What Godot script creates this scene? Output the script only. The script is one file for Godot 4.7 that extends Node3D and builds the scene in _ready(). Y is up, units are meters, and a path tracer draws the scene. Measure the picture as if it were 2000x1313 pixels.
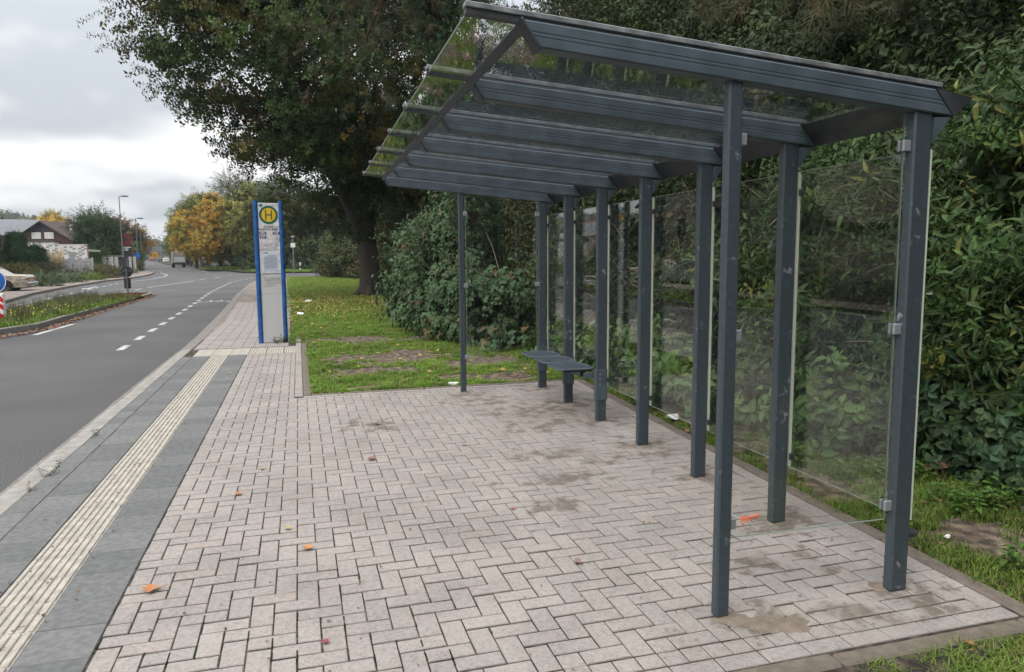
extends Node3D
# A bus shelter on a paved platform beside a suburban road, overcast autumn day.
# World: x across the road (right = away from it), z towards the viewer, metres.

var used := {}
var rng := RandomNumberGenerator.new()
var M := {}
var T := {}
var cam: Camera3D

class MB:
	var v := PackedVector3Array()
	var n := PackedVector3Array()
	var c := PackedColorArray()
	var col := Color.WHITE

	func tri(a: Vector3, b: Vector3, d: Vector3) -> void:
		var m: Vector3 = (d - a).cross(b - a).normalized()
		v.append(a); v.append(b); v.append(d)
		n.append(m); n.append(m); n.append(m)
		c.append(col); c.append(col); c.append(col)

	func tri_n(a: Vector3, b: Vector3, d: Vector3, na: Vector3, nb: Vector3, nd: Vector3) -> void:
		var m: Vector3 = (d - a).cross(b - a)
		if m.dot(na + nb + nd) < 0.0:
			v.append(a); v.append(d); v.append(b)
			n.append(na); n.append(nd); n.append(nb)
		else:
			v.append(a); v.append(b); v.append(d)
			n.append(na); n.append(nb); n.append(nd)
		c.append(col); c.append(col); c.append(col)

	func tri_out(a: Vector3, b: Vector3, d: Vector3, mid: Vector3) -> void:
		var m: Vector3 = (d - a).cross(b - a)
		if m.dot((a + b + d) / 3.0 - mid) < 0.0:
			tri(a, d, b)
		else:
			tri(a, b, d)

	func quad_out(a: Vector3, b: Vector3, d: Vector3, e: Vector3, mid: Vector3) -> void:
		tri_out(a, b, d, mid)
		tri_out(a, d, e, mid)

	func quad(a: Vector3, b: Vector3, d: Vector3, e: Vector3) -> void:
		tri(a, b, d)
		tri(a, d, e)

	# a box with chamfered edges
	func box(t: Transform3D, s: Vector3, bev := 0.0) -> void:
		var h := s * 0.5
		var mid := t.origin
		if bev <= 0.0:
			var p := []
			for i in 8:
				p.append(t * Vector3(h.x if i & 1 else -h.x, h.y if i & 2 else -h.y, h.z if i & 4 else -h.z))
			for f in [[0, 1, 3, 2], [4, 5, 7, 6], [0, 1, 5, 4], [2, 3, 7, 6], [0, 2, 6, 4], [1, 3, 7, 5]]:
				quad_out(p[f[0]], p[f[1]], p[f[2]], p[f[3]], mid)
			return
		var g := h - Vector3(bev, bev, bev)
		var q := {}
		for sx in [-1, 1]:
			for sy in [-1, 1]:
				for sz in [-1, 1]:
					q[[sx, sy, sz, 0]] = t * Vector3(sx * h.x, sy * g.y, sz * g.z)
					q[[sx, sy, sz, 1]] = t * Vector3(sx * g.x, sy * h.y, sz * g.z)
					q[[sx, sy, sz, 2]] = t * Vector3(sx * g.x, sy * g.y, sz * h.z)
					tri_out(q[[sx, sy, sz, 0]], q[[sx, sy, sz, 1]], q[[sx, sy, sz, 2]], mid)
		for s1 in [-1, 1]:
			quad_out(q[[s1, -1, -1, 0]], q[[s1, 1, -1, 0]], q[[s1, 1, 1, 0]], q[[s1, -1, 1, 0]], mid)
			quad_out(q[[-1, s1, -1, 1]], q[[1, s1, -1, 1]], q[[1, s1, 1, 1]], q[[-1, s1, 1, 1]], mid)
			quad_out(q[[-1, -1, s1, 2]], q[[1, -1, s1, 2]], q[[1, 1, s1, 2]], q[[-1, 1, s1, 2]], mid)
			for s2 in [-1, 1]:
				quad_out(q[[s1, s2, -1, 0]], q[[s1, s2, 1, 0]], q[[s1, s2, 1, 1]], q[[s1, s2, -1, 1]], mid)
				quad_out(q[[s1, -1, s2, 0]], q[[s1, 1, s2, 0]], q[[s1, 1, s2, 2]], q[[s1, -1, s2, 2]], mid)
				quad_out(q[[-1, s1, s2, 1]], q[[1, s1, s2, 1]], q[[1, s1, s2, 2]], q[[-1, s1, s2, 2]], mid)

	func bx(p: Vector3, s: Vector3, bev := 0.0, yaw := 0.0) -> void:
		box(Transform3D(Basis(Vector3.UP, yaw), p), s, bev)

	# a bar of rectangular section between two points
	func bar(a: Vector3, b: Vector3, w: float, h: float, bev := 0.0) -> void:
		var y := (b - a).normalized()
		var x := y.cross(Vector3.UP if absf(y.y) < 0.99 else Vector3.RIGHT).normalized()
		var z := x.cross(y)
		box(Transform3D(Basis(x, y, z), (a + b) * 0.5), Vector3(w, (b - a).length(), h), bev)

	# a round tube through points, tapering
	func tube(p: PackedVector3Array, r: PackedFloat32Array, sides := 8, cap := true) -> void:
		var rings := []
		var dirs := []
		for i in p.size():
			var d := (p[mini(i + 1, p.size() - 1)] - p[maxi(i - 1, 0)]).normalized()
			var x := d.cross(Vector3.UP if absf(d.y) < 0.9 else Vector3.RIGHT).normalized()
			var z := x.cross(d)
			var ring := PackedVector3Array()
			var nn := PackedVector3Array()
			for k in sides:
				var a := TAU * k / sides
				var o := x * cos(a) + z * sin(a)
				ring.append(p[i] + o * r[i])
				nn.append(o)
			rings.append(ring)
			dirs.append(nn)
		for i in p.size() - 1:
			for k in sides:
				var l := (k + 1) % sides
				tri_n(rings[i][k], rings[i][l], rings[i + 1][l], dirs[i][k], dirs[i][l], dirs[i + 1][l])
				tri_n(rings[i][k], rings[i + 1][l], rings[i + 1][k], dirs[i][k], dirs[i + 1][l], dirs[i + 1][k])
		if cap:
			for e in [0, p.size() - 1]:
				var d2: Vector3 = (p[0] - p[1]).normalized() if e == 0 else (p[e] - p[e - 1]).normalized()
				for k in sides:
					tri_n(p[e], rings[e][k], rings[e][(k + 1) % sides], d2, d2, d2)

	# outline (counter-clockwise or not) in a plane, given thickness: q = t * (x, y, 0..depth)
	func slab(poly: PackedVector2Array, t: Transform3D, depth: float) -> void:
		var ix := Geometry2D.triangulate_polygon(poly)
		var f := t.basis.z.normalized()
		for i in range(0, ix.size(), 3):
			var a := poly[ix[i]]; var b := poly[ix[i + 1]]; var d := poly[ix[i + 2]]
			tri_n(t * Vector3(a.x, a.y, depth), t * Vector3(b.x, b.y, depth), t * Vector3(d.x, d.y, depth), f, f, f)
			if depth > 0.0:
				tri_n(t * Vector3(a.x, a.y, 0), t * Vector3(b.x, b.y, 0), t * Vector3(d.x, d.y, 0), -f, -f, -f)
		if depth <= 0.0:
			return
		var turn := 0.0
		for i in poly.size():
			turn += poly[i].cross(poly[(i + 1) % poly.size()])
		for i in poly.size():
			var a := poly[i]; var b := poly[(i + 1) % poly.size()]
			var e := (b - a).normalized() * signf(turn)
			var m: Vector3 = (t.basis.x * e.y - t.basis.y * e.x).normalized()
			tri_n(t * Vector3(a.x, a.y, 0), t * Vector3(b.x, b.y, 0), t * Vector3(b.x, b.y, depth), m, m, m)
			tri_n(t * Vector3(a.x, a.y, 0), t * Vector3(b.x, b.y, depth), t * Vector3(a.x, a.y, depth), m, m, m)

	# flat sheet on the ground from an outline of (x, z)
	func sheet(poly: PackedVector2Array, y: float) -> void:
		var ix := Geometry2D.triangulate_polygon(poly)
		for i in range(0, ix.size(), 3):
			var a := poly[ix[i]]; var b := poly[ix[i + 1]]; var d := poly[ix[i + 2]]
			tri_n(Vector3(a.x, y, a.y), Vector3(b.x, y, b.y), Vector3(d.x, y, d.y), Vector3.UP, Vector3.UP, Vector3.UP)

	func mesh() -> ArrayMesh:
		var a := []
		a.resize(Mesh.ARRAY_MAX)
		a[Mesh.ARRAY_VERTEX] = v
		a[Mesh.ARRAY_NORMAL] = n
		a[Mesh.ARRAY_COLOR] = c
		var m := ArrayMesh.new()
		if v.size():
			m.add_surface_from_arrays(Mesh.PRIMITIVE_TRIANGLES, a)
		return m

func v2(a: Array) -> PackedVector2Array:
	var o := PackedVector2Array()
	for i in range(0, a.size(), 2):
		o.append(Vector2(a[i], a[i + 1]))
	return o

func numbered(called: String) -> String:
	used[called] = used.get(called, -1) + 1
	return called if used[called] == 0 else "%s_%03d" % [called, used[called]]

func tag(o: Node, label: String, category: String, group := "", kind := "") -> Node:
	if label: o.set_meta("label", label)
	if category: o.set_meta("category", category)
	if group: o.set_meta("group", group)
	if kind: o.set_meta("kind", kind)
	return o

func obj(called: String, m: Mesh, mat: Material, parent: Node = self) -> MeshInstance3D:
	var o := MeshInstance3D.new()
	o.name = numbered(called)
	o.mesh = m
	o.material_override = mat
	parent.add_child(o, true)
	return o

func thing(called: String, label: String, category: String, at := Vector3.ZERO, yaw := 0.0, group := "") -> Node3D:
	var o := Node3D.new()
	o.name = numbered(called)
	o.position = at
	o.rotation.y = yaw
	add_child(o, true)
	tag(o, label, category, group)
	return o

func struct(called: String, m: Mesh, mat: Material, parent: Node = self) -> MeshInstance3D:
	var o := obj(called, m, mat, parent)
	if parent == self: o.set_meta("kind", "structure")
	return o

func multi(called: String, m: Mesh, mat: Material, where: Array, cols: PackedColorArray, parent: Node = self) -> MultiMeshInstance3D:
	var mm := MultiMesh.new()
	mm.transform_format = MultiMesh.TRANSFORM_3D
	mm.use_colors = true
	mm.mesh = m
	mm.instance_count = where.size()
	for i in where.size():
		mm.set_instance_transform(i, where[i])
		mm.set_instance_color(i, cols[i])
	var o := MultiMeshInstance3D.new()
	o.name = numbered(called)
	o.multimesh = mm
	o.material_override = mat
	parent.add_child(o, true)
	o.set_meta("kind", "stuff")
	return o

func copy_of(o: Node3D, label: String, group := "") -> Node3D:
	var d: Node3D = o.duplicate()
	var base: String = o.name
	if base.length() > 4 and base[base.length() - 4] == "_": base = base.substr(0, base.length() - 4)
	d.name = numbered(base)
	add_child(d, true)
	d.set_meta("label", label)
	if group: d.set_meta("group", group)
	return d

# --- textures and materials -------------------------------------------------
func lin(r: float, g: float, b: float) -> Color:
	return Color(r, g, b).linear_to_srgb()

func noise_image(size: int, freq: float, oct: int, lo: float, hi: float, sd: int, kind := FastNoiseLite.TYPE_SIMPLEX_SMOOTH, sharp := 1.0) -> ImageTexture:
	var f := FastNoiseLite.new()
	f.seed = sd
	f.noise_type = kind
	f.frequency = freq
	f.fractal_octaves = oct
	var im := f.get_seamless_image(size, size)
	im.convert(Image.FORMAT_L8)
	var d := im.get_data()
	var table := PackedByteArray()
	for i in 256:
		var t := clampf((i / 255.0 - 0.5) * sharp + 0.5, 0.0, 1.0)
		table.append(int(255.0 * (lo + (hi - lo) * t)))
	for i in d.size():
		d[i] = table[d[i]]
	return ImageTexture.create_from_image(Image.create_from_data(size, size, false, Image.FORMAT_L8, d))

func mat(color: Color, rough := 0.7, metal := 0.0) -> StandardMaterial3D:
	var m := StandardMaterial3D.new()
	m.albedo_color = color
	m.roughness = rough
	m.metallic = metal
	return m

# world-mapped tone (uv1) and finer tone (uv2, multiplied), optional relief
func rough_mat(color: Color, rough: float, tex: Texture2D, size: float, tex2: Texture2D = null, size2 := 1.0, relief: Texture2D = null, relief_cm := 0.0) -> StandardMaterial3D:
	var m := mat(color, rough)
	m.uv1_triplanar = true
	m.uv1_world_triplanar = true
	m.uv1_scale = Vector3.ONE / size
	m.albedo_texture = tex
	if tex2:
		m.detail_enabled = true
		m.detail_albedo = tex2
		m.detail_blend_mode = BaseMaterial3D.BLEND_MODE_MUL
		m.detail_uv_layer = BaseMaterial3D.DETAIL_UV_2
		m.uv2_triplanar = true
		m.uv2_world_triplanar = true
		m.uv2_scale = Vector3.ONE / size2
	if relief:
		m.heightmap_enabled = true
		m.heightmap_texture = relief
		m.heightmap_scale = relief_cm
	return m

func leaf_mat(back: float, rough := 0.5) -> StandardMaterial3D:
	var m := mat(Color.WHITE, rough)
	m.vertex_color_use_as_albedo = true
	m.cull_mode = BaseMaterial3D.CULL_DISABLED
	m.backlight_enabled = true
	m.backlight = Color(back, back, back)
	m.metallic_specular = 0.28
	return m

func make_materials() -> void:
	T.grain = noise_image(512, 0.35, 2, 0.80, 1.0, 1, FastNoiseLite.TYPE_SIMPLEX, 1.4)
	T.mild = noise_image(512, 0.02, 5, 0.84, 1.0, 8, FastNoiseLite.TYPE_SIMPLEX_SMOOTH, 1.5)
	T.soft = noise_image(512, 0.012, 4, 0.72, 1.0, 2, FastNoiseLite.TYPE_SIMPLEX_SMOOTH, 1.5)
	T.blotch = noise_image(512, 0.03, 5, 0.45, 1.0, 3, FastNoiseLite.TYPE_SIMPLEX_SMOOTH, 1.8)
	T.stone = noise_image(512, 0.22, 2, 0.35, 1.0, 9, FastNoiseLite.TYPE_SIMPLEX, 1.5)
	T.bump = noise_image(512, 0.25, 3, 0.0, 1.0, 4)
	T.bark = noise_image(512, 0.05, 5, 0.3, 1.0, 5, FastNoiseLite.TYPE_SIMPLEX, 1.8)
	T.lump = noise_image(512, 0.06, 4, 0.0, 1.0, 6)
	M.metal = rough_mat(lin(0.077, 0.104, 0.127), 0.42, T.mild, 2.3)
	M.metal_dark = rough_mat(lin(0.04, 0.045, 0.055), 0.5, T.soft, 0.9)
	M.alu = rough_mat(lin(0.26, 0.27, 0.285), 0.3, T.soft, 0.7)
	M.clip = mat(lin(0.27, 0.29, 0.31), 0.45, 0.3)
	M.zinc = rough_mat(lin(0.33, 0.35, 0.37), 0.45, T.blotch, 0.8)
	M.zinc.metallic = 0.4
	M.steel = mat(lin(0.55, 0.55, 0.56), 0.3, 0.9)
	M.glass = mat(Color(0.10, 0.13, 0.12, 0.018), 0.0)
	M.glass.transparency = BaseMaterial3D.TRANSPARENCY_ALPHA
	M.roof_glass = mat(Color(0.14, 0.17, 0.16, 0.06), 0.03)
	M.roof_glass.transparency = BaseMaterial3D.TRANSPARENCY_ALPHA
	M.edge = mat(lin(0.62, 0.66, 0.56), 0.25)
	M.edge_thin = mat(lin(0.22, 0.27, 0.235), 0.2)
	M.window = mat(lin(0.03, 0.035, 0.04), 0.05)
	M.black = mat(lin(0.012, 0.012, 0.013), 0.6)
	M.rubber = mat(lin(0.02, 0.02, 0.021), 0.85)
	M.white = mat(lin(0.72, 0.72, 0.71), 0.5)
	M.paint = rough_mat(lin(0.74, 0.74, 0.72), 0.6, T.soft, 1.7, T.grain, 0.4)
	M.asphalt = rough_mat(lin(0.20, 0.196, 0.203), 0.8, T.mild, 47.0, T.stone, 1.6)
	M.asphalt_patch = rough_mat(lin(0.052, 0.052, 0.055), 0.8, T.soft, 5.0, T.grain, 0.35)
	M.kerb = rough_mat(lin(0.42, 0.40, 0.37), 0.8, T.mild, 1.9, T.grain, 0.3)
	M.kerb_grey = rough_mat(lin(0.36, 0.34, 0.31), 0.85, T.mild, 1.3, T.grain, 0.3)
	M.gutter = rough_mat(lin(0.29, 0.27, 0.25), 0.85, T.mild, 1.3, T.grain, 0.3)
	M.edging = rough_mat(lin(0.21, 0.175, 0.145), 0.9, T.mild, 0.9, T.grain, 0.25)
	M.slab = rough_mat(lin(0.198, 0.202, 0.204), 0.75, T.mild, 0.55, T.grain, 0.2)
	M.slab_b = rough_mat(lin(0.17, 0.174, 0.177), 0.75, T.mild, 0.7, T.grain, 0.2)
	M.slab_c = rough_mat(lin(0.22, 0.224, 0.226), 0.75, T.mild, 0.6, T.grain, 0.2)
	M.tactile = rough_mat(lin(0.57, 0.525, 0.46), 0.75, T.mild, 1.1, T.grain, 0.22, T.bump, 0.12)
	M.soil = rough_mat(lin(0.50, 0.375, 0.275), 0.95, T.blotch, 2.3, T.stone, 0.8, T.lump, 0.3)
	M.sand = rough_mat(lin(0.27, 0.22, 0.175), 0.95, T.mild, 0.7, T.grain, 0.2)
	M.mulch = rough_mat(lin(0.05, 0.042, 0.03), 0.95, T.blotch, 2.0, T.grain, 0.3, T.lump, 1.5)
	M.turf = rough_mat(lin(0.10, 0.125, 0.048), 0.95, T.blotch, 3.5, T.stone, 0.7, T.lump, 0.8)
	M.pink_paving = rough_mat(lin(0.36, 0.30, 0.265), 0.85, T.soft, 4.0, T.grain, 0.4)
	M.bark = rough_mat(lin(0.20, 0.165, 0.135), 0.95, T.bark, 0.9, T.grain, 0.2, T.bark, 3.0)
	M.bark.uv1_scale = Vector3(2.2, 0.5, 2.2)
	M.pine_bark = rough_mat(lin(0.13, 0.07, 0.045), 0.95, T.bark, 0.8, T.grain, 0.2, T.bark, 2.0)
	M.twig = mat(lin(0.22, 0.17, 0.12), 0.9)
	M.leaf = leaf_mat(0.45)
	M.leaf_dull = leaf_mat(0.35, 0.7)
	M.needle = leaf_mat(0.15, 0.6)
	M.grass = leaf_mat(0.6, 0.6)
	M.dead_leaf = leaf_mat(0.25, 0.75)
	M.concrete = rough_mat(lin(0.60, 0.60, 0.58), 0.85, T.mild, 2.3, T.grain, 0.5)

func face_cam(p: Vector3) -> Vector2:
	var q := cam.transform.affine_inverse() * p
	if q.z > -0.1: return Vector2(9, 9)
	var h := tan(deg_to_rad(cam.fov) * 0.5)
	return Vector2(q.x / -q.z / (h * 1024.0 / 672.0), q.y / -q.z / h)

func in_frame(p: Vector3, margin := 1.06) -> bool:
	var q := face_cam(p)
	return absf(q.x) < margin and absf(q.y) < margin

func sky_image() -> ImageTexture:
	var w := 1024
	var h := 512
	var im := Image.create(w, h, false, Image.FORMAT_RGBF)
	var f := FastNoiseLite.new()
	f.seed = 11
	f.frequency = 0.55
	f.fractal_octaves = 5
	f.fractal_gain = 0.5
	f.noise_type = FastNoiseLite.TYPE_SIMPLEX_SMOOTH
	var dark := Vector3(0.44, 0.475, 0.515)
	var lite := Vector3(0.82, 0.822, 0.825)
	for j in h:
		var e := (0.5 - (j + 0.5) / h) * PI
		var y := sin(e)
		for i in w:
			var c := lite
			if y > -0.05:
				var a := ((i + 0.5) / w - 0.5) * TAU
				var d := Vector3(sin(a) * cos(e), y, -cos(a) * cos(e))
				var p := Vector2(d.x, d.z) / (maxf(y, 0.0) + 0.22) * 1.25
				var n := f.get_noise_3d(p.x * 1.0, p.y * 1.7, 3.0)
				var n2 := f.get_noise_3d(p.x * 3.4 + n * 2.0, p.y * 4.6, 9.0)
				var t := clampf(0.55 + n * 1.8 + n2 * 0.7, 0.0, 1.0)
				t = t * t * (3.0 - 2.0 * t)
				# thin bright air near the horizon, an overcast brightening upwards
				t = lerpf(t, 0.74, exp(-maxf(y, 0.0) * 14.0) * 0.3)
				c = dark.lerp(lite, t) * (0.64 + 1.05 * maxf(y, 0.0))
			im.set_pixel(i, j, Color(c.x, c.y, c.z))
	return ImageTexture.create_from_image(im)

func camera_and_light() -> void:
	cam = Camera3D.new()
	cam.name = "camera"
	cam.basis = Basis(Vector3.UP, deg_to_rad(-16.267)) * Basis(Vector3.RIGHT, deg_to_rad(-6.376)) * Basis(Vector3.BACK, deg_to_rad(-0.368))
	cam.position = Vector3(0, 1.65, 0)
	cam.fov = 49.6
	cam.near = 0.05
	cam.far = 3000.0
	add_child(cam)
	cam.make_current()
	var we := WorldEnvironment.new()
	we.name = "environment"
	var e := Environment.new()
	var sky := Sky.new()
	var pm := PanoramaSkyMaterial.new()
	pm.panorama = sky_image()
	sky.sky_material = pm
	e.background_mode = Environment.BG_SKY
	e.sky = sky
	e.tonemap_mode = Environment.TONE_MAPPER_LINEAR
	e.tonemap_exposure = 1.75
	e.fog_enabled = true
	e.fog_mode = Environment.FOG_MODE_EXPONENTIAL
	e.fog_density = 0.0003
	e.fog_light_color = Color(0.86, 0.89, 0.92)
	e.sdfgi_enabled = true
	e.ssao_enabled = true
	e.ssil_enabled = true
	we.environment = e
	add_child(we)
	var sun := DirectionalLight3D.new()
	sun.name = "sun"
	sun.light_energy = 0.5
	sun.light_angular_distance = 40.0
	sun.light_color = Color(1.0, 0.975, 0.94)
	sun.shadow_enabled = true
	sun.rotation = Vector3(deg_to_rad(-52), deg_to_rad(-62), 0)
	add_child(sun)

# path helpers: points (x, z)
func along(p: PackedVector2Array, d: float) -> Array:
	for i in p.size() - 1:
		var l := p[i].distance_to(p[i + 1])
		if d <= l or i == p.size() - 2:
			var t := (p[i + 1] - p[i]).normalized()
			return [p[i] + t * d, t]
		d -= l
	return []

func length_of(p: PackedVector2Array) -> float:
	var s := 0.0
	for i in p.size() - 1: s += p[i].distance_to(p[i + 1])
	return s

func ribbon(mb: MB, p: PackedVector2Array, w0: float, w1: float, y: float) -> void:
	# flat band between two offsets to the right of the path
	for i in p.size() - 1:
		var q := []
		for k in [i, i + 1]:
			var t: Vector2 = (p[mini(k + 1, p.size() - 1)] - p[maxi(k - 1, 0)]).normalized()
			var s := Vector2(-t.y, t.x)
			q.append(p[k] + s * w0); q.append(p[k] + s * w1)
		var u := Vector3.UP
		mb.tri_n(Vector3(q[0].x, y, q[0].y), Vector3(q[1].x, y, q[1].y), Vector3(q[3].x, y, q[3].y), u, u, u)
		mb.tri_n(Vector3(q[0].x, y, q[0].y), Vector3(q[3].x, y, q[3].y), Vector3(q[2].x, y, q[2].y), u, u, u)

func kerb_run(called: String, p: PackedVector2Array, w: float, top: float, bottom: float, m: Material, parent: Node, stone := 1.0) -> void:
	var total := length_of(p)
	var d := 0.0
	while d < total - 0.05:
		var l := minf(stone, total - d)
		var a: Array = along(p, d + 0.004)
		var b: Array = along(p, d + l - 0.004)
		var mb := MB.new()
		var wob := rng.randf_range(-0.004, 0.004)
		var pa := Vector3(a[0].x, (top + bottom) * 0.5 + wob, a[0].y)
		var pb := Vector3(b[0].x, (top + bottom) * 0.5 + wob, b[0].y)
		mb.bar(pa, pb, w, top - bottom, 0.012)
		obj(called, mb.mesh(), m, parent)
		d += l

func dashes(p: PackedVector2Array, on: float, off: float, w: float, y: float, m: Material, parent: Node, most := 300) -> void:
	var total := length_of(p)
	var d := 0.0
	while d < total and most > 0:
		var q := PackedVector2Array()
		var steps := 3
		for k in steps + 1:
			q.append(along(p, minf(d + on * k / steps, total))[0])
		if q[0].distance_to(q[steps]) > 0.1:
			var mb := MB.new()
			ribbon(mb, q, -w * 0.5, w * 0.5, y)
			obj("lane_dash", mb.mesh(), m, parent)
		d += on + off
		most -= 1

var right_kerb := v2([-1.97, 4, -1.97, -14.7, -2.03, -18, -2.21, -25, -2.7, -38.7, -2.9, -50, -2.7, -56, -1.2, -60.5, 2.0, -62.4, 14, -63.5, 60, -66])
var far_kerb := v2([-9.5, 12, -9.6, -8, -9.9, -18, -10.4, -26, -11.38, -33.8, -12.45, -40.3, -13.2, -48.8, -13.75, -59.9, -13.5, -66, -13.7, -73.6, -14.4, -81.6, -15.3, -88, -19.4, -106, -22.5, -118, -28, -140, -35, -170, -44, -205, -96, -490])
var road_right_far := v2([60, -82, 4, -80.8, -2.5, -82.2, -6, -85.5, -8.4, -96, -11.0, -112, -14.6, -130, -22.5, -160, -32, -198, -86, -490])

func setting() -> void:
	var mb := MB.new()
	mb.sheet(v2([-2500, 600, 2500, 600, 2500, -2500, -2500, -2500]), -0.32)
	struct("ground", mb.mesh(), M.turf)
	# road
	var road := Node3D.new()
	road.name = "road"
	add_child(road)
	road.set_meta("kind", "structure")
	var poly := PackedVector2Array()
	poly.append_array(right_kerb)
	poly.append_array(road_right_far)
	var left := far_kerb.duplicate()
	left.reverse()
	poly.append_array(left)
	mb = MB.new()
	mb.sheet(poly, -0.15)
	obj("asphalt", mb.mesh(), M.asphalt, road)
	mb = MB.new()
	mb.sheet(v2([-9.2, -90, -12.2, -99, -17.6, -124, -14.9, -130, -11.4, -112, -8.8, -96]), -0.146)
	obj("asphalt_patch", mb.mesh(), M.asphalt_patch, road)
	var y := -0.145
	dashes(v2([-3.40, -15.6, -3.47, -18, -3.70, -25, -3.98, -32, -4.34, -40, -4.58, -54, -4.3, -60, -3.5, -65, -1.5, -69, 3, -71.5, 12, -72.5]), 0.86, 0.97, 0.14, y, M.paint, road, 42)
	dashes(v2([-5.99, -19.4, -5.94, -22.3]), 3.0, 1.0, 0.13, y, M.paint, road)
	dashes(v2([-9.2, -8, -9.35, -20, -9.75, -26, -10.13, -30.3, -10.42, -33, -11.2, -44, -11.85, -53, -12.1, -57.5]), 1.15, 1.2, 0.13, y, M.paint, road)
	dashes(v2([-8.6, -40.6, -8.68, -46.2]), 1.8, 1.8, 0.13, y, M.paint, road)
	for line in [[-12.05, -57.9, -11.75, -61.5, -11.55, -66.2, -11.78, -72.5, -12.75, -80.7, -14.6, -88], [-8.62, -47.5, -8.3, -51, -7.48, -59], [-7.5, -61.4, -7.3, -64.5], [-6.9, -66.7, -6.73, -69.8], [-6.5, -76, -6.4, -78], [-10.2, -92, -12.6, -103, -17.0, -122]]:
		mb = MB.new()
		ribbon(mb, v2(line), -0.07, 0.07, y)
		obj("lane_line", mb.mesh(), M.paint, road)
	dashes(v2([-15.5, -95, -22, -118, -27.5, -140, -36, -172, -60, -290]), 3.0, 5.0, 0.14, y, M.paint, road, 14)
	# bicycle painted on the cycle lane
	mb = MB.new()
	for c in [Vector2(-3.62, -31.4), Vector2(-2.98, -31.4)]:
		var ring := PackedVector2Array()
		for k in 15: ring.append(c + Vector2(cos(TAU * k / 14), sin(TAU * k / 14) * 1.5) * 0.24)
		ribbon(mb, ring, -0.045, 0.045, y)
	for l in [[-3.62, -31.4, -3.35, -31.4, -3.12, -32.05, -3.5, -32.05, -3.35, -31.4], [-3.5, -32.05, -3.55, -32.3], [-3.12, -32.05, -2.98, -31.4], [-3.12, -32.05, -3.1, -32.4, -2.95, -32.4]]:
		ribbon(mb, v2(l), -0.04, 0.04, y + 0.004)
	obj("cycle_symbol", mb.mesh(), M.paint, road)
	mb = MB.new()
	ribbon(mb, v2([-12.05, -50.6, -11.8, -47.6]), -0.09, 0.09, y)
	mb.sheet(v2([-12.2, -47.8, -11.4, -47.7, -11.72, -46.2]), y + 0.002)
	obj("lane_arrow", mb.mesh(), M.paint, road)
	# right-hand lawn, land beyond the side road, opposite gardens and pavement
	var land := PackedVector2Array()
	for p in right_kerb: land.append(p + Vector2(0.09, 0))
	land.append_array(v2([220, -70, 220, 60, -1.88, 60]))
	mb = MB.new()
	mb.sheet(land, -0.03)
	struct("lawn", mb.mesh(), M.turf)
	land = PackedVector2Array()
	for p in road_right_far: land.append(p)
	land.append_array(v2([200, -520, 300, -90]))
	mb = MB.new()
	mb.sheet(land, -0.04)
	struct("verge", mb.mesh(), M.turf)
	var pave := PackedVector2Array()
	var back := PackedVector2Array()
	for p in far_kerb:
		if p.y > -120: pave.append(p)
	for i in pave.size():
		var wdt := 1.7 + 2.4 * smoothstep(-75.0, -100.0, pave[i].y)
		back.append(pave[i] - Vector2(wdt, 0))
	back.reverse()
	var pv := pave.duplicate()
	pv.append_array(back)
	mb = MB.new()
	mb.sheet(pv, -0.04)
	struct("opposite_pavement", mb.mesh(), M.pink_paving)
	var garden := back.duplicate()
	garden.reverse()
	garden.append_array(v2([-120, -130, -120, 30]))
	mb = MB.new()
	mb.sheet(garden, -0.05)
	struct("garden_soil", mb.mesh(), M.mulch)
	mb = MB.new()
	for i in pave.size() - 1:
		mb.bar(Vector3(pave[i].x, -0.12, pave[i].y), Vector3(pave[i + 1].x, -0.12, pave[i + 1].y), 0.14, 0.17)
	struct("opposite_kerb", mb.mesh(), M.edging)
	# kerb at the stop and beyond
	var kerb := Node3D.new()
	kerb.name = "kerb"
	add_child(kerb)
	kerb.set_meta("kind", "structure")
	kerb_run("kerb_stone", v2([-1.975, -1.0, -1.975, -14.0]), 0.17, 0.002, -0.3, M.kerb, kerb)
	kerb_run("kerb_foot", v2([-2.085, -1.0, -2.085, -14.0]), 0.055, -0.012, -0.3, M.gutter, kerb)
	var far := v2([-1.975, -14.0])
	for p in right_kerb:
		if p.y < -14.2 and p.x < 3: far.append(p)
	kerb_run("kerb_stone", far, 0.17, -0.02, -0.3, M.gutter, kerb)
	mb = MB.new()
	ribbon(mb, v2([-2.13, -1, -2.13, -14.0, -2.16, -15, -2.2, -18, -2.38, -25, -2.87, -38.7]), -0.08, 0.08, -0.143)
	struct("gutter_strip", mb.mesh(), M.gutter, road)

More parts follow.
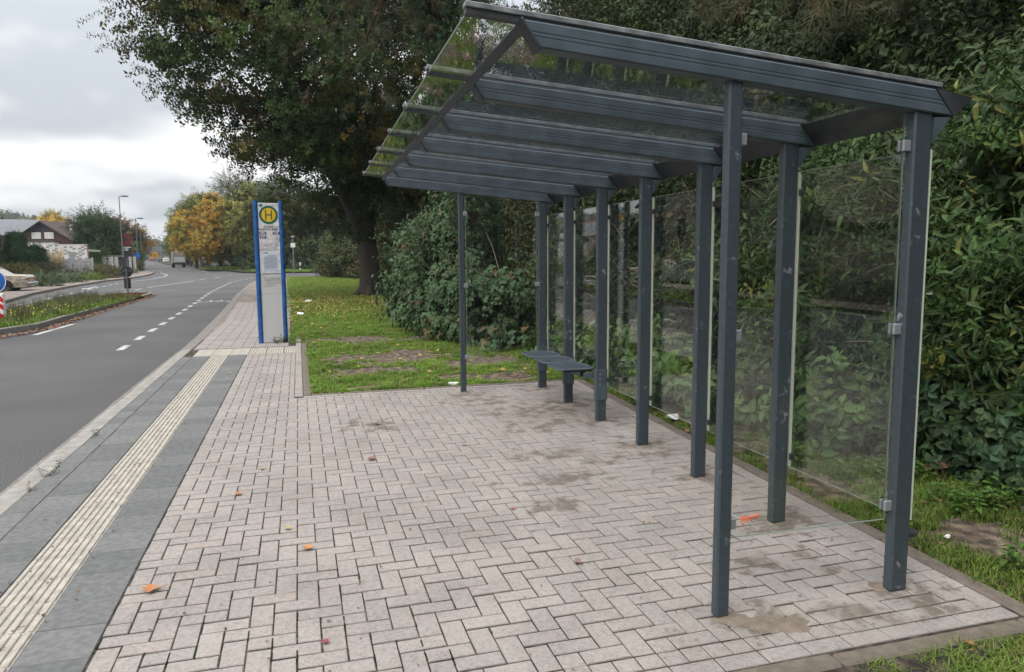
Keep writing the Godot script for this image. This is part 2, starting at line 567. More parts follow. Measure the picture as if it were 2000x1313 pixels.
func paving_map() -> ImageTexture:
	# one tone map of 8 x 8 m: worn concrete with dirt that has gathered round the posts and in patches
	var size := 1024
	var f := FastNoiseLite.new()
	f.seed = 21; f.frequency = 0.01; f.fractal_octaves = 4
	var g := FastNoiseLite.new()
	g.seed = 22; g.frequency = 0.16; g.fractal_octaves = 3; g.noise_type = FastNoiseLite.TYPE_SIMPLEX
	var h := FastNoiseLite.new()
	h.seed = 23; h.frequency = 0.6; h.fractal_octaves = 1; h.noise_type = FastNoiseLite.TYPE_SIMPLEX
	var e := FastNoiseLite.new()
	e.seed = 24; e.frequency = 0.035; e.fractal_octaves = 4
	var m := e.get_seamless_image(size, size).get_data()
	var a := f.get_seamless_image(size, size).get_data()
	var b := g.get_seamless_image(size, size).get_data()
	var s := h.get_seamless_image(size, size).get_data()
	var spots := [[2.76, -2.66, 0.34, 0.2], [2.45, -2.62, 0.4, 0.14], [1.84, -2.68, 0.26, 0.17], [2.05, -2.66, 0.25, 0.12], [2.78, -3.7, 0.3, 0.2], [2.4, -3.2, 0.35, 0.16], [2.8, -4.66, 0.3, 0.25], [2.82, -5.6, 0.32, 0.3], [2.6, -5.3, 0.5, 0.12], [2.84, -6.6, 0.4, 0.3], [2.86, -7.5, 0.4, 0.35], [2.5, -7.3, 0.7, 0.45], [2.3, -6.6, 0.5, 0.25], [2.86, -8.45, 0.35, 0.25], [2.0, -7.9, 0.4, 0.3], [1.86, -8.3, 0.25, 0.2], [0.68, -7.1, 0.3, 0.3], [1.8, -4.9, 0.4, 0.16], [1.55, -4.4, 0.3, 0.12], [1.9, -5.6, 0.45, 0.2]]
	var d := PackedByteArray()
	d.resize(size * size * 3)
	var dirt := PackedFloat32Array()
	dirt.resize(size * size)
	for sp in spots:
		var cx: float = (sp[0] + 2.0) / 8.0 * size
		var cy: float = (sp[1] + 10.0) / 8.0 * size
		var rx: float = sp[2] / 8.0 * size * 1.6
		var ry: float = sp[3] / 8.0 * size * 1.6
		for y in range(maxi(0, int(cy - ry)), mini(size, int(cy + ry) + 1)):
			for x in range(maxi(0, int(cx - rx)), mini(size, int(cx + rx) + 1)):
				var q := Vector2((x - cx) / rx, (y - cy) / ry).length()
				var k := y * size + x
				dirt[k] = maxf(dirt[k], 1.15 - q * 1.3)
	for k in size * size:
		var broad := a[k] / 255.0
		var fine := b[k] / 255.0
		var t := 0.82 + 0.14 * broad + 0.10 * (fine - 0.5)
		if s[k] > 214: t -= 0.11
		elif s[k] < 30: t += 0.05
		var wear := clampf((broad - 0.62) * 3.0, 0.0, 1.0) * clampf((fine - 0.48) * 3.0, 0.0, 0.5)
		var q := smoothstep(0.30, 1.0, maxf(dirt[k], 0.0) * 0.75 + (fine - 0.5) * 0.7 + (m[k] / 255.0 - 0.5) * 2.0) if dirt[k] > 0.0 else 0.0
		q = clampf(q + wear * 0.35, 0.0, 1.0)
		d[k * 3] = int(clampf(lerpf(t, 0.53, q * 0.7), 0.0, 1.0) * 255)
		d[k * 3 + 1] = int(clampf(lerpf(t * 0.985, 0.485, q * 0.7), 0.0, 1.0) * 255)
		d[k * 3 + 2] = int(clampf(lerpf(t * 0.975, 0.43, q * 0.7), 0.0, 1.0) * 255)
	return ImageTexture.create_from_image(Image.create_from_data(size, size, false, Image.FORMAT_RGB8, d))

func brick_mesh(l: float, w: float, sd: int) -> ArrayMesh:
	var r := RandomNumberGenerator.new()
	r.seed = sd
	var mb := MB.new()
	brick_into(mb, PackedVector2Array([Vector2(-l / 2, -w / 2), Vector2(l / 2, -w / 2), Vector2(l / 2, w / 2), Vector2(-l / 2, w / 2)]), r.randf_range(-0.0022, 0.0012), r.randf_range(-0.008, 0.008), r.randf_range(-0.011, 0.011))
	return mb.mesh()

# a stone on an outline of (x, z): sides, a worn chamfer and a top that lies slightly askew
func brick_into(mb: MB, poly: PackedVector2Array, up: float, tx: float, tz: float) -> void:
	var c := Vector2.ZERO
	for p in poly: c += p / poly.size()
	var mid := Vector3(c.x, -0.03, c.y)
	var top := []
	var rim := []
	for p in poly:
		var q := p - (p - c).normalized() * 0.0045
		var y := up + (p.x - c.x) * tx + (p.y - c.y) * tz
		top.append(Vector3(q.x, y, q.y))
		rim.append(Vector3(p.x, y - 0.0035, p.y))
	for i in range(1, poly.size() - 1):
		mb.tri_n(top[0], top[i], top[i + 1], Vector3.UP, Vector3.UP, Vector3.UP)
	for i in poly.size():
		var k := (i + 1) % poly.size()
		mb.quad_out(rim[i], rim[k], top[k], top[i], mid)
		mb.quad_out(Vector3(rim[i].x, -0.045, rim[i].z), Vector3(rim[k].x, -0.045, rim[k].z), rim[k], rim[i], mid)

func pavement() -> void:
	var pv := Node3D.new()
	pv.name = "pavement"
	add_child(pv)
	pv.set_meta("kind", "structure")
	var U := 0.1025
	var J := 0.0062
	var JZ := 0.0125
	T.paving = paving_map()
	var tones := [Vector3(0.485, 0.453, 0.436), Vector3(0.464, 0.436, 0.421), Vector3(0.505, 0.471, 0.452), Vector3(0.45, 0.43, 0.419), Vector3(0.487, 0.447, 0.420)]
	var mats := []
	for t in tones:
		var m := rough_mat(lin(t.x, t.y, t.z), 0.8, T.paving, 8.0, T.grain, 0.16, T.bump, 0.12)
		m.uv1_offset = Vector3(2.0 / 8.0, 0, 10.0 / 8.0)
		m.heightmap_texture = T.bump
		mats.append(m)
	# bedding in the joints: dark sand with moss
	var bed := rough_mat(lin(0.115, 0.090, 0.068), 0.95, T.blotch, 1.7, T.grain, 0.2)
	var moss := rough_mat(lin(0.06, 0.085, 0.025), 0.95, T.blotch, 0.6, T.grain, 0.2)
	var mb := MB.new()
	mb.sheet(v2([-1.9, -0.6, 3.05, -0.6 - 1.7, 3.12, -2.37, 3.46, -8.87, 0.02, -8.87, 0.02, -15.6, -1.9, -15.6]), -0.0055)
	obj("joint_sand", mb.mesh(), bed, pv)
	var right := func(z: float) -> float: return 3.105 + (-2.37 - z) * 0.0545
	var region := PackedVector2Array([Vector2(-0.885, -2.583), Vector2(right.call(-2.583) - 0.108, -2.583), Vector2(right.call(-8.75) - 0.108, -8.75), Vector2(-0.105, -8.75), Vector2(-0.105, -12.975), Vector2(-0.885, -12.975)])
	var rects := []   # [poly, centre, along z?]
	for i in range(-1, 46):
		for j in range(-2, 112):
			var k := posmod(i - j, 4)
			var x0 := -0.885 + i * U
			var z0 := -2.583 - (100 - j) * U
			if k == 0: rects.append([x0, z0, 2 * U, U])
			elif k == 3: rects.append([x0, z0, U, 2 * U])
	var bricks := []  # [Transform or null, poly, centre]
	for r in rects:
		var q := PackedVector2Array([Vector2(r[0] + J / 2, r[1] + JZ / 2), Vector2(r[0] + r[2] - J / 2, r[1] + JZ / 2), Vector2(r[0] + r[2] - J / 2, r[1] + r[3] - JZ / 2), Vector2(r[0] + J / 2, r[1] + r[3] - JZ / 2)])
		var inside := 0
		for p in q:
			if Geometry2D.is_point_in_polygon(p, region): inside += 1
		var c := Vector2(r[0] + r[2] / 2, r[1] + r[3] / 2)
		if inside == 4:
			bricks.append([0, q, c, r[2] > r[3]])
		else:
			for cut in Geometry2D.intersect_polygons(q, region):
				var area := 0.0
				var cc := Vector2.ZERO
				for p in cut.size():
					area += cut[p].cross(cut[(p + 1) % cut.size()]) * 0.5
					cc += cut[p] / cut.size()
				if absf(area) > 0.0012: bricks.append([1, cut, cc, false])
	# border courses along the near edge, the right edge and the lawn
	var row := func(x: float, z: float, l: float, w: float) -> void:
		bricks.append([1, PackedVector2Array([Vector2(x + J / 2, z - w + JZ / 2), Vector2(x + l - J / 2, z - w + JZ / 2), Vector2(x + l - J / 2, z - JZ / 2), Vector2(x + J / 2, z - JZ / 2)]), Vector2(x + l / 2, z - w / 2), false])
	var x := -0.885
	while x < 3.08:
		row.call(x, -2.376, minf(2 * U, 3.1 - x), U)
		x += 2 * U
	x = -0.885
	while x < 2.99:
		row.call(x, -2.376 - U, minf(U, 3.005 - x), U)
		x += U
	for s in [[-2.376, -8.85]]:
		var z: float = s[0] - U
		while z > -8.75:
			var zb := maxf(z - 2 * U, -8.85)
			var xa: float = right.call(z)
			var xb: float = right.call(zb)
			bricks.append([1, PackedVector2Array([Vector2(xa - 0.104, z - J / 2), Vector2(xb - 0.104, zb + J / 2), Vector2(xb, zb + J / 2), Vector2(xa, z - J / 2)]), Vector2(xa - 0.05, (z + zb) / 2), false])
			z -= 2 * U
	x = 0.0
	while x < 3.3:
		row.call(x, -8.752, 2 * U - 0.002, 0.1)
		x += 2 * U
	var zz := -8.85
	while zz > -15.2:
		row.call(-0.103, zz, 0.1, 2 * U)
		zz -= 2 * U
	for b in bricks:
		var p := Vector3(b[2].x, 0, b[2].y)
		b.append(p.distance_to(cam.position) + (0.0 if in_frame(p, 1.0) else 1000.0))
	bricks.sort_custom(func(p, q): return p[4] < q[4])
	var stock := []
	var stock_z := []
	for i in 5:
		stock.append(brick_mesh(2 * U - J, U - JZ, 40 + i))
		stock_z.append(brick_mesh(2 * U - JZ, U - J, 60 + i))
	var rest := []
	for i in 5: rest.append(MB.new())
	var n := 0
	for b in bricks:
		var v := rng.randi() % 5
		if rng.randf() < 0.45: v = 0
		if n < 300 and b[0] == 0:
			var o := obj("paver", (stock if b[3] else stock_z)[rng.randi() % 5], mats[v], pv)
			o.position = Vector3(b[2].x, rng.randf_range(-0.002, 0.0015), b[2].y)
			o.rotation.y = (0.0 if b[3] else PI / 2) + (PI if rng.randf() < 0.5 else 0.0) + rng.randf_range(-0.012, 0.012)
			n += 1
		elif n < 300:
			var one := MB.new()
			var sh := PackedVector2Array()
			for p in b[1]: sh.append(p - b[2])
			brick_into(one, sh, rng.randf_range(-0.0012, 0.0012), 0.0, rng.randf_range(-0.005, 0.005))
			var o := obj("paver", one.mesh(), mats[v], pv)
			o.position = Vector3(b[2].x, 0, b[2].y)
			n += 1
		else:
			brick_into(rest[v], b[1], rng.randf_range(-0.0015, 0.0015), rng.randf_range(-0.005, 0.005), rng.randf_range(-0.006, 0.006))
	# the strip that runs on beside the road
	for j in 140:
		var z := -13.985 - j * 0.1
		var xl := -1.86 if z > -20 else -1.86 + (z + 20) * 0.035
		for i in 8:
			var a := xl + i * 0.204
			if a > -0.45 and z < -15.0: continue
			if a > -0.2: continue
			brick_into(rest[rng.randi() % 5], PackedVector2Array([Vector2(a, z), Vector2(a + 0.2, z), Vector2(a + 0.2, z - 0.096), Vector2(a, z - 0.096)]), rng.randf_range(-0.002, 0.002), 0.0, 0.0)
	for i in 5:
		var o := obj("paver_field", rest[i].mesh(), mats[i], pv)
		o.set_meta("kind", "stuff")
	mb = MB.new()
	mb.sheet(v2([-1.88, -14.1, -0.22, -14.1, -0.3, -28, -0.6, -40, -0.9, -59.5, -1.1, -60.4, -2.6, -56, -2.8, -50, -2.6, -38.7, -2.12, -25, -1.94, -18]), -0.014)
	obj("pavement_strip", mb.mesh(), M.pink_paving, pv)
	# slabs, ribbed guidance strip
	var P := 0.295
	var slab_l := MB.new(); slab_l.bx(Vector3(0, -0.03, 0), Vector3(0.276, 0.06, P - 0.004), 0.003)
	var slab_n := MB.new(); slab_n.bx(Vector3(0, -0.03, 0), Vector3(0.142, 0.06, P - 0.004), 0.003)
	var slab_r := MB.new(); slab_r.bx(Vector3(0, -0.03, 0), Vector3(0.287, 0.06, P - 0.004), 0.003)
	var ml := slab_l.mesh(); var mn := slab_n.mesh(); var mr := slab_r.mesh()
	var plate := MB.new()
	plate.bx(Vector3(0, -0.033, 0), Vector3(0.28, 0.06, P - 0.004), 0.003)
	for k in 7:
		plate.box(Transform3D(Basis(), Vector3(-0.12 + k * 0.04, -0.001, 0)), Vector3(0.021, 0.012, P - 0.012), 0.004)
	var mp := plate.mesh()
	var z := -1.62
	while z > -13.1:
		for s in [[-1.604, ml, "grey_slab"], [-1.818, mn, "grey_slab"], [-1.036, mr, "grey_slab"], [-1.321, mp, "tactile_plate"]]:
			var o := obj(s[2], s[1], M.tactile if s[2] == "tactile_plate" else [M.slab, M.slab, M.slab_b, M.slab_c][rng.randi() % 4], pv)
			o.position = Vector3(s[0], rng.randf_range(-0.0015, 0.0015), z)
			o.rotation.z = rng.randf_range(-0.003, 0.003)
		z -= P
	for j in 3:
		for i in 6:
			var o := obj("tactile_plate", mp, M.tactile, pv)
			o.position = Vector3(-1.60 + i * 0.29, 0.001, -13.13 - j * 0.297)
			if i < 3: o.rotation.y = PI / 2
	for i in 9:
		var o := obj("grey_slab", mn, M.slab_b, pv)
		o.position = Vector3(-1.75 + i * 0.2, 0.0, -13.93)
		o.rotation.y = PI / 2
		o.scale = Vector3(1, 1, 0.66)
	# edging stones
	for run in [[-0.95, -2.318, 3.2, -2.318], [3.165, -2.3, 3.515, -8.9], [3.46, -8.905, 0.09, -8.905], [0.05, -8.86, 0.05, -14.35]]:
		kerb_run("edging_stone", v2(run), 0.095, 0.006, -0.2, M.edging, pv)
	# sand that has gathered at the feet of the posts
	for q in [[2.77, -2.80], [1.84, -2.73], [2.80, -3.74], [2.82, -4.69], [2.83, -5.64], [2.85, -6.6], [2.86, -7.55], [2.87, -8.5], [1.87, -8.46], [2.05, -2.62], [1.95, -2.66]]:
		mb = MB.new()
		var rim := []
		for i in 14:
			var a := TAU * i / 14
			var rr := rng.randf_range(0.06, 0.13)
			rim.append(Vector3(q[0] + cos(a) * rr * 1.1, -0.002, q[1] + sin(a) * rr * 0.8))
		for i in 14: mb.tri_out(Vector3(q[0], 0.011, q[1]), rim[i], rim[(i + 1) % 14], Vector3(q[0], -1, q[1]))
		obj("sand_heap", mb.mesh(), M.sand, pv)
	# moss and sand in a few joints
	for t in [[-0.3, -2.9], [0.1, -2.75], [-0.55, -3.3], [0.25, -3.15], [-0.1, -3.4], [0.45, -2.7]]:
		mb = MB.new()
		for i in 14:
			var a := Vector2(t[0], t[1]) + Vector2(snappedf(rng.randf_range(-0.3, 0.3), U), rng.randf_range(-0.3, 0.3))
			a.x = -0.885 + snappedf(a.x + 0.885, U)
			mb.bx(Vector3(a.x, -0.006, a.y), Vector3(0.007, 0.012, rng.randf_range(0.02, 0.09)), 0.0)
		obj("moss", mb.mesh(), moss, pv).set_meta("kind", "stuff")

# --- the shelter --------------------------------------------------------------
func beam_mesh() -> ArrayMesh:
	# roof beam: a hollow section with two grooves, both ends cut askew; local x across the shelter
	var A := Vector2(-1.905, 2.544); var B := Vector2(0.043, 2.385)
	var D := Vector2(-1.831, 2.442); var C := Vector2(0.146, 2.269)
	var w := 0.04
	# section going round: (share of the height from the top, half width)
	var sec := [[0.0, -w + 0.006], [0.06, -w], [0.40, -w], [0.42, -w + 0.0018], [0.45, -w + 0.0018], [0.47, -w], [0.56, -w], [0.58, -w + 0.0018], [0.61, -w + 0.0018], [0.63, -w], [0.94, -w], [1.0, -w + 0.006]]
	var ring := []
	for s in sec: ring.append(s)
	for i in range(sec.size() - 1, -1, -1): ring.append([sec[i][0], -sec[i][1]])
	var mb := MB.new()
	var l := []
	var r := []
	for s in ring:
		var a := A.lerp(D, s[0]); var b := B.lerp(C, s[0])
		l.append(Vector3(a.x, a.y, -s[1])); r.append(Vector3(b.x, b.y, -s[1]))
	var mid: Vector3 = (l[0] + r[0]) * 0.5 + Vector3(0, -0.055, 0)
	for i in ring.size():
		var k := (i + 1) % ring.size()
		var m: Vector3 = (l[i] + l[k]) * 0.5
		mb.quad_out(l[i], l[k], r[k], r[i], Vector3(mid.x, lerpf(2.494, 2.327, 0.5), 0))
	return mb.mesh()

func prism_x(mb: MB, poly: Array, z0: float, z1: float) -> void:
	mb.slab(v2(poly), Transform3D(Basis(), Vector3(0, 0, z1)), z0 - z1)

func post_mesh(w: float, d: float, h: float) -> ArrayMesh:
	var mb := MB.new()
	mb.bx(Vector3(0, h / 2, 0), Vector3(w, h, d), 0.008)
	return mb.mesh()

func scuffed(c: Color) -> StandardMaterial3D:
	# dark paint with pale scratches and dust: the tone map brightens where paint has been rubbed
	var size := 512
	var f := FastNoiseLite.new(); f.seed = 71; f.frequency = 0.012; f.fractal_octaves = 3
	var g := FastNoiseLite.new(); g.seed = 72; g.frequency = 0.07; g.fractal_octaves = 4
	var a := f.get_seamless_image(size, size).get_data()
	var b := g.get_seamless_image(size, size).get_data()
	var d := PackedByteArray()
	d.resize(size * size * 3)
	for k in size * size:
		var p := clampf((a[k] / 255.0 - 0.70) * 7.0, 0.0, 1.0) * clampf((b[k] / 255.0 - 0.56) * 9.0, 0.0, 1.0)
		var t := 0.285 + 0.05 * (b[k] / 255.0 - 0.5)
		d[k * 3] = int(255 * lerpf(t * 0.86, 0.56, p))
		d[k * 3 + 1] = int(255 * lerpf(t, 0.575, p))
		d[k * 3 + 2] = int(255 * lerpf(t * 1.10, 0.60, p))
	var m := rough_mat(c, 0.42, ImageTexture.create_from_image(Image.create_from_data(size, size, false, Image.FORMAT_RGB8, d)), 1.7)
	m.uv1_offset = Vector3(0.31, 0.12, 0.17)
	return m

func shelter() -> void:
	var S := thing("bus_shelter", "open bus shelter of dark grey metal posts with a sloping glass roof", "bus shelter", Vector3(2.764, 0, -2.765), deg_to_rad(-1.0))
	var step := 0.953
	M.post = scuffed(lin(0.9, 0.9, 0.9))
	var coats := []
	for i in 9:
		var pm: StandardMaterial3D = M.post.duplicate()
		pm.uv1_offset = Vector3(0.31 + i * 0.37, 0.12 + i * 0.23, 0.17 + i * 0.41)
		coats.append(pm)
	var back := post_mesh(0.10, 0.056, 2.32)
	var front := post_mesh(0.068, 0.05, 2.44)
	var bm := beam_mesh()
	var cap := MB.new()
	var c0 := Vector3(-2.128, 2.583, 0); var c1 := Vector3(0.098, 2.402, 0)
	cap.bar(c0 + Vector3(0, 0.006, 0), c1 + Vector3(0, 0.006, 0), 0.052, 0.022, 0.003)
	var rail := MB.new()
	rail.bar(c0 + Vector3(0.004, -0.017, 0), c1 + Vector3(-0.004, -0.017, 0), 0.036, 0.024)
	var plate := MB.new()
	plate.bar(Vector3(-1.912, 2.55, 0), Vector3(-1.836, 2.436, 0), 0.084, 0.012, 0.003)
	var gus := MB.new()
	prism_x(gus, [0.051, 2.155, 0.051, 2.262, 0.140, 2.266], 0.036, -0.036)
	var bolt := MB.new()
	for q in [[0.09, 2.30], [0.115, 2.272], [0.14, 2.33], [0.165, 2.30]]:
		bolt.tube(PackedVector3Array([Vector3(q[0] - 0.06, q[1] - 0.0, -0.10), Vector3(q[0] - 0.067, q[1] - 0.006, -0.10)]), PackedFloat32Array([0.008, 0.008]), 8)
	var m_cap := cap.mesh(); var m_rail := rail.mesh(); var m_plate := plate.mesh(); var m_gus := gus.mesh()
	for i in 7:
		var z := -i * step
		var p := obj("post", back, coats[i], S); p.position.z = z
		var b := obj("roof_beam", bm, M.metal, S); b.position.z = z
		obj("end_plate", m_plate, M.metal_dark, b)
		obj("bracket", m_gus, M.metal, b)
		var c := obj("glazing_bar", m_cap, M.alu, S); c.position.z = z
		obj("bar_base", m_rail, M.metal_dark, c)
	for z in [0.0, -6 * step]:
		var p := obj("post", front, coats[7 if z == 0.0 else 8], S)
		p.position = Vector3(-0.968 if z == 0.0 else -1.0, 0, z)
	# rails that tie the beams together
	var fr := MB.new()
	var dcut := Vector3(0.076, -0.114, 0).normalized()
	var nrm := Vector3(-0.114, -0.076, 0).normalized()
	fr.box(Transform3D(Basis(dcut, nrm, Vector3.BACK), Vector3(-1.899, 2.528, -3 * step)), Vector3(0.042, 0.012, 6 * step + 0.08), 0.002)
	obj("tie_rail", fr.mesh(), M.metal_dark, S)
	var br := MB.new()
	prism_x(br, [0.045, 2.386, 0.255, 2.357, 0.148, 2.268], 0.044, -6 * step - 0.044)
	var rail_b := obj("gutter_rail", br.mesh(), M.metal_dark, S)
	for i in 6:
		for q in [Vector2(0.25, -0.12), Vector2(0.25, -0.17), Vector2(0.75, -0.12), Vector2(0.75, -0.17)]:
			var bo := MB.new()
			var pc := Vector3(lerpf(0.045, 0.148, q.x), lerpf(2.386, 2.268, q.x), q.y - i * step)
			bo.tube(PackedVector3Array([pc, pc + Vector3(-0.006, -0.005, 0)]), PackedFloat32Array([0.009, 0.008]), 8)
			obj("rivet", bo.mesh(), M.steel, rail_b)
	# roof panes
	var gl := (c1 - c0).length() - 0.03
	var slope := atan2(c1.y - c0.y, c1.x - c0.x)
	for i in 6:
		var mid := (c0 + c1) * 0.5 + Vector3(0, -0.016, -(i + 0.5) * step)
		var g := MB.new()
		g.box(Transform3D(Basis(Vector3.BACK, slope), Vector3.ZERO), Vector3(gl, 0.009, step - 0.034))
		var o := obj("roof_pane", g.mesh(), M.roof_glass, S)
		o.position = mid
		var e := MB.new()
		for s in [-1, 1]:
			e.box(Transform3D(Basis(Vector3.BACK, slope), Basis(Vector3.BACK, slope) * Vector3(s * (gl * 0.5 + 0.002), 0, 0)), Vector3(0.004, 0.009, step - 0.05))
		obj("pane_edge", e.mesh(), M.edge_thin, o).set_meta("kind", "stuff")
	# rear panes behind the posts
	for i in 6:
		var z0 := -i * step + 0.012
		var z1 := -(i + 1) * step + 0.032
		pane(S, "wall_pane", Vector3(0.062, 1.235, (z0 + z1) / 2), Vector3(0.010, 1.77, z0 - z1), true)
		for q in [[0.42, z0 - 0.035], [2.0, z0 - 0.035], [0.42, z1 + 0.02], [2.0, z1 + 0.02]]:
			var sup := MB.new()
			sup.bx(Vector3(0.055, q[0], q[1]), Vector3(0.03, 0.04, 0.012), 0.002)
			obj("pane_holder", sup.mesh(), M.metal_dark, S)
	# side panes with clips
	for s in [[0.0, -0.968], [-6 * step, -1.0]]:
		var xa: float = s[1] + 0.05
		var xb := -0.075
		var z: float = s[0] - 0.012 * (1 if s[0] == 0.0 else -1)
		var pn := pane(S, "end_pane", Vector3((xa + xb) / 2, 1.345, z), Vector3(xb - xa, 1.97, 0.010), false)
		if s[0] == 0.0:
			var k := MB.new()
			for q in [[-0.045, 0.0, 0.0, 0.02], [-0.045, 0.015, -0.03, 0.03], [-0.02, -0.005, 0.01, 0.022], [0.0, 0.02, 0.015, -0.006], [0.015, 0.02, 0.035, 0.012], [0.03, 0.022, 0.03, 0.002], [0.04, 0.025, 0.05, 0.012], [-0.035, -0.004, -0.034, -0.018], [-0.05, 0.012, 0.05, 0.028]]:
				k.bar(Vector3(q[0], q[1], 0), Vector3(q[2], q[3], 0), 0.008, 0.0015)
			var st := obj("orange_scribble", k.mesh(), mat(lin(0.75, 0.13, 0.03), 0.6), pn)
			st.position = Vector3(0.145 - (xa + xb) / 2 - 0.968, 0.43 - 1.345, 0.0065)
		for y in [2.135, 1.29, 0.43]:
			for e in [[xa - 0.008, 1.0], [xb + 0.012, -1.0]]:
				var cl := MB.new()
				for zz in [-1, 1]:
					cl.bx(Vector3(e[0], y, z + zz * 0.0135), Vector3(0.05, 0.05, 0.015), 0.003)
				cl.bx(Vector3(e[0] - e[1] * 0.018, y, z), Vector3(0.012, 0.04, 0.012))
				obj("pane_clip", cl.mesh(), M.clip, S)
	# drain stub at the foot of the near post
	var d := MB.new()
	d.tube(PackedVector3Array([Vector3(0.04, 0.275, 0.0), Vector3(0.098, 0.272, 0.0), Vector3(0.1, 0.272, 0.0)]), PackedFloat32Array([0.021, 0.021, 0.016]), 14)
	obj("drain_stub", d.mesh(), M.metal_dark, S)
	bench(S, step)

func pane(S: Node3D, called: String, at: Vector3, size: Vector3, thin_x: bool) -> MeshInstance3D:
	var g := MB.new()
	g.bx(Vector3.ZERO, size)
	var o := obj(called, g.mesh(), M.glass, S)
	o.position = at
	var h := size / 2
	var t := 0.0035
	for s in [-1, 1]:
		var e := MB.new()
		if thin_x:
			e.bx(Vector3(0, 0, s * (h.z + t / 2)), Vector3(size.x, size.y, t))
		else:
			e.bx(Vector3(s * (h.x + t / 2), 0, 0), Vector3(t, size.y, size.z))
		obj("pane_edge", e.mesh(), M.edge if thin_x else M.edge_thin, o)
	for s in [-1, 1]:
		var e2 := MB.new()
		e2.bx(Vector3(0, s * (h.y + 0.001), 0), Vector3(size.x, 0.002, size.z))
		obj("pane_edge", e2.mesh(), M.edge_thin, o)
	return o

func bench(S: Node3D, step: float) -> void:
	var bar := MB.new()
	# square tube along the bench, seen open at its near end
	var za := -4 * step - 0.16
	var zb := -6 * step + 0.02
	bar.bx(Vector3(-0.13, 0.455, (za + zb) / 2), Vector3(0.06, 0.06, za - zb), 0.004)
	var b := obj("bench_bar", bar.mesh(), M.metal, S)
	var hole := MB.new()
	hole.bx(Vector3(-0.13, 0.455, za + 0.001), Vector3(0.046, 0.046, 0.004))
	obj("bar_opening", hole.mesh(), M.black, b)
	for k in 3:
		var arm := MB.new()
		var z := -(4 + k) * step
		arm.bx(Vector3(-0.09, 0.455, z + (-0.045 if k < 2 else 0.05)), Vector3(0.14, 0.055, 0.03), 0.003)
		arm.bx(Vector3(-0.056, 0.37, z), Vector3(0.008, 0.31, 0.06), 0.002)
		arm.bx(Vector3(0.0, 0.37, z + 0.032), Vector3(0.115, 0.31, 0.006), 0.002)
		var a := obj("bracket", arm.mesh(), M.metal, b)
		a.position = Vector3.ZERO
		for j in 3:
			var bo := MB.new()
			var p := Vector3(-0.02, 0.475 - j * 0.05, z + 0.036)
			bo.tube(PackedVector3Array([p, p + Vector3(0, 0, 0.006)]), PackedFloat32Array([0.011, 0.009]), 8)
			obj("bolt", bo.mesh(), M.steel, b)
		var ho := MB.new()
		for j in 6:
			var p := Vector3(-0.02, 0.32 - j * 0.016, z + 0.0345)
			ho.tube(PackedVector3Array([p, p + Vector3(0, 0, 0.0012)]), PackedFloat32Array([0.004, 0.004]), 6)
		obj("bolt_hole", ho.mesh(), M.black, b).set_meta("kind", "stuff")
	# seats: wire mesh in a rounded frame
	for k in 3:
		var seat := MB.new()
		var zc := -4 * step - 0.24 - k * 0.475
		var fr := PackedVector3Array()
		var hx := 0.185; var hz := 0.205; var r := 0.05
		for c in [[1, 1], [-1, 1], [-1, -1], [1, -1]]:
			for j in 5:
				var a := atan2(c[1], c[0]) - PI / 4 + j * PI / 8
				fr.append(Vector3(c[0] * (hx - r) + cos(a) * r, 0.008, c[1] * (hz - r) + sin(a) * r))
		fr.append(fr[0]); fr.append(fr[1])
		var rr := PackedFloat32Array()
		for j in fr.size(): rr.append(0.009)
		seat.tube(fr, rr, 8, false)
		var o := obj("bench_seat", seat.mesh(), M.metal, S)
		o.position = Vector3(-0.235, 0.515, zc)
		var net := MB.new()
		for j in 17: net.bx(Vector3(-hx + 0.01 + j * (2 * hx - 0.02) / 16, 0.006, 0), Vector3(0.009, 0.006, 2 * hz - 0.012))
		for j in 19: net.bx(Vector3(0, 0.004, -hz + 0.01 + j * (2 * hz - 0.02) / 18), Vector3(2 * hx - 0.012, 0.006, 0.008))
		obj("seat_mesh", net.mesh(), M.metal, o)
		var leg := MB.new()
		for s in [-1, 1]:
			leg = MB.new()
			leg.bx(Vector3(0.03, -0.012, s * 0.15), Vector3(0.3, 0.03, 0.006))
			obj("seat_bracket", leg.mesh(), M.metal_dark, o)

# --- the stop sign ------------------------------------------------------------
func font(bold := false) -> SystemFont:
	var f := SystemFont.new()
	f.font_names = PackedStringArray(["Droid Sans"])
	f.font_weight = 700 if bold else 400
	return f

func lettering(called: String, text: String, h: float, m: Material, parent: Node, at: Vector3, bold := false, align := HORIZONTAL_ALIGNMENT_CENTER) -> MeshInstance3D:
	var t := TextMesh.new()
	t.text = text
	t.font = font(bold)
	t.font_size = 32
	t.pixel_size = h / 23.0
	t.depth = 0.002
	t.curve_step = 1.0
	t.horizontal_alignment = align
	var o := obj(called, t, m, parent)
	o.position = at
	return o

func strokes(called: String, list: Array, w: float, m: Material, parent: Node, at: Vector3) -> void:
	var mb := MB.new()
	for l in list:
		for i in range(0, l.size() - 2, 2):
			mb.bar(Vector3(l[i], l[i + 1], 0), Vector3(l[i + 2], l[i + 3], 0), w, 0.001)
	obj(called, mb.mesh(), m, parent).position = at

func disc(r: float, d: float, sides := 40) -> ArrayMesh:
	var mb := MB.new()
	var p := PackedVector2Array()
	for k in sides: p.append(Vector2(cos(TAU * k / sides), sin(TAU * k / sides)) * r)
	mb.slab(p, Transform3D(), d)
	return mb.mesh()

func ring(r0: float, r1: float, d: float, sides := 48) -> ArrayMesh:
	var mb := MB.new()
	for k in sides:
		var a := Vector2.from_angle(TAU * k / sides); var b := Vector2.from_angle(TAU * (k + 1) / sides)
		mb.slab(PackedVector2Array([a * r0, a * r1, b * r1, b * r0]), Transform3D(), d)
	return mb.mesh()

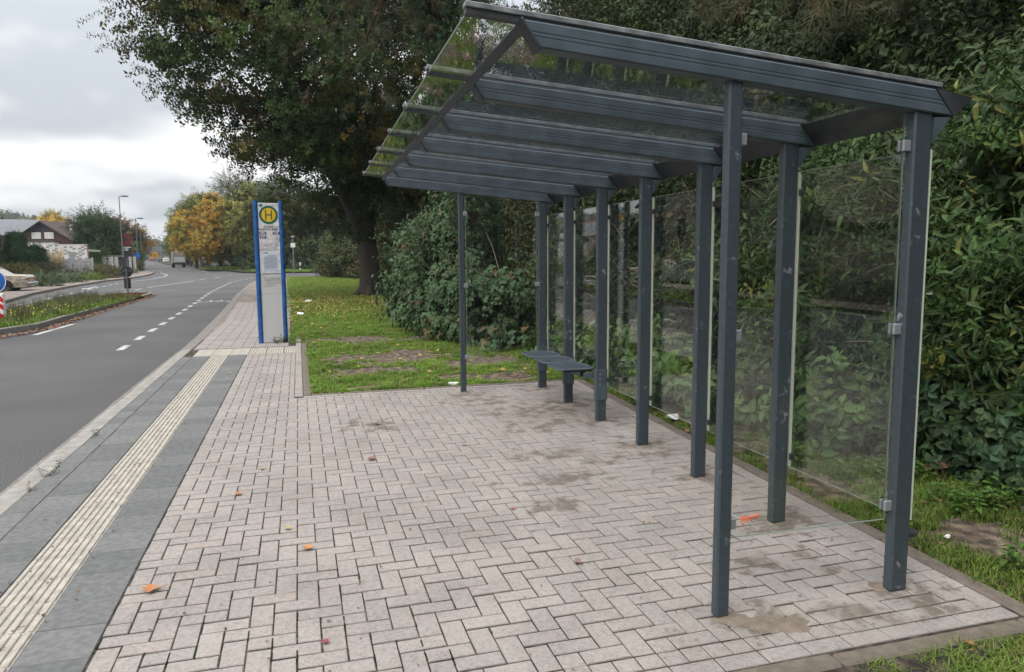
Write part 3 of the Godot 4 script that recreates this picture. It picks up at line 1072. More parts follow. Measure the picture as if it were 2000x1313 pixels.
func stop_sign() -> void:
	var blue := rough_mat(lin(0.02, 0.115, 0.37), 0.35, T.soft, 1.1)
	var navy := mat(lin(0.02, 0.035, 0.14), 0.5)
	var panel := rough_mat(lin(0.80, 0.775, 0.80), 0.5, T.mild, 1.5)
	var lower := mat(lin(0.56, 0.555, 0.56), 0.35)
	var green := mat(lin(0.008, 0.13, 0.075), 0.5)
	var yellow := mat(lin(0.78, 0.46, 0.015), 0.5)
	var ink := mat(lin(0.03, 0.03, 0.035), 0.6)
	var s := thing("bus_stop_sign", "tall bus stop column with two blue posts and a round yellow H sign", "bus stop sign", Vector3(-0.51, 0, -14.62), deg_to_rad(12))
	for x in [-0.228, 0.228]:
		var p := MB.new()
		p.tube(PackedVector3Array([Vector3(x, 0, 0), Vector3(x, 2.66, 0), Vector3(x, 2.69, 0), Vector3(x, 2.70, 0)]), PackedFloat32Array([0.046, 0.046, 0.036, 0.012]), 16)
		obj("blue_post", p.mesh(), blue, s)
	for q in [[0.02, 0.93, lower], [0.935, 1.305, lower], [1.31, 1.765, panel], [1.77, 2.645, panel]]:
		var mb := MB.new()
		mb.bx(Vector3(0, (q[0] + q[1]) / 2, 0), Vector3(0.376, q[1] - q[0], 0.05), 0.004)
		obj("sign_panel", mb.mesh(), q[2], s)
	var z := 0.0255
	var h := obj("stop_disc", disc(0.172, 0.004), green, s); h.position = Vector3(0.0, 2.425, z)
	var y := obj("yellow_field", disc(0.128, 0.003), yellow, h); y.position.z = 0.003
	var H := MB.new()
	for x in [-0.052, 0.052]: H.bx(Vector3(x, 0, 0), Vector3(0.024, 0.178, 0.003))
	H.bx(Vector3(0, 0.0, 0), Vector3(0.085, 0.022, 0.0026))
	obj("letter_h", H.mesh(), green, h).position.z = 0.0075
	var logo := obj("round_logo", disc(0.032, 0.002, 24), mat(lin(0.05, 0.18, 0.27), 0.5), s)
	logo.position = Vector3(-0.135, 2.598, z)
	strokes("logo_mark", [[-0.014, 0.006, 0.0, 0.016, 0.014, 0.006], [-0.012, -0.006, 0.012, -0.006]], 0.006, M.white, logo, Vector3(0, 0, 0.003))
	var grey := mat(lin(0.25, 0.26, 0.36), 0.6)
	lettering("small_print", "Haltestelle", 0.024, grey, s, Vector3(0.11, 2.61, z))
	lettering("stop_name", "Kaiser-", 0.042, ink, s, Vector3(-0.0, 2.205, z), true)
	lettering("stop_name", "Friedrich-Bad", 0.042, ink, s, Vector3(-0.04, 2.155, z), true)
	var roof_icon := [[0.10, 2.175, 0.135, 2.205, 0.17, 2.175], [0.11, 2.175, 0.11, 2.15, 0.16, 2.15, 0.16, 2.175], [0.1, 2.205, 0.17, 2.205]]
	strokes("icon", roof_icon, 0.009, ink, s, Vector3(0, 0, z))
	for n in [["905", -0.118, 2.085], ["976", 0.128, 2.085], ["AST", -0.115, 2.01]]:
		var pl := MB.new(); pl.bx(Vector3.ZERO, Vector3(0.125, 0.055, 0.003), 0.001)
		var o := obj("line_number_plate", pl.mesh(), navy, s); o.position = Vector3(n[1], n[2], z)
		lettering("line_number", n[0], 0.037, M.white, o, Vector3(0, 0, 0.002), true)
	var red := mat(lin(0.55, 0.14, 0.16), 0.6)
	var paleblue := mat(lin(0.22, 0.30, 0.5), 0.6)
	strokes("sticker", [[0.02, 2.03, 0.04, 2.05, 0.055, 2.03, 0.04, 2.015, 0.06, 1.97, 0.08, 1.965], [0.105, 2.02, 0.17, 2.015, 0.178, 1.985, 0.15, 1.95, 0.172, 1.925, 0.185, 1.955]], 0.011, red, s, Vector3(0, 0, z + 0.001))
	strokes("sticker", [[0.095, 2.025, 0.09, 1.99, 0.115, 1.97, 0.125, 2.0, 0.15, 1.99, 0.14, 1.965]], 0.014, paleblue, s, Vector3(0, 0, z + 0.002))
	# a tag scrawled twice
	var tag_strokes := [[-0.16, 0.035, -0.12, 0.05], [-0.14, 0.04, -0.145, -0.035], [-0.12, -0.055, -0.085, 0.03, -0.055, -0.055], [-0.11, -0.02, -0.05, -0.015], [-0.05, -0.04, -0.035, 0.04, 0.0, -0.035, 0.01, 0.04], [0.03, 0.05, 0.03, -0.04], [0.075, 0.045, 0.03, 0.0, 0.08, -0.04], [0.15, 0.035, 0.095, 0.02, 0.1, -0.03, 0.16, -0.015], [0.1, 0.0, 0.14, 0.005], [-0.13, -0.085, -0.05, -0.07, 0.14, -0.065]]
	strokes("graffiti_tag", tag_strokes, 0.011, ink, s, Vector3(0.0, 1.875, z))
	strokes("graffiti_tag", tag_strokes, 0.011, ink, s, Vector3(0.02, 1.215, z))
	# timetable behind a clear cover
	var tt := MB.new(); tt.bx(Vector3(0.0, 1.54, z + 0.002), Vector3(0.285, 0.41, 0.004), 0.001)
	var paper := obj("timetable", tt.mesh(), mat(lin(0.60, 0.64, 0.72), 0.35), s)
	var lines := MB.new()
	for i in 17:
		var yy := 1.645 - i * 0.0145
		lines.bx(Vector3(-0.005, yy, z + 0.0045), Vector3(0.235 - (0.05 if i % 5 == 0 else 0.0), 0.006, 0.001))
	lines.bx(Vector3(0.03, 1.668, z + 0.0045), Vector3(0.16, 0.008, 0.001))
	lines.bx(Vector3(0.113, 1.53, z + 0.0046), Vector3(0.006, 0.23, 0.001))
	for b in [[-0.09, 1.378, 0.06], [0.0, 1.376, 0.05], [0.09, 1.376, 0.09]]: lines.bx(Vector3(b[0], b[1], z + 0.0045), Vector3(b[2], 0.01, 0.001))
	obj("print", lines.mesh(), mat(lin(0.17, 0.2, 0.3), 0.6), paper)
	lettering("heading", "LINIE", 0.026, ink, paper, Vector3(-0.085, 1.715, z + 0.004), true)
	var bar := MB.new(); bar.bx(Vector3(0, 1.318, z - 0.001), Vector3(0.36, 0.012, 0.006), 0.002)
	bar.bx(Vector3(0, 1.768, z - 0.001), Vector3(0.37, 0.008, 0.006), 0.002)
	obj("panel_joint", bar.mesh(), M.zinc, s)
	strokes("scratch", [[-0.15, 1.09, 0.08, 1.1]], 0.009, ink, s, Vector3(0, 0, z))

# --- plants -------------------------------------------------------------------
# one leaf: a folded blade with a pointed tip
func leaf(mb: MB, b: Vector3, dir: Vector3, up: Vector3, l: float, w: float, fold := 0.25, droop := 0.2, fine := false) -> void:
	var d := dir.normalized()
	var s := d.cross(up).normalized()
	var u := s.cross(d).normalized()
	var tip := b + d * l - u * l * droop
	if fine:
		var m1 := b + d * l * 0.3 - u * l * droop * 0.08
		var m2 := b + d * l * 0.68 - u * l * droop * 0.42
		var a1 := m1 + s * w * 0.5 + u * w * fold; var c1 := m1 - s * w * 0.5 + u * w * fold
		var a2 := m2 + s * w * 0.36 + u * w * fold * 0.7; var c2 := m2 - s * w * 0.36 + u * w * fold * 0.7
		mb.tri(b, a1, m1); mb.tri(b, m1, c1)
		mb.quad(m1, a1, a2, m2); mb.quad(c1, m1, m2, c2)
		mb.tri(m2, a2, tip); mb.tri(m2, tip, c2)
	else:
		var m := b + d * l * 0.45 - u * l * droop * 0.15
		var a := m + s * w * 0.5 + u * w * fold
		var c := m - s * w * 0.5 + u * w * fold
		mb.tri(b, a, m); mb.tri(b, m, c); mb.tri(m, a, tip); mb.tri(m, tip, c)

func shade(mb: MB, r: RandomNumberGenerator, lo := 0.7, hi := 1.25, warm := 0.12) -> void:
	var k := r.randf_range(lo, hi)
	var w := r.randf_range(-warm, warm)
	mb.col = Color(k * (1.0 + w), k, k * (1.0 - w))

# a twig that grows along +y, with leaves on both sides
func twig(n: int, length: float, ll: float, lw: float, spread: float, sd: int, fine := false, fold := 0.22, droop := 0.3, stem := true) -> ArrayMesh:
	var r := RandomNumberGenerator.new()
	r.seed = sd
	var mb := MB.new()
	var bend := Vector3(r.randf_range(-0.2, 0.2), 0, r.randf_range(-0.2, 0.2))
	var at := func(t: float) -> Vector3: return Vector3(bend.x * t * t, t, bend.z * t * t) * length
	if stem:
		mb.col = Color(1.6, 1.0, 0.7)
		var st := length * 0.012
		for k in 2:
			var a: Vector3 = at.call(k * 0.5); var b: Vector3 = at.call(k * 0.5 + 0.5)
			var o := Vector3(st, 0, 0); var o2 := Vector3(0, 0, st)
			mb.quad(a - o, a + o, b + o * 0.6, b - o * 0.6)
			mb.quad(a - o2, a + o2, b + o2 * 0.6, b - o2 * 0.6)
	for i in n:
		var t := (i + 0.6) / n
		shade(mb, r)
		var ang := i * 2.4 + r.randf_range(-0.5, 0.5)
		var side := Vector3(cos(ang), 0, sin(ang))
		var d := (side * spread + Vector3(0, r.randf_range(0.1, 0.7), 0)).normalized()
		var p: Vector3 = at.call(t) + side * ll * 0.18
		var k := r.randf_range(0.5, 1.2)
		leaf(mb, p, d, (Vector3.UP + side * r.randf_range(-0.9, 0.6) + Vector3(r.randf_range(-0.5, 0.5), 0, r.randf_range(-0.5, 0.5))).normalized(), ll * k, lw * k, fold * r.randf_range(0.3, 1.3), droop * r.randf_range(0.3, 1.6), fine)
	return mb.mesh()

# a sprig of three-part bramble leaves
func bramble_sprig(sd: int, sc := 1.0, fine := false) -> ArrayMesh:
	var r := RandomNumberGenerator.new()
	r.seed = sd
	var mb := MB.new()
	for i in 5:
		shade(mb, r)
		var t := i / 4.0
		var ang := i * 2.2 + r.randf_range(-0.6, 0.6)
		var side := Vector3(cos(ang), 0, sin(ang))
		var p := Vector3(0, t * 0.24, 0) * sc
		var e := p + (side * 0.07 + Vector3(0, 0.03, 0)) * sc
		for k in 3:
			var a := ang + (k - 1) * 1.15
			var d := Vector3(cos(a), r.randf_range(-0.15, 0.25), sin(a))
			leaf(mb, e, d, Vector3(r.randf_range(-0.3, 0.3), 1, r.randf_range(-0.3, 0.3)).normalized(), (0.085 if k == 1 else 0.068) * sc, 0.052 * sc, 0.15, 0.25, fine)
	return mb.mesh()

func needle_tuft(sd: int, n := 46, l := 0.13) -> ArrayMesh:
	var r := RandomNumberGenerator.new()
	r.seed = sd
	var mb := MB.new()
	for i in n:
		shade(mb, r, 0.6, 1.4, 0.2)
		var d := Vector3(r.randfn(), absf(r.randfn()) + 0.35, r.randfn()).normalized()
		var b := Vector3(0, r.randf_range(-0.09, 0.05), 0)
		var s := d.cross(Vector3(r.randfn(), r.randfn(), r.randfn())).normalized() * 0.0022
		var tip := b + d * l * r.randf_range(0.7, 1.2)
		mb.tri(b - s, b + s, tip)
	return mb.mesh()

func grass_tuft(sd: int, n: int, h: float, w: float, spread: float, lean := 0.5) -> ArrayMesh:
	var r := RandomNumberGenerator.new()
	r.seed = sd
	var mb := MB.new()
	for i in n:
		shade(mb, r, 0.65, 1.35, 0.15)
		if r.randf() < 0.08: mb.col = Color(2.6, 1.7, 1.3)
		var b := Vector3(r.randf_range(-1, 1), 0, r.randf_range(-1, 1)) * spread
		var a := r.randf() * TAU
		var out := Vector3(cos(a), 0, sin(a))
		var hh := h * r.randf_range(0.5, 1.2)
		var le := lean * r.randf_range(0.2, 1.3)
		var m := b + out * hh * le * 0.35 + Vector3(0, hh * 0.6, 0)
		var t := b + out * hh * le + Vector3(0, hh * (1.0 - le * 0.25), 0)
		var s := Vector3(-out.z, 0, out.x) * w * 0.5
		mb.quad(b - s, b + s, m + s * 0.8, m - s * 0.8)
		mb.tri(m - s * 0.8, m + s * 0.8, t)
	return mb.mesh()

func make_twigs() -> void:
	T.broad = [twig(15, 0.46, 0.105, 0.085, 1.0, 101), twig(13, 0.40, 0.10, 0.08, 1.1, 102), twig(17, 0.5, 0.11, 0.085, 0.9, 103)]
	T.hedge = [twig(13, 0.40, 0.085, 0.042, 0.9, 111, true), twig(11, 0.34, 0.09, 0.05, 1.0, 112, true), twig(15, 0.5, 0.095, 0.034, 0.8, 113, true, 0.2, 0.6)]
	T.lance = [twig(17, 0.42, 0.085, 0.026, 0.9, 114, true, 0.15, 0.5), twig(14, 0.36, 0.08, 0.03, 1.0, 115, true, 0.15, 0.4), twig(15, 0.44, 0.095, 0.03, 0.8, 116, true, 0.15, 0.8)]
	T.wall = [twig(15, 0.5, 0.10, 0.055, 0.9, 121), twig(13, 0.44, 0.10, 0.07, 1.1, 122), twig(16, 0.55, 0.11, 0.045, 0.8, 123, false, 0.2, 0.7)]
	T.far = [twig(16, 1.1, 0.30, 0.26, 1.0, 131, false, 0.2, 0.3, false), twig(14, 1.0, 0.32, 0.25, 1.1, 132, false, 0.2, 0.3, false)]
	T.vfar = [twig(14, 3.2, 1.0, 0.9, 1.1, 141, false, 0.2, 0.3, false)]
	T.bramble = [bramble_sprig(151), bramble_sprig(152), bramble_sprig(153)]
	T.bramble_fine = [bramble_sprig(154, 1.0, true), bramble_sprig(155, 1.1, true)]
	T.needle = [needle_tuft(161), needle_tuft(162)]
	T.fir = [twig(20, 0.5, 0.16, 0.035, 0.7, 171, false, 0.1, 0.4), twig(18, 0.45, 0.14, 0.03, 0.8, 172, false, 0.1, 0.4)]
	T.ivy = [twig(7, 0.16, 0.075, 0.075, 1.3, 181, true, 0.08, 0.35, false), twig(6, 0.14, 0.08, 0.08, 1.4, 182, true, 0.08, 0.4, false)]
	T.weep = [twig(26, 1.6, 0.17, 0.06, 0.35, 191, false, 0.2, 0.9)]
	T.nettle = [twig(16, 0.42, 0.10, 0.06, 1.3, 195, true, 0.15, 0.5), twig(14, 0.36, 0.095, 0.055, 1.3, 196, true, 0.15, 0.5)]
	T.grass = [grass_tuft(201, 16, 0.085, 0.006, 0.06), grass_tuft(202, 14, 0.07, 0.006, 0.07, 0.7), grass_tuft(203, 14, 0.12, 0.006, 0.05, 0.8)]
	T.grass_far = [grass_tuft(204, 14, 0.10, 0.022, 0.22), grass_tuft(205, 14, 0.08, 0.024, 0.24, 0.8)]
	T.weed = [grass_tuft(206, 18, 0.4, 0.014, 0.16, 0.5), grass_tuft(207, 14, 0.6, 0.012, 0.12, 0.4)]

func turned(d: Vector3, roll: float, s: float, at: Vector3) -> Transform3D:
	var y := d.normalized()
	var x := y.cross(Vector3(0.31, 0.17, 0.93)).normalized()
	var b := Basis(x, y, x.cross(y)) * Basis(Vector3.UP, roll)
	return Transform3D(b.scaled(Vector3(s, s, s)), at)

func pick(r: RandomNumberGenerator, pal: Array) -> Color:
	# palette entries: [weight, r, g, b] in linear base colours
	var t := r.randf()
	for p in pal:
		t -= p[0]
		if t <= 0.0: return Color(p[1], p[2], p[3])
	return Color(pal[0][1], pal[0][2], pal[0][3])

class Cloud:
	var where := []
	var cols := []
	func _init(n: int) -> void:
		for i in n:
			where.append([])
			cols.append(PackedColorArray())
	func put(k: int, t: Transform3D, c: Color) -> void:
		where[k].append(t)
		cols[k].append(c)

func set_cloud(c: Cloud, called: String, meshes: Array, m: Material, parent: Node) -> void:
	for k in meshes.size():
		if c.where[k].size():
			multi(called, meshes[k], m, c.where[k], c.cols[k], parent)

# leaves in clumps through an ellipsoid
func clumps(c: Cloud, r: RandomNumberGenerator, mid: Vector3, rad: Vector3, n: int, per: int, cr: float, pal: Array, s := 1.0, shell := 0.5, hang := 0.0, low := -1.0) -> void:
	var k := c.where.size()
	for i in n:
		var u := Vector3(r.randfn(), r.randfn(), r.randfn()).normalized()
		if u.y < low: u.y = r.randf_range(low, 1.0)
		var f := pow(r.randf(), 1.0 - shell)
		var cc := mid + u * rad * f
		var base := pick(r, pal)
		var k1 := r.randf_range(0.75, 1.2)
		base = Color(base.r * k1, base.g * k1, base.b * k1)
		var cs := cr * r.randf_range(0.6, 1.35)
		for j in per:
			var o := Vector3(r.randfn(), r.randfn() * 0.6, r.randfn()) * cs * 0.55
			var d := (u * 0.7 + o / maxf(cs, 0.01) * 0.8 + Vector3(r.randf_range(-0.5, 0.5), r.randf_range(-0.3, 0.5) - hang, r.randf_range(-0.5, 0.5)))
			var q := r.randf_range(0.8, 1.2)
			c.put(r.randi() % k, turned(d, r.randf() * TAU, s * r.randf_range(0.75, 1.25), cc + o), Color(base.r * q, base.g * q, base.b * q))

func trunk_mesh(p: Array, rads: Array, sides := 14, sd := 1) -> ArrayMesh:
	# p: points; smoothed and roughened
	var mb := MB.new()
	var r := RandomNumberGenerator.new(); r.seed = sd
	var cv := Curve3D.new()
	for i in p.size():
		var t: Vector3 = (p[mini(i + 1, p.size() - 1)] - p[maxi(i - 1, 0)]) * 0.18
		cv.add_point(p[i], -t, t)
	var pts := PackedVector3Array()
	var rr := PackedFloat32Array()
	var n := 4 * p.size()
	var ln := cv.get_baked_length()
	for i in n + 1:
		var f := float(i) / n
		pts.append(cv.sample_baked(ln * f))
		var g := f * (rads.size() - 1)
		var k := mini(int(g), rads.size() - 2)
		rr.append(lerpf(rads[k], rads[k + 1], g - k) * r.randf_range(0.95, 1.06))
	mb.tube(pts, rr, sides)
	return mb.mesh()

func limbs(parent: Node, from: Vector3, ends: Array, r0: float, m: Material, r: RandomNumberGenerator) -> void:
	for e in ends:
		var mid: Vector3 = from.lerp(e, 0.5) + Vector3(r.randf_range(-0.3, 0.3), r.randf_range(0.0, 0.5), r.randf_range(-0.3, 0.3)) * from.distance_to(e) * 0.18
		obj("limb", trunk_mesh([from, mid, e], [r0, r0 * 0.6, r0 * 0.15], 7, r.randi() % 1000), m, parent)

# a whole tree: trunk, limbs, crown of clumps
func tree(called: String, label: String, group: String, at: Vector3, top: float, blobs: Array, pal: Array, kit: String, s: float, per: int, cr: float, sd: int, tr := 0.2, leafm: Material = null, hang := 0.0, shell := 0.5) -> Node3D:
	var r := RandomNumberGenerator.new()
	r.seed = sd
	var t := thing(called, label, "tree", at, 0.0, group)
	var lean := Vector3(r.randf_range(-0.3, 0.3), 0, r.randf_range(-0.3, 0.3))
	var crown_at: Vector3 = blobs[0][0]
	var fork := Vector3(lean.x, maxf(0.8, crown_at.y - blobs[0][1].y * 0.5), lean.z)
	obj("trunk", trunk_mesh([Vector3.ZERO, fork * 0.5, fork, crown_at + Vector3(0, blobs[0][1].y * 0.3, 0)], [tr * 1.4, tr, tr * 0.8, tr * 0.25], 9, sd), M.bark, t)
	var ends := []
	for i in 6:
		var b: Array = blobs[i % blobs.size()]
		ends.append(b[0] + Vector3(r.randf_range(-0.6, 0.6), r.randf_range(-0.3, 0.6), r.randf_range(-0.6, 0.6)) * b[1])
	limbs(t, fork, ends, tr * 0.5, M.bark, r)
	var kitm: Array = T[kit]
	var c := Cloud.new(kitm.size())
	for b in blobs:
		clumps(c, r, b[0], b[1], b[2], per, cr, pal if b.size() < 4 else b[3], s, shell, hang)
	set_cloud(c, "crown", kitm, leafm if leafm else M.leaf, t)
	return t

# a thicket behind a front line of points (x, z): foliage heaped from the ground up to a height, thickest at its face
func thicket(parent: Node, called: String, front: PackedVector2Array, height: Callable, depth: float, slope: float, n: int, pal: Array, kit: String, s: float, r: RandomNumberGenerator, m: Material, lump := 0.5, seed_n := 5, gap := -0.12) -> void:
	var f := FastNoiseLite.new()
	f.seed = seed_n; f.frequency = 0.5; f.fractal_octaves = 3
	var g := FastNoiseLite.new()
	g.seed = seed_n + 1; g.frequency = 0.9
	var kitm: Array = T[kit]
	var c := Cloud.new(kitm.size())
	var total := length_of(front)
	for i in n:
		var d := r.randf() * total
		var a: Array = along(front, d)
		var t: Vector2 = a[1]
		var inn := Vector2(t.y, -t.x)   # away from the viewer
		var h: float = height.call(d / total)
		var up := pow(r.randf(), 0.85)
		var y := up * h
		var dep := pow(r.randf(), 1.7) * depth
		var back := y * slope + dep + f.get_noise_2d(d * 1.3, y * 1.6) * lump
		if y > h * 0.85: back += (y - h * 0.85) * 1.5
		var p: Vector2 = a[0] + inn * back
		# hollows where one sees into the dark between the stems
		if g.get_noise_3d(d * 1.1, y * 1.1, back) < gap - dep * 0.15 and r.randf() < 0.88: continue
		var dir := Vector3(-inn.x, 0.35 + slope * 0.4, -inn.y) + Vector3(r.randfn(), r.randfn() * 0.7, r.randfn()) * 0.6
		var k := g.get_noise_3d(d, y, 0.0)
		var col := pick(r, pal)
		var q := r.randf_range(0.75, 1.2) * (1.0 + k * 0.5)
		c.put(r.randi() % kitm.size(), turned(dir, r.randf() * TAU, s * r.randf_range(0.6, 1.35), Vector3(p.x, y + 0.02, p.y)), Color(col.r * q, col.g * q * (1.0 - k * 0.1), col.b * q))
	set_cloud(c, called, kitm, m, parent)

var DARK := [[0.5, 0.040, 0.061, 0.025], [0.3, 0.052, 0.076, 0.029], [0.12, 0.085, 0.10, 0.034], [0.08, 0.12, 0.09, 0.036]]
var LIME := [[0.51, 0.052, 0.086, 0.027], [0.27, 0.070, 0.115, 0.032], [0.15, 0.115, 0.105, 0.034], [0.07, 0.18, 0.13, 0.034]]
var WOOD := [[0.5, 0.034, 0.050, 0.020], [0.3, 0.046, 0.068, 0.024], [0.2, 0.027, 0.040, 0.019]]
var BRAMBLE := [[0.6, 0.058, 0.105, 0.050], [0.34, 0.082, 0.135, 0.066], [0.06, 0.13, 0.105, 0.055]]
var HEDGE := [[0.48, 0.044, 0.088, 0.024], [0.3, 0.066, 0.118, 0.031], [0.18, 0.031, 0.061, 0.023], [0.04, 0.16, 0.18, 0.04]]
var YELLOW := [[0.45, 0.52, 0.32, 0.04], [0.3, 0.38, 0.29, 0.05], [0.25, 0.22, 0.24, 0.055]]
var ORANGE := [[0.45, 0.44, 0.25, 0.04], [0.3, 0.32, 0.23, 0.045], [0.25, 0.19, 0.20, 0.05]]
var OLIVE := [[0.5, 0.19, 0.205, 0.055], [0.3, 0.25, 0.235, 0.06], [0.2, 0.115, 0.145, 0.05]]
var FRESH := [[0.6, 0.08, 0.13, 0.04], [0.4, 0.11, 0.16, 0.045]]
var PINE := [[0.55, 0.068, 0.085, 0.046], [0.3, 0.092, 0.092, 0.056], [0.15, 0.135, 0.10, 0.065]]
var PRIVET := [[0.6, 0.045, 0.062, 0.028], [0.4, 0.065, 0.08, 0.036]]
var IVY := [[0.7, 0.030, 0.050, 0.026], [0.3, 0.042, 0.066, 0.034]]
var LITTER := [[0.4, 0.40, 0.32, 0.10], [0.35, 0.32, 0.21, 0.08], [0.25, 0.20, 0.12, 0.06]]

func big_trees() -> void:
	var r := RandomNumberGenerator.new()
	r.seed = 5
	# the old lime on the lawn
	var at := Vector3(2.95, -0.03, -31.3)
	var t := thing("lime_tree", "huge dark broadleaf tree with a thick leaning trunk standing on the lawn", "tree", at)
	var mb := MB.new()
	obj("trunk", trunk_mesh([Vector3(0, -0.1, 0), Vector3(-0.02, 0.5, 0), Vector3(-0.12, 1.8, 0), Vector3(-0.25, 3.2, 0), Vector3(-0.5, 5.5, 0.2), Vector3(-0.9, 9, 0.3), Vector3(-1.2, 14, 0)], [0.52, 0.37, 0.325, 0.31, 0.28, 0.22, 0.12], 16, 3), M.bark, t)
	obj("trunk", trunk_mesh([Vector3(-0.2, 2.2, 0.1), Vector3(-0.75, 3.4, 0.1), Vector3(-1.6, 5.2, 0.2), Vector3(-3.2, 8.5, 0.6), Vector3(-5, 12, 0.8)], [0.2, 0.19, 0.17, 0.12, 0.05], 10, 4), M.bark, t)
	for k in 5:
		var a := 0.6 + k * 1.25
		obj("root", trunk_mesh([Vector3(cos(a) * 0.28, 0.45, sin(a) * 0.28), Vector3(cos(a) * 0.6, 0.08, sin(a) * 0.6), Vector3(cos(a) * 0.95, -0.06, sin(a) * 0.95)], [0.2, 0.15, 0.04], 7, 9 + k), M.bark, t)
	var ends := []
	for e in [[-6, 9, 1], [-4.5, 7, 3], [-3, 6, -2], [-6.4, 11.8, 0], [2.5, 8, 2], [4, 10, -1], [0, 8, 4], [-1, 6.0, 3], [1.5, 5.5, -3], [-5.5, 12, -3]]:
		ends.append(Vector3(e[0], e[1], e[2]))
	limbs(t, Vector3(-0.45, 4.8, 0.1), ends, 0.13, M.bark, r)
	var c := Cloud.new(3)
	clumps(c, r, Vector3(-1.8, 12.6, 0.6), Vector3(7.0, 8.0, 7.2), 420, 30, 0.95, LIME, 1.25, 0.62, 0.15, -0.97)
	clumps(c, r, Vector3(-5.6, 13.0, 1.0), Vector3(2.9, 3.2, 4), 80, 26, 0.8, LIME, 1.2, 0.6)
	clumps(c, r, Vector3(-2.0, 6.5, 1.5), Vector3(3.6, 2.0, 3.6), 70, 24, 0.75, LIME, 1.15, 0.6, 0.3)
	clumps(c, r, Vector3(1.5, 6.0, 0.5), Vector3(3.6, 2.2, 3.4), 60, 24, 0.75, LIME, 1.15, 0.6, 0.3)
	clumps(c, r, Vector3(-0.3, 4.3, -2.2), Vector3(4.0, 1.4, 1.8), 36, 22, 0.7, LIME, 1.15, 0.6, 0.4)
	set_cloud(c, "crown", T.broad, M.leaf, t)
	# ivy on its trunk
	var iv := Cloud.new(2)
	for i in 420:
		var y := r.randf_range(2.3, 6.5)
		var a := r.randf() * TAU
		var o := Vector3(cos(a), 0, sin(a))
		var cx := Vector3(-0.12 - 0.1 * (y - 1.8), y, 0.05)
		var q := r.randf_range(0.7, 1.2)
		iv.put(r.randi() % 2, turned(o + Vector3(0, -0.7, 0), r.randf() * TAU, 1.5, cx + o * r.randf_range(0.28, 0.42)), Color(0.04 * q, 0.06 * q, 0.028 * q))
	set_cloud(iv, "ivy", T.ivy, M.leaf, t)

	# ivy-clad pine whose boughs hang in from above
	at = Vector3(3.66, -0.03, -14.0)
	var p := thing("pine_tree", "leaning pine with its trunk wrapped in ivy behind the far end of the shelter", "tree", at)
	var axis := [Vector3(0, 0, 0), Vector3(-0.1, 1.5, 0), Vector3(-0.45, 3.5, 0), Vector3(-1.12, 6.6, 0), Vector3(-1.7, 10, 0.1), Vector3(-2.0, 14, 0.2)]
	obj("trunk", trunk_mesh(axis, [0.27, 0.22, 0.2, 0.17, 0.13, 0.06], 12, 6), M.pine_bark, p)
	iv = Cloud.new(2)
	for i in 2600:
		var g := pow(r.randf(), 0.9) * 3.2
		var k := mini(int(g), 4)
		var cx: Vector3 = axis[k].lerp(axis[k + 1], g - k)
		var a := r.randf() * TAU
		var o := Vector3(cos(a), 0, sin(a))
		var q := r.randf_range(0.6, 1.35)
		var wide := (0.36 if cx.y > 1.0 else 0.5) * (1.0 + 0.25 * sin(cx.y * 3.1))
		iv.put(r.randi() % 2, turned(o + Vector3(r.randf_range(-0.4, 0.4), -0.9, r.randf_range(-0.4, 0.4)), r.randf() * TAU, r.randf_range(0.8, 1.25), cx + o * wide * r.randf_range(0.55, 1.05)), Color(0.10 * q, 0.155 * q, 0.082 * q))
	set_cloud(iv, "ivy", T.ivy, M.leaf, p)
	var nd := Cloud.new(2)
	for b in [[-3.0, 6.4, 1.0], [-3.7, 7.2, 1.4], [-2.3, 5.2, 0.9], [-4.1, 6.6, 0.2], [-3.2, 5.4, 0.6], [-1.9, 6.0, 1.6], [-4.6, 7.6, 0.9], [-2.6, 7.6, 0.4], [-3.9, 8.4, 1.5], [-1.5, 7.2, 1.2], [-0.6, 8.0, 1.4], [0.8, 8.4, 1.2], [-5.0, 8.6, 0.5], [-2.6, 4.75, 1.1], [-3.4, 6.0, -0.6], [-2.2, 6.6, 0.3], [-1.2, 5.9, 0.8]]:
		var e := Vector3(b[0], b[1], b[2])
		var s := Vector3(-1.55, e.y + 1.9, 0.1)
		var mid := s.lerp(e, 0.5) + Vector3(0, 0.45, 0)
		obj("bough", trunk_mesh([s, mid, e], [0.05, 0.035, 0.01], 6, r.randi() % 999), M.pine_bark, p)
		for i in 95:
			var f := pow(r.randf(), 0.6)
			var q: Vector3 = s.lerp(mid, f * 2.0) if f < 0.5 else mid.lerp(e, f * 2.0 - 1.0)
			var o := Vector3(r.randfn(), r.randfn() * 0.8 - 0.25, r.randfn()) * 0.34 * (0.4 + f)
			var col := pick(r, PINE)
			nd.put(r.randi() % 2, turned(o + Vector3(0, 0.05, 0) + (e - s) * 0.1, r.randf() * TAU, r.randf_range(0.9, 1.5), q + o), col)
	set_cloud(nd, "needles", T.needle, M.needle, p)

	# a second pine whose bough shows over the right half of the roof
	p = thing("pine_tree", "pine bough with rusty needles hanging over the shelter roof from behind", "tree", Vector3(7.5, -0.03, -7.5))
	obj("trunk", trunk_mesh([Vector3.ZERO, Vector3(0, 4, 0), Vector3(-0.2, 9, 0)], [0.25, 0.2, 0.12], 10, 8), M.pine_bark, p)
	nd = Cloud.new(2)
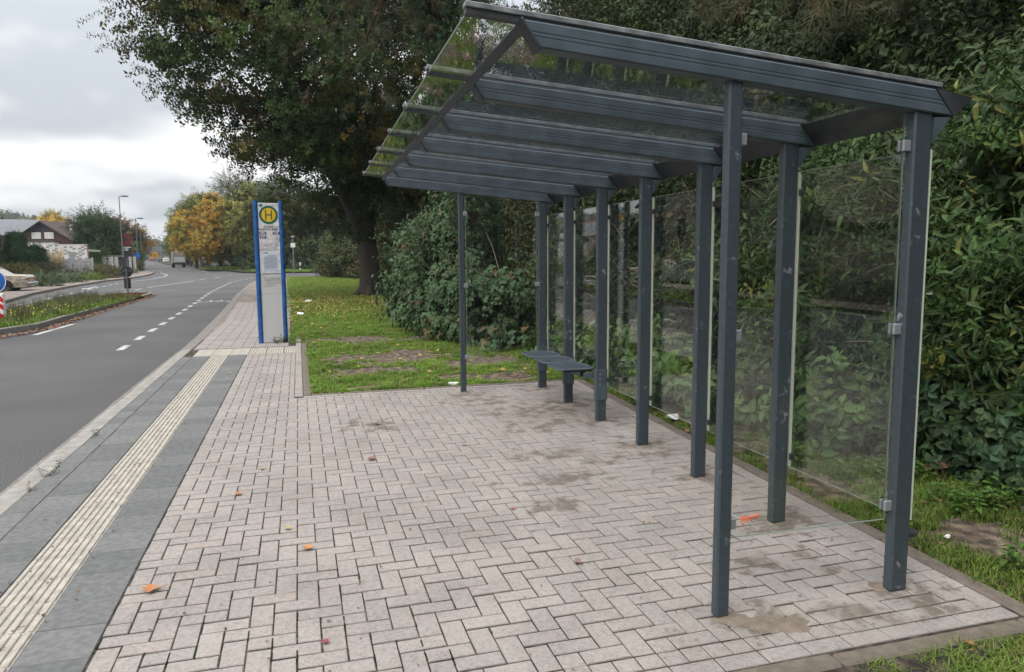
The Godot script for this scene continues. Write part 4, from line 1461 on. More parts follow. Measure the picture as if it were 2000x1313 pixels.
	for b in [[-2.4, 4.15, 1.1], [-2.9, 4.4, 0.7], [-1.9, 4.2, 1.5], [-2.5, 4.75, 0.2], [-3.2, 4.5, 0.2]]:
		var e := Vector3(b[0], b[1], b[2])
		var s := Vector3(-0.1, e.y + 1.2, 0)
		obj("bough", trunk_mesh([s, s.lerp(e, 0.5) + Vector3(0, 0.3, 0), e], [0.04, 0.03, 0.008], 6, r.randi() % 999), M.pine_bark, p)
		for i in 60:
			var f := pow(r.randf(), 0.5)
			var q: Vector3 = s.lerp(e, f)
			var o := Vector3(r.randfn(), r.randfn() - 0.3, r.randfn()) * 0.16
			var col := pick(r, PINE)
			nd.put(r.randi() % 2, turned(o - Vector3(0, 0.1, 0), r.randf() * TAU, r.randf_range(1.2, 1.7), q + o), Color(col.r * 1.35, col.g * 1.2, col.b * 1.1))
	set_cloud(nd, "needles", T.needle, M.needle, p)

func right_side() -> void:
	var r := RandomNumberGenerator.new()
	r.seed = 17
	# bramble bank beyond the far end of the shelter
	var b := thing("bramble_thicket", "bank of dark green brambles between the lawn and the ivy-clad pine", "thicket", Vector3.ZERO)
	thicket(b, "foliage", v2([4.6, -30, 3.5, -25.5, 2.8, -21.5, 2.35, -17, 2.45, -14.4, 2.95, -12.8, 3.75, -11.7]), func(t: float) -> float: return (2.3 + 0.8 * sin(t * 3.1) + 0.3 * sin(t * 14.0)) * lerpf(1.0, 0.42, smoothstep(0.68, 0.88, t)), 0.9, 0.42, 8600, BRAMBLE, "bramble", 1.2, r, M.leaf, 1.3, 31)
	thicket(b, "foliage", v2([4.9, -30, 4.0, -25.5, 3.7, -20, 4.3, -15.5, 4.9, -12.5]), func(t: float) -> float: return 3.3 + 0.5 * sin(t * 9.0), 1.2, 0.25, 3500, [[0.4, 0.10, 0.125, 0.05], [0.3, 0.13, 0.125, 0.06], [0.3, 0.075, 0.10, 0.042]], "wall", 1.0, r, M.leaf, 0.6, 33)
	shoots(b, r, v2([3.5, -25, 2.8, -21.5, 2.35, -17, 2.45, -14.4, 2.95, -12.8, 3.75, -11.7]), 60, 2.0, BRAMBLE, "bramble")
	canes(b, r, v2([3.4, -22, 2.7, -16, 3.1, -13, 3.9, -11.9]), 26, 1.8)
	# scrub behind the shelter
	var s := thing("scrub_bank", "tall mixed scrub rising right behind the glass back of the shelter", "thicket", Vector3.ZERO)
	thicket(s, "foliage", v2([3.85, -11.7, 4.25, -9.7, 4.3, -8, 4.4, -6.6]), func(t: float) -> float: return 3.6 + 0.4 * sin(t * 8.0), 0.9, 0.16, 4600, [[0.6, 0.027, 0.044, 0.019], [0.3, 0.038, 0.056, 0.021], [0.1, 0.08, 0.068, 0.028]], "wall", 0.95, r, M.leaf, 0.75, 37)
	thicket(s, "foliage", v2([4.9, -12, 5.2, -9.5, 5.4, -7, 5.5, -5]), func(t: float) -> float: return 5.0 + 0.6 * sin(t * 7.0), 1.4, 0.1, 4200, WOOD, "wall", 0.95, r, M.leaf, 0.7, 38)
	shoots(s, r, v2([3.85, -11.7, 4.25, -9.7, 4.3, -8, 4.4, -6.6]), 30, 3.2, WOOD, "wall")
	canes(s, r, v2([4.0, -11.5, 4.35, -9.5, 4.45, -6.8]), 26, 2.6)
	# leafy hedge at the right edge, close to the camera
	var h := thing("leafy_hedge", "overgrown hedge of broad pale-flecked leaves right of the nearest shelter post", "hedge", Vector3.ZERO)
	var line := v2([4.42, -6.7, 4.6, -5.2, 4.72, -4.4, 4.8, -3.4, 5.0, -2.2, 5.2, -0.8])
	var lance_part := v2([4.38, -7.4, 4.55, -5.6, 4.72, -4.3, 4.78, -3.7])
	thicket(h, "foliage", lance_part, func(t: float) -> float: return 2.9 + 0.4 * sin(t * 9.0), 0.8, 0.12, 3000, [[0.53, 0.040, 0.075, 0.025], [0.28, 0.060, 0.104, 0.033], [0.15, 0.029, 0.055, 0.023], [0.04, 0.15, 0.16, 0.045]], "lance", 1.0, r, M.leaf, 0.7, 46)
	shoots(h, r, lance_part, 26, 2.6, HEDGE, "lance")
	shoots(h, r, v2([4.72, -4.4, 4.8, -3.4, 5.0, -2.2, 5.2, -0.8]), 22, 2.5, HEDGE, "hedge")
	thicket(h, "foliage", v2([4.7, -4.6, 4.8, -3.4, 5.0, -2.2, 5.2, -0.8]), func(t: float) -> float: return 2.55 + 0.45 * sin(t * 6.0 + 1.0), 0.9, 0.12, 1900, HEDGE, "hedge", 0.95, r, M.leaf, 0.8, 41)
	thicket(h, "foliage", v2([5.2, -7, 5.5, -4.4, 5.7, -2.4, 5.9, -0.5]), func(t: float) -> float: return 3.4, 1.2, 0.1, 2600, DARK, "wall", 1.0, r, M.leaf, 0.5, 42)
	canes(h, r, line, 46, 2.4)
	# the leaves nearest the camera, one by one
	var cut := []
	for v in 5:
		var mb := MB.new()
		var rr := RandomNumberGenerator.new(); rr.seed = 300 + v
		mb.col = Color.WHITE
		leaf(mb, Vector3.ZERO, Vector3.UP, Vector3.BACK, 0.11, 0.05 + 0.006 * v, 0.12 + 0.05 * rr.randf(), 0.15 + 0.12 * v, true)
		cut.append(mb.mesh())
	var tints := []
	for q in [[0.055, 0.095, 0.026], [0.08, 0.125, 0.03], [0.042, 0.08, 0.03], [0.17, 0.18, 0.035], [0.27, 0.27, 0.10], [0.07, 0.11, 0.045]]:
		var m := mat(lin(q[0], q[1], q[2]), 0.42)
		m.backlight_enabled = true
		m.backlight = Color(0.4, 0.4, 0.4)
		tints.append(m)
	for i in 230:
		var d := pow(r.randf(), 1.2) * length_of(line)
		var a: Array = along(line, 2.3 + d * 0.6)
		var inn := Vector2(a[1].y, -a[1].x)
		var y := r.randf_range(0.3, 2.7)
		var pp: Vector2 = a[0] + inn * (y * 0.1 - 0.16 + r.randf_range(-0.12, 0.3))
		var o := obj("leaf", cut[r.randi() % 5], tints[[0, 0, 1, 1, 2, 2, 5, 5, 0, 3, 2, 4][r.randi() % 12]], h)
		var dir := Vector3(-inn.x, -0.35, -inn.y) + Vector3(r.randfn(), r.randfn() * 0.7, r.randfn()) * 0.7
		o.transform = turned(dir, r.randf() * TAU, r.randf_range(0.5, 1.05), Vector3(pp.x, y, pp.y))
	# low bramble skirt under it
	var k := thing("bramble_skirt", "low dark bramble leaves at the foot of the leafy hedge", "bramble", Vector3.ZERO)
	thicket(k, "foliage", v2([4.3, -5.6, 4.5, -4.3, 4.65, -3.3, 4.85, -2.0]), func(t: float) -> float: return 0.75 + 0.25 * sin(t * 9.0), 0.5, 0.35, 1200, [[0.7, 0.048, 0.084, 0.04], [0.3, 0.07, 0.115, 0.05]], "bramble_fine", 0.85, r, M.leaf, 0.25, 44)
	# nettles and weeds between paving and scrub
	var n := thing("nettle_bed", "pale green nettles growing along the scrub behind the glass", "nettles", Vector3.ZERO)
	thicket(n, "foliage", v2([3.9, -11.4, 4.05, -9.6, 3.95, -8.2, 3.85, -7.0, 4.0, -5.6, 4.3, -4.6]), func(t: float) -> float: return 0.5 + 0.15 * sin(t * 17.0), 0.6, 0.5, 1100, [[0.6, 0.11, 0.19, 0.06], [0.4, 0.08, 0.15, 0.045]], "nettle", 0.95, r, M.leaf, 0.25, 45)
	# mixed trees behind: a wall of crowns
	var spots := [[9.0, -4.6, 9.0], [9.2, -9.6, 10.5], [8.4, -12.6, 9.5], [10.4, -15.5, 12], [8.8, -19.5, 11], [11.5, -23.5, 13], [9.2, -27, 11], [9.4, -0.6, 9], [11.5, -5.5, 12], [13.5, -12, 14], [14.5, -19.5, 14], [9.4, -36, 12]]
	var say := ["low-branched tree with small leaves over the leafy hedge", "tree above the middle of the shelter roof, partly hidden by the pine bough", "young tree behind the bramble bank, right of the ivy-clad pine", "tall tree behind the scrub, above the far end of the shelter", "dense tree standing behind the brambles, right of the big dark tree", "tall tree far behind the brambles, its top above the shelter roof's front", "dark tree beside the big dark tree, behind the brambles", "tree at the right edge of the view, above the hedge", "tall tree behind the leafy hedge, showing at the top right", "tall backdrop tree over the right half of the roof", "backdrop tree over the left half of the roof", "tree behind the big dark tree, at the back of the lawn"]
	for i in spots.size():
		var q: Array = spots[i]
		var top: float = q[2]
		var blobs := [[Vector3(0, top * 0.62, 0), Vector3(2.8, top * 0.36, 2.6), 150 if q[0] < 9.3 else 84], [Vector3(0, top * 0.3, 0), Vector3(2.6, top * 0.25, 2.4), 100]]
		tree("woodland_tree", say[i], "trees behind the shelter", Vector3(q[0], -0.03, q[1]), top, blobs, [WOOD, DARK, WOOD, DARK][i % 4], "wall" if q[0] < 10 else "broad", 0.95 if q[0] < 10 else 1.4, 28, 0.85, 400 + i, 0.16, M.leaf, 0.1, 0.45)

func shoots(parent: Node, r: RandomNumberGenerator, line: PackedVector2Array, n: int, h: float, pal: Array, kit: String) -> void:
	# arching leafy sprays that stand out from the face
	var kitm: Array = T[kit]
	var c := Cloud.new(kitm.size())
	for i in n:
		var a: Array = along(line, r.randf() * length_of(line))
		var inn := Vector2(a[1].y, -a[1].x)
		var p: Vector2 = a[0] + inn * r.randf_range(0.1, 0.4)
		var s := Vector3(p.x, r.randf_range(0.25, 1.0) * h, p.y)
		var d := Vector3(-inn.x, 0.9, -inn.y) + Vector3(r.randfn(), r.randfn() * 0.4, r.randfn()) * 0.6
		d = d.normalized() * r.randf_range(0.45, 0.95)
		var mid := s + d * 0.6 + Vector3(0, 0.06, 0)
		var e := s + d - Vector3(0, r.randf_range(0.05, 0.35), 0)
		obj("stem", trunk_mesh([s, mid, e], [0.006, 0.0045, 0.002], 5, i), M.twig, parent)
		var col := pick(r, pal)
		for k in 7:
			var f := 0.25 + 0.75 * k / 6.0
			var q := s.lerp(mid, f * 2.0) if f < 0.5 else mid.lerp(e, f * 2.0 - 1.0)
			var v := r.randf_range(0.8, 1.3)
			c.put(r.randi() % kitm.size(), turned(d + Vector3(r.randfn(), r.randfn(), r.randfn()) * 0.5, r.randf() * TAU, r.randf_range(0.45, 0.8), q), Color(col.r * v, col.g * v, col.b * v))
	set_cloud(c, "foliage", kitm, M.leaf, parent)

func canes(parent: Node, r: RandomNumberGenerator, line: PackedVector2Array, n: int, h: float) -> void:
	# bare stems and arching shoots that show between the leaves
	for i in n:
		var a: Array = along(line, r.randf() * length_of(line))
		var inn := Vector2(a[1].y, -a[1].x)
		var p: Vector2 = a[0] + inn * r.randf_range(-0.05, 0.4)
		var y0 := r.randf_range(0.0, h * 0.8)
		var d := Vector3(r.randf_range(-0.7, 0.7), r.randf_range(0.1, 0.9), r.randf_range(-0.7, 0.7))
		var s := Vector3(p.x, y0, p.y)
		var l := r.randf_range(0.5, 1.3)
		obj("stem", trunk_mesh([s, s + d * l * 0.5 + Vector3(0, 0.08, 0), s + d * l], [0.008, 0.006, 0.003], 5, i), M.twig, parent)

func soil_at(x: float, z: float, f: FastNoiseLite) -> float:
	# 0 turf .. 1 bare soil on the worn lawn by the shelter
	var v := 0.0
	for e in [[1.4, -12.0, 1.3, 1.1], [1.0, -10.6, 1.05, 0.55], [1.2, -14.7, 1.5, 0.7], [2.65, -11.2, 0.85, 0.7], [2.55, -9.6, 1.0, 0.6], [0.9, -9.3, 0.6, 0.25], [3.9, -6.6, 0.38, 2.2], [3.55, -4.3, 0.25, 0.7], [3.75, -2.9, 0.3, 0.5], [1.7, -2.05, 1.5, 0.3]]:
		var q := Vector2((x - e[0]) / e[2], (z - e[1]) / e[3]).length()
		v = maxf(v, 1.02 - q)
	v += f.get_noise_2d(x * 60.0, z * 60.0) * 0.75 + f.get_noise_2d(x * 190.0 + 50.0, z * 190.0) * 0.45
	return clampf(v * 2.2, 0.0, 1.0)

func ground_cover() -> void:
	var r := RandomNumberGenerator.new()
	r.seed = 23
	var f := FastNoiseLite.new()
	f.seed = 3; f.frequency = 0.02; f.fractal_octaves = 3
	# bare patches as their own thin sheets of earth
	var mb := MB.new()
	var step := 0.12
	for i in 60:
		for j in 120:
			var x := -0.05 + i * step
			var z := -1.2 - j * step
			if z > -8.95 and x < 3.2 and z < -2.3: continue
			if soil_at(x + step / 2, z - step / 2, f) > 0.45:
				var y := -0.026
				mb.quad(Vector3(x, y, z), Vector3(x, y, z - step), Vector3(x + step, y, z - step), Vector3(x + step, y, z))
	struct("bare_soil", mb.mesh(), M.soil)
	var g := Cloud.new(3)
	var green := func(x: float, z: float) -> Color:
		var n := f.get_noise_2d(x * 40.0 + 7.0, z * 40.0)
		var q := r.randf_range(0.8, 1.2) * (1.0 + 0.35 * n)
		if r.randf() < 0.12: return Color(0.24 * q, 0.20 * q, 0.09 * q)
		return Color(0.165 * q, 0.29 * q, 0.042 * q) if r.randf() < 0.8 else Color(0.22 * q, 0.25 * q, 0.07 * q)
	# near lawn: dense
	for i in 26000:
		var z := -9.0 - pow(r.randf(), 1.25) * 13.0
		var x := r.randf_range(0.1 if z > -14.4 else -0.2, 4.4)
		if soil_at(x, z, f) > r.randf_range(0.15, 0.75): continue
		var s := (0.5 + 0.35 * f.get_noise_2d(x * 25.0, z * 25.0) + r.randf() * 0.3) * (1.0 - 0.6 * soil_at(x, z + 0.25, f))
		g.put(r.randi() % 3, Transform3D(Basis(Vector3.UP, r.randf() * TAU).scaled(Vector3(1.2, s, 1.2)), Vector3(x, -0.03, z)), green.call(x, z))
	# strip behind the shelter, and the corner nearest the camera
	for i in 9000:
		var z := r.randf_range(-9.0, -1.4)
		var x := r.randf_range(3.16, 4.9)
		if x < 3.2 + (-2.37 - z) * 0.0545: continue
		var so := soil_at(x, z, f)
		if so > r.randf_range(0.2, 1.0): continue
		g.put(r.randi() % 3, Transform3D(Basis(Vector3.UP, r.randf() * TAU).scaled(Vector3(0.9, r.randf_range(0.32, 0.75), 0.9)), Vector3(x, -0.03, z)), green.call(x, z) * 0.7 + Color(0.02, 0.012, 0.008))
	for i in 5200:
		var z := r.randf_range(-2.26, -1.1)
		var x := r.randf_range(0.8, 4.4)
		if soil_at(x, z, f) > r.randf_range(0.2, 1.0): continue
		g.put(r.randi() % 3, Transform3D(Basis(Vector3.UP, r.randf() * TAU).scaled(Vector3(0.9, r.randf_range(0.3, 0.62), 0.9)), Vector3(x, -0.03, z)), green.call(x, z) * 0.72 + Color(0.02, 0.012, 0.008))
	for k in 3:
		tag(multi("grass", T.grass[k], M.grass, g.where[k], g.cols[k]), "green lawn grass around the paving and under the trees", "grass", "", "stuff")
	g = Cloud.new(2)
	for i in 15000:
		var z := -20.0 - pow(r.randf(), 0.9) * 41.0
		var x := r.randf_range(-0.3 + (z + 28) * 0.012, 8.5)
		g.put(r.randi() % 2, Transform3D(Basis(Vector3.UP, r.randf() * TAU).scaled(Vector3(1, r.randf_range(0.6, 1.1), 1)), Vector3(x, -0.03, z)), green.call(x, z) * 1.05)
	# verges beyond the side road
	for i in 7000:
		var z := r.randf_range(-83.0, -110.0)
		var x := r.randf_range(-9.0, 8.0)
		if x < -3.0 + (z + 82.0) * 0.24: continue
		g.put(r.randi() % 2, Transform3D(Basis(Vector3.UP, r.randf() * TAU).scaled(Vector3(2, r.randf_range(1.5, 3.5), 2)), Vector3(x, -0.04, z)), green.call(x, z))
	for k in 2:
		tag(multi("meadow_grass", T.grass_far[k], M.grass, g.where[k], g.cols[k]), "mown grass of the far lawn and the verge", "grass", "", "stuff")
	# clover and low weeds in the strip on the right
	var w := Cloud.new(2)
	for i in 900:
		var z := r.randf_range(-6.0, -1.6)
		var x := r.randf_range(3.5, 4.7)
		if soil_at(x, z, f) > 0.6 or f.get_noise_2d(x * 70.0, z * 70.0) < 0.0: continue
		var q := r.randf_range(0.8, 1.3)
		w.put(r.randi() % 2, Transform3D(Basis(Vector3.UP, r.randf() * TAU).scaled(Vector3(0.55, 0.4, 0.55)), Vector3(x, -0.03, z)), Color(0.07 * q, 0.135 * q, 0.03 * q))
	for k in 2:
		tag(multi("ground_weeds", T.nettle[k], M.leaf, w.where[k], w.cols[k]), "low leafy weeds in the grass strip beside the hedge", "weeds", "", "stuff")
	# yellow leaves under the lime
	var lm := MB.new()
	leaf(lm, Vector3(-0.035, 0, 0), Vector3.RIGHT, Vector3.UP, 0.075, 0.06, 0.15, -0.15, false)
	var c := Cloud.new(1)
	for i in 10500:
		var z := -19.0 - r.randf() * 23.0
		if r.randf() > exp(-pow((z + 27.0) / 8.0, 2.0)): continue
		var x := r.randf_range(-0.3, 4.8)
		var q := r.randf_range(0.8, 1.3)
		var p := pick(r, LITTER)
		c.put(0, turned(Vector3(r.randf_range(-0.4, 0.4), 1, r.randf_range(-0.4, 0.4)), r.randf() * TAU, r.randf_range(0.55, 0.95), Vector3(x, r.randf_range(0.0, 0.05), z)), Color(p.r * q, p.g * q, p.b * q))
	for i in 110:
		var z := r.randf_range(-19.0, -9.0)
		c.put(0, turned(Vector3(r.randf_range(-0.4, 0.4), 1, r.randf_range(-0.4, 0.4)), r.randf() * TAU, r.randf_range(0.8, 1.3), Vector3(r.randf_range(0.2, 4.2), r.randf_range(0.0, 0.04), z)), pick(r, LITTER))
	for i in 260:
		var z := r.randf_range(-9.0, -1.5)
		var x := r.randf_range(3.3, 4.6)
		if r.randf() < 0.3:
			z = r.randf_range(-2.25, -1.4); x = r.randf_range(1.0, 4.0)
		c.put(0, turned(Vector3(r.randf_range(-0.5, 0.5), 1, r.randf_range(-0.5, 0.5)), r.randf() * TAU, r.randf_range(0.3, 0.6), Vector3(x, r.randf_range(-0.02, 0.02), z)), pick(r, [[0.5, 0.22, 0.13, 0.06], [0.5, 0.16, 0.10, 0.06]]))
	tag(multi("leaf_litter", lm.mesh(), M.dead_leaf, c.where[0], c.cols[0]), "yellow and brown fallen leaves scattered over the lawn under the big tree", "fallen leaves", "", "stuff")
	# crumbs, seeds and small twigs on the paving
	c = Cloud.new(1)
	for i in 420:
		var z := -2.5 - pow(r.randf(), 1.5) * 9.0
		var x := r.randf_range(-1.85, 3.0)
		if z < -8.8: x = minf(x, -0.1)
		if r.randf() < 0.4: x = r.randf_range(-1.5, -1.1)
		c.put(0, turned(Vector3(r.randf_range(-0.4, 0.4), 1, r.randf_range(-0.4, 0.4)), r.randf() * TAU, r.randf_range(0.12, 0.32), Vector3(x, 0.006, z)), pick(r, [[0.5, 0.20, 0.11, 0.06], [0.5, 0.10, 0.07, 0.05]]))
	tag(multi("leaf_crumbs", lm.mesh(), M.dead_leaf, c.where[0], c.cols[0]), "small brown leaf crumbs strewn over the paving", "leaf crumbs", "", "stuff")

# --- the other side of the road ----------------------------------------------
func island() -> void:
	var r := RandomNumberGenerator.new()
	r.seed = 51
	var rim := v2([-7.6, -18.2, -6.9, -19.4, -6.45, -20.9, -6.5, -24, -6.55, -28, -6.58, -33.2])
	var isl := Node3D.new()
	isl.name = "traffic_island"
	add_child(isl)
	isl.set_meta("kind", "structure")
	var mb := MB.new()
	mb.sheet(v2([-7.6, -18.2, -6.9, -19.4, -6.45, -20.9, -6.55, -28, -6.6, -37.3, -7.0, -38.6, -7.9, -38.6, -8.6, -36.5, -9.1, -33, -8.7, -28, -8.2, -20, -8.0, -18.4]), -0.035)
	obj("soil", mb.mesh(), M.mulch, isl)
	kerb_run("kerb_stone", rim, 0.13, 0.0, -0.2, M.kerb_grey, isl)
	kerb_run("kerb_stone", v2([-6.62, -35.2, -6.66, -37.4, -7.0, -38.7, -7.8, -38.7, -8.6, -36.5, -9.1, -33, -8.7, -28, -8.2, -20, -8.0, -18.3, -7.6, -18.2]), 0.13, -0.01, -0.2, M.kerb_grey, isl)
	var g := Cloud.new(2)
	var w := Cloud.new(2)
	for i in 5200:
		var z := r.randf_range(-19.6, -34.0)
		var x := r.randf_range(-8.9, -6.62)
		if x < -8.25 + (z + 20.0) * 0.05 or x > -6.6 - maxf(0.0, (-20.8 - z) * -0.5): continue
		var q := r.randf_range(0.75, 1.25)
		var dry := smoothstep(-29.0, -33.0, z)
		var cl := Color(0.19 * q, 0.29 * q, 0.06 * q).lerp(Color(0.17 * q, 0.13 * q, 0.06 * q), dry * r.randf())
		if r.randf() < 0.93: g.put(r.randi() % 2, Transform3D(Basis(Vector3.UP, r.randf() * TAU).scaled(Vector3(0.9, r.randf_range(0.8, 2.0), 0.9)), Vector3(x, -0.03, z)), cl)
		else: w.put(r.randi() % 2, Transform3D(Basis(Vector3.UP, r.randf() * TAU).scaled(Vector3(1, r.randf_range(0.4, 0.85), 1)), Vector3(x, -0.03, z)), Color(0.12 * q, 0.12 * q, 0.06 * q))
	for k in 2: tag(multi("island_grass", T.grass_far[k], M.grass, g.where[k], g.cols[k]), "long unmown grass on the traffic island", "grass", "", "stuff")
	for k in 2: tag(multi("tall_weeds", T.weed[k], M.grass, w.where[k], w.cols[k]), "tall dry weeds standing on the traffic island", "weeds", "", "stuff")
	var fm := MB.new()
	for k in 5:
		var a := TAU * k / 5
		leaf(fm, Vector3.ZERO, Vector3(cos(a), 0.3, sin(a)), Vector3.UP, 0.035, 0.03, 0.1, 0.1)
	var c := Cloud.new(1)
	for i in 45:
		var z := r.randf_range(-22.0, -26.5)
		var x := r.randf_range(-8.3, -6.75)
		c.put(0, turned(Vector3(0.3, 1, 0.5), r.randf() * TAU, r.randf_range(0.6, 1.1), Vector3(x, r.randf_range(0.10, 0.2), z)), Color(0.55, 0.46, 0.04))
	tag(multi("yellow_flowers", fm.mesh(), M.leaf, c.where[0], c.cols[0]), "small yellow flowers among the island grass", "flowers", "", "stuff")
	var lm := MB.new()
	leaf(lm, Vector3(-0.035, 0, 0), Vector3.RIGHT, Vector3.UP, 0.075, 0.06, 0.15, -0.15, false)
	c = Cloud.new(1)
	var road_line := v2([-7.1, -18.0, -6.55, -18.9, -6.15, -20.6, -6.25, -24, -6.35, -28, -6.42, -33, -6.5, -37.5])
	for i in 1300:
		var d := pow(r.randf(), 1.4) * length_of(road_line)
		var a: Array = along(road_line, d)
		var p: Vector2 = a[0] + Vector2(-absf(r.randfn()) * 0.16 + 0.1 + 0.1 * r.randf(), r.randf_range(-0.2, 0.2))
		c.put(0, turned(Vector3(r.randf_range(-0.4, 0.4), 1, r.randf_range(-0.4, 0.4)), r.randf() * TAU, r.randf_range(0.7, 1.2), Vector3(p.x, -0.13 + r.randf() * 0.02, p.y)), pick(r, [[0.6, 0.27, 0.16, 0.10], [0.4, 0.20, 0.125, 0.085]]))
	for i in 1100:
		c.put(0, turned(Vector3(r.randf_range(-0.4, 0.4), 1, r.randf_range(-0.4, 0.4)), r.randf() * TAU, r.randf_range(0.8, 1.3), Vector3(r.randf_range(-8.3, -6.7), -0.02, r.randf_range(-33.5, -38.0))), pick(r, [[0.6, 0.24, 0.085, 0.035], [0.4, 0.16, 0.07, 0.04]]))
	tag(multi("gutter_leaves", lm.mesh(), M.dead_leaf, c.where[0], c.cols[0]), "band of rust-brown leaves lying along the island kerb", "fallen leaves", "", "stuff")
	# beacon with a blue arrow disc at the near end
	var blue := mat(lin(0.01, 0.11, 0.42), 0.4)
	var red := mat(lin(0.5, 0.015, 0.03), 0.4)
	var b := thing("traffic_beacon", "red and white striped beacon with a round blue arrow sign at the island tip", "traffic sign", Vector3(-7.63, -0.03, -22.1), deg_to_rad(-14))
	b.scale = Vector3.ONE * 1.1
	var bm := MB.new(); bm.bx(Vector3(0, 0.36, 0), Vector3(0.36, 0.66, 0.09), 0.02)
	obj("beacon_body", bm.mesh(), M.white, b)
	for k in 3:
		var s := MB.new()
		var y := 0.1 + k * 0.24
		s.slab(v2([-0.178, y + 0.2, 0.178, y - 0.06, 0.178, y + 0.06, -0.178, y + 0.32]) if k < 2 else v2([-0.178, 0.685, -0.178, 0.68, 0.178, 0.46, 0.178, 0.57, 0.05, 0.685]), Transform3D(Basis(), Vector3(0, 0, 0.046)), 0.003)
		obj("red_stripe", s.mesh(), red, b)
	bm = MB.new(); bm.bx(Vector3(0, 0.03, 0), Vector3(0.5, 0.06, 0.3), 0.015)
	obj("foot", bm.mesh(), M.black, b)
	bm = MB.new(); bm.bx(Vector3(0, 0.9, -0.03), Vector3(0.1, 0.5, 0.06), 0.01)
	obj("holder", bm.mesh(), M.black, b)
	var dsk := obj("sign_disc", disc(0.27, 0.01), blue, b); dsk.position = Vector3(0, 0.98, 0.02)
	obj("sign_rim", ring(0.255, 0.27, 0.003), M.white, dsk).position.z = 0.009
	strokes("arrow", [[-0.12, 0.12, 0.07, -0.07], [0.13, 0.05, 0.13, -0.13, -0.05, -0.13, 0.13, -0.13]], 0.06, M.white, dsk, Vector3(0, 0, 0.012))
	# sign seen from behind with a box below, at the far end
	var sg := thing("road_sign", "back of a round road sign above a grey box, at the island's far end", "traffic sign", Vector3(-7.55, -0.03, -37.0), deg_to_rad(190))
	var pm := MB.new()
	pm.tube(PackedVector3Array([Vector3.ZERO, Vector3(0, 1.16, 0)]), PackedFloat32Array([0.035, 0.035]), 10)
	obj("pole", pm.mesh(), M.zinc, sg)
	var back := rough_mat(lin(0.05, 0.06, 0.07), 0.5, T.soft, 0.8)
	obj("sign_disc", disc(0.25, 0.012), back, sg).position = Vector3(0, 1.02, 0.045)
	var cm := MB.new(); cm.bx(Vector3(0, 1.05, 0.03), Vector3(0.4, 0.04, 0.02), 0.004)
	obj("clamp", cm.mesh(), M.zinc, sg)
	cm = MB.new(); cm.bx(Vector3(0, 0.5, 0.09), Vector3(0.28, 0.5, 0.12), 0.02)
	obj("sign_box", cm.mesh(), back, sg)

func street_lamp(label: String, at: Vector3, h: float, yaw: float, double := false) -> void:
	var l := thing("street_lamp", label, "street lamp", at, yaw, "lamps along the road")
	var mb := MB.new()
	mb.tube(PackedVector3Array([Vector3.ZERO, Vector3(0, 1.3, 0), Vector3(0, 1.32, 0), Vector3(0, h, 0)]), PackedFloat32Array([0.1, 0.1, 0.07, 0.045]), 10)
	obj("pole", mb.mesh(), M.zinc, l)
	for s in ([1, -1] if double else [1]):
		mb = MB.new()
		mb.tube(PackedVector3Array([Vector3(0, h - 0.02, 0), Vector3(s * 0.25, h + 0.03, 0)]), PackedFloat32Array([0.04, 0.035]), 8)
		obj("arm", mb.mesh(), M.zinc, l)
		mb = MB.new()
		mb.slab(v2([0.15 * s, -0.03, 0.25 * s, 0.07, 0.75 * s, 0.08, 0.98 * s, 0.02, 0.85 * s, -0.05, 0.3 * s, -0.06]), Transform3D(Basis(), Vector3(0, h + 0.03, -0.14)), 0.28)
		obj("lamp_head", mb.mesh(), mat(lin(0.12, 0.13, 0.14), 0.5), l)
		mb = MB.new(); mb.bx(Vector3(0.57 * s, h - 0.035, 0), Vector3(0.4, 0.02, 0.2), 0.005)
		obj("lamp_glass", mb.mesh(), M.white, l)

func pole_sign(called: String, label: String, at: Vector3, yaw: float, h: float, m_pole: Material) -> Node3D:
	var s := thing(called, label, "traffic sign", at, yaw)
	var mb := MB.new()
	mb.tube(PackedVector3Array([Vector3.ZERO, Vector3(0, h, 0)]), PackedFloat32Array([0.032, 0.032]), 8)
	obj("pole", mb.mesh(), m_pole, s)
	return s

func wheel(parent: Node, at: Vector3, r: float, w: float) -> void:
	var mb := MB.new()
	mb.tube(PackedVector3Array([Vector3(0, 0, -w / 2), Vector3(0, 0, -w / 2 + 0.02), Vector3(0, 0, w / 2 - 0.02), Vector3(0, 0, w / 2)]), PackedFloat32Array([r * 0.92, r, r, r * 0.92]), 22)
	var o := obj("wheel", mb.mesh(), M.rubber, parent)
	o.position = at
	var rim := obj("rim", disc(r * 0.6, w + 0.012, 20), mat(lin(0.16, 0.16, 0.17), 0.4, 0.6), o)
	rim.position.z = -w / 2 - 0.006

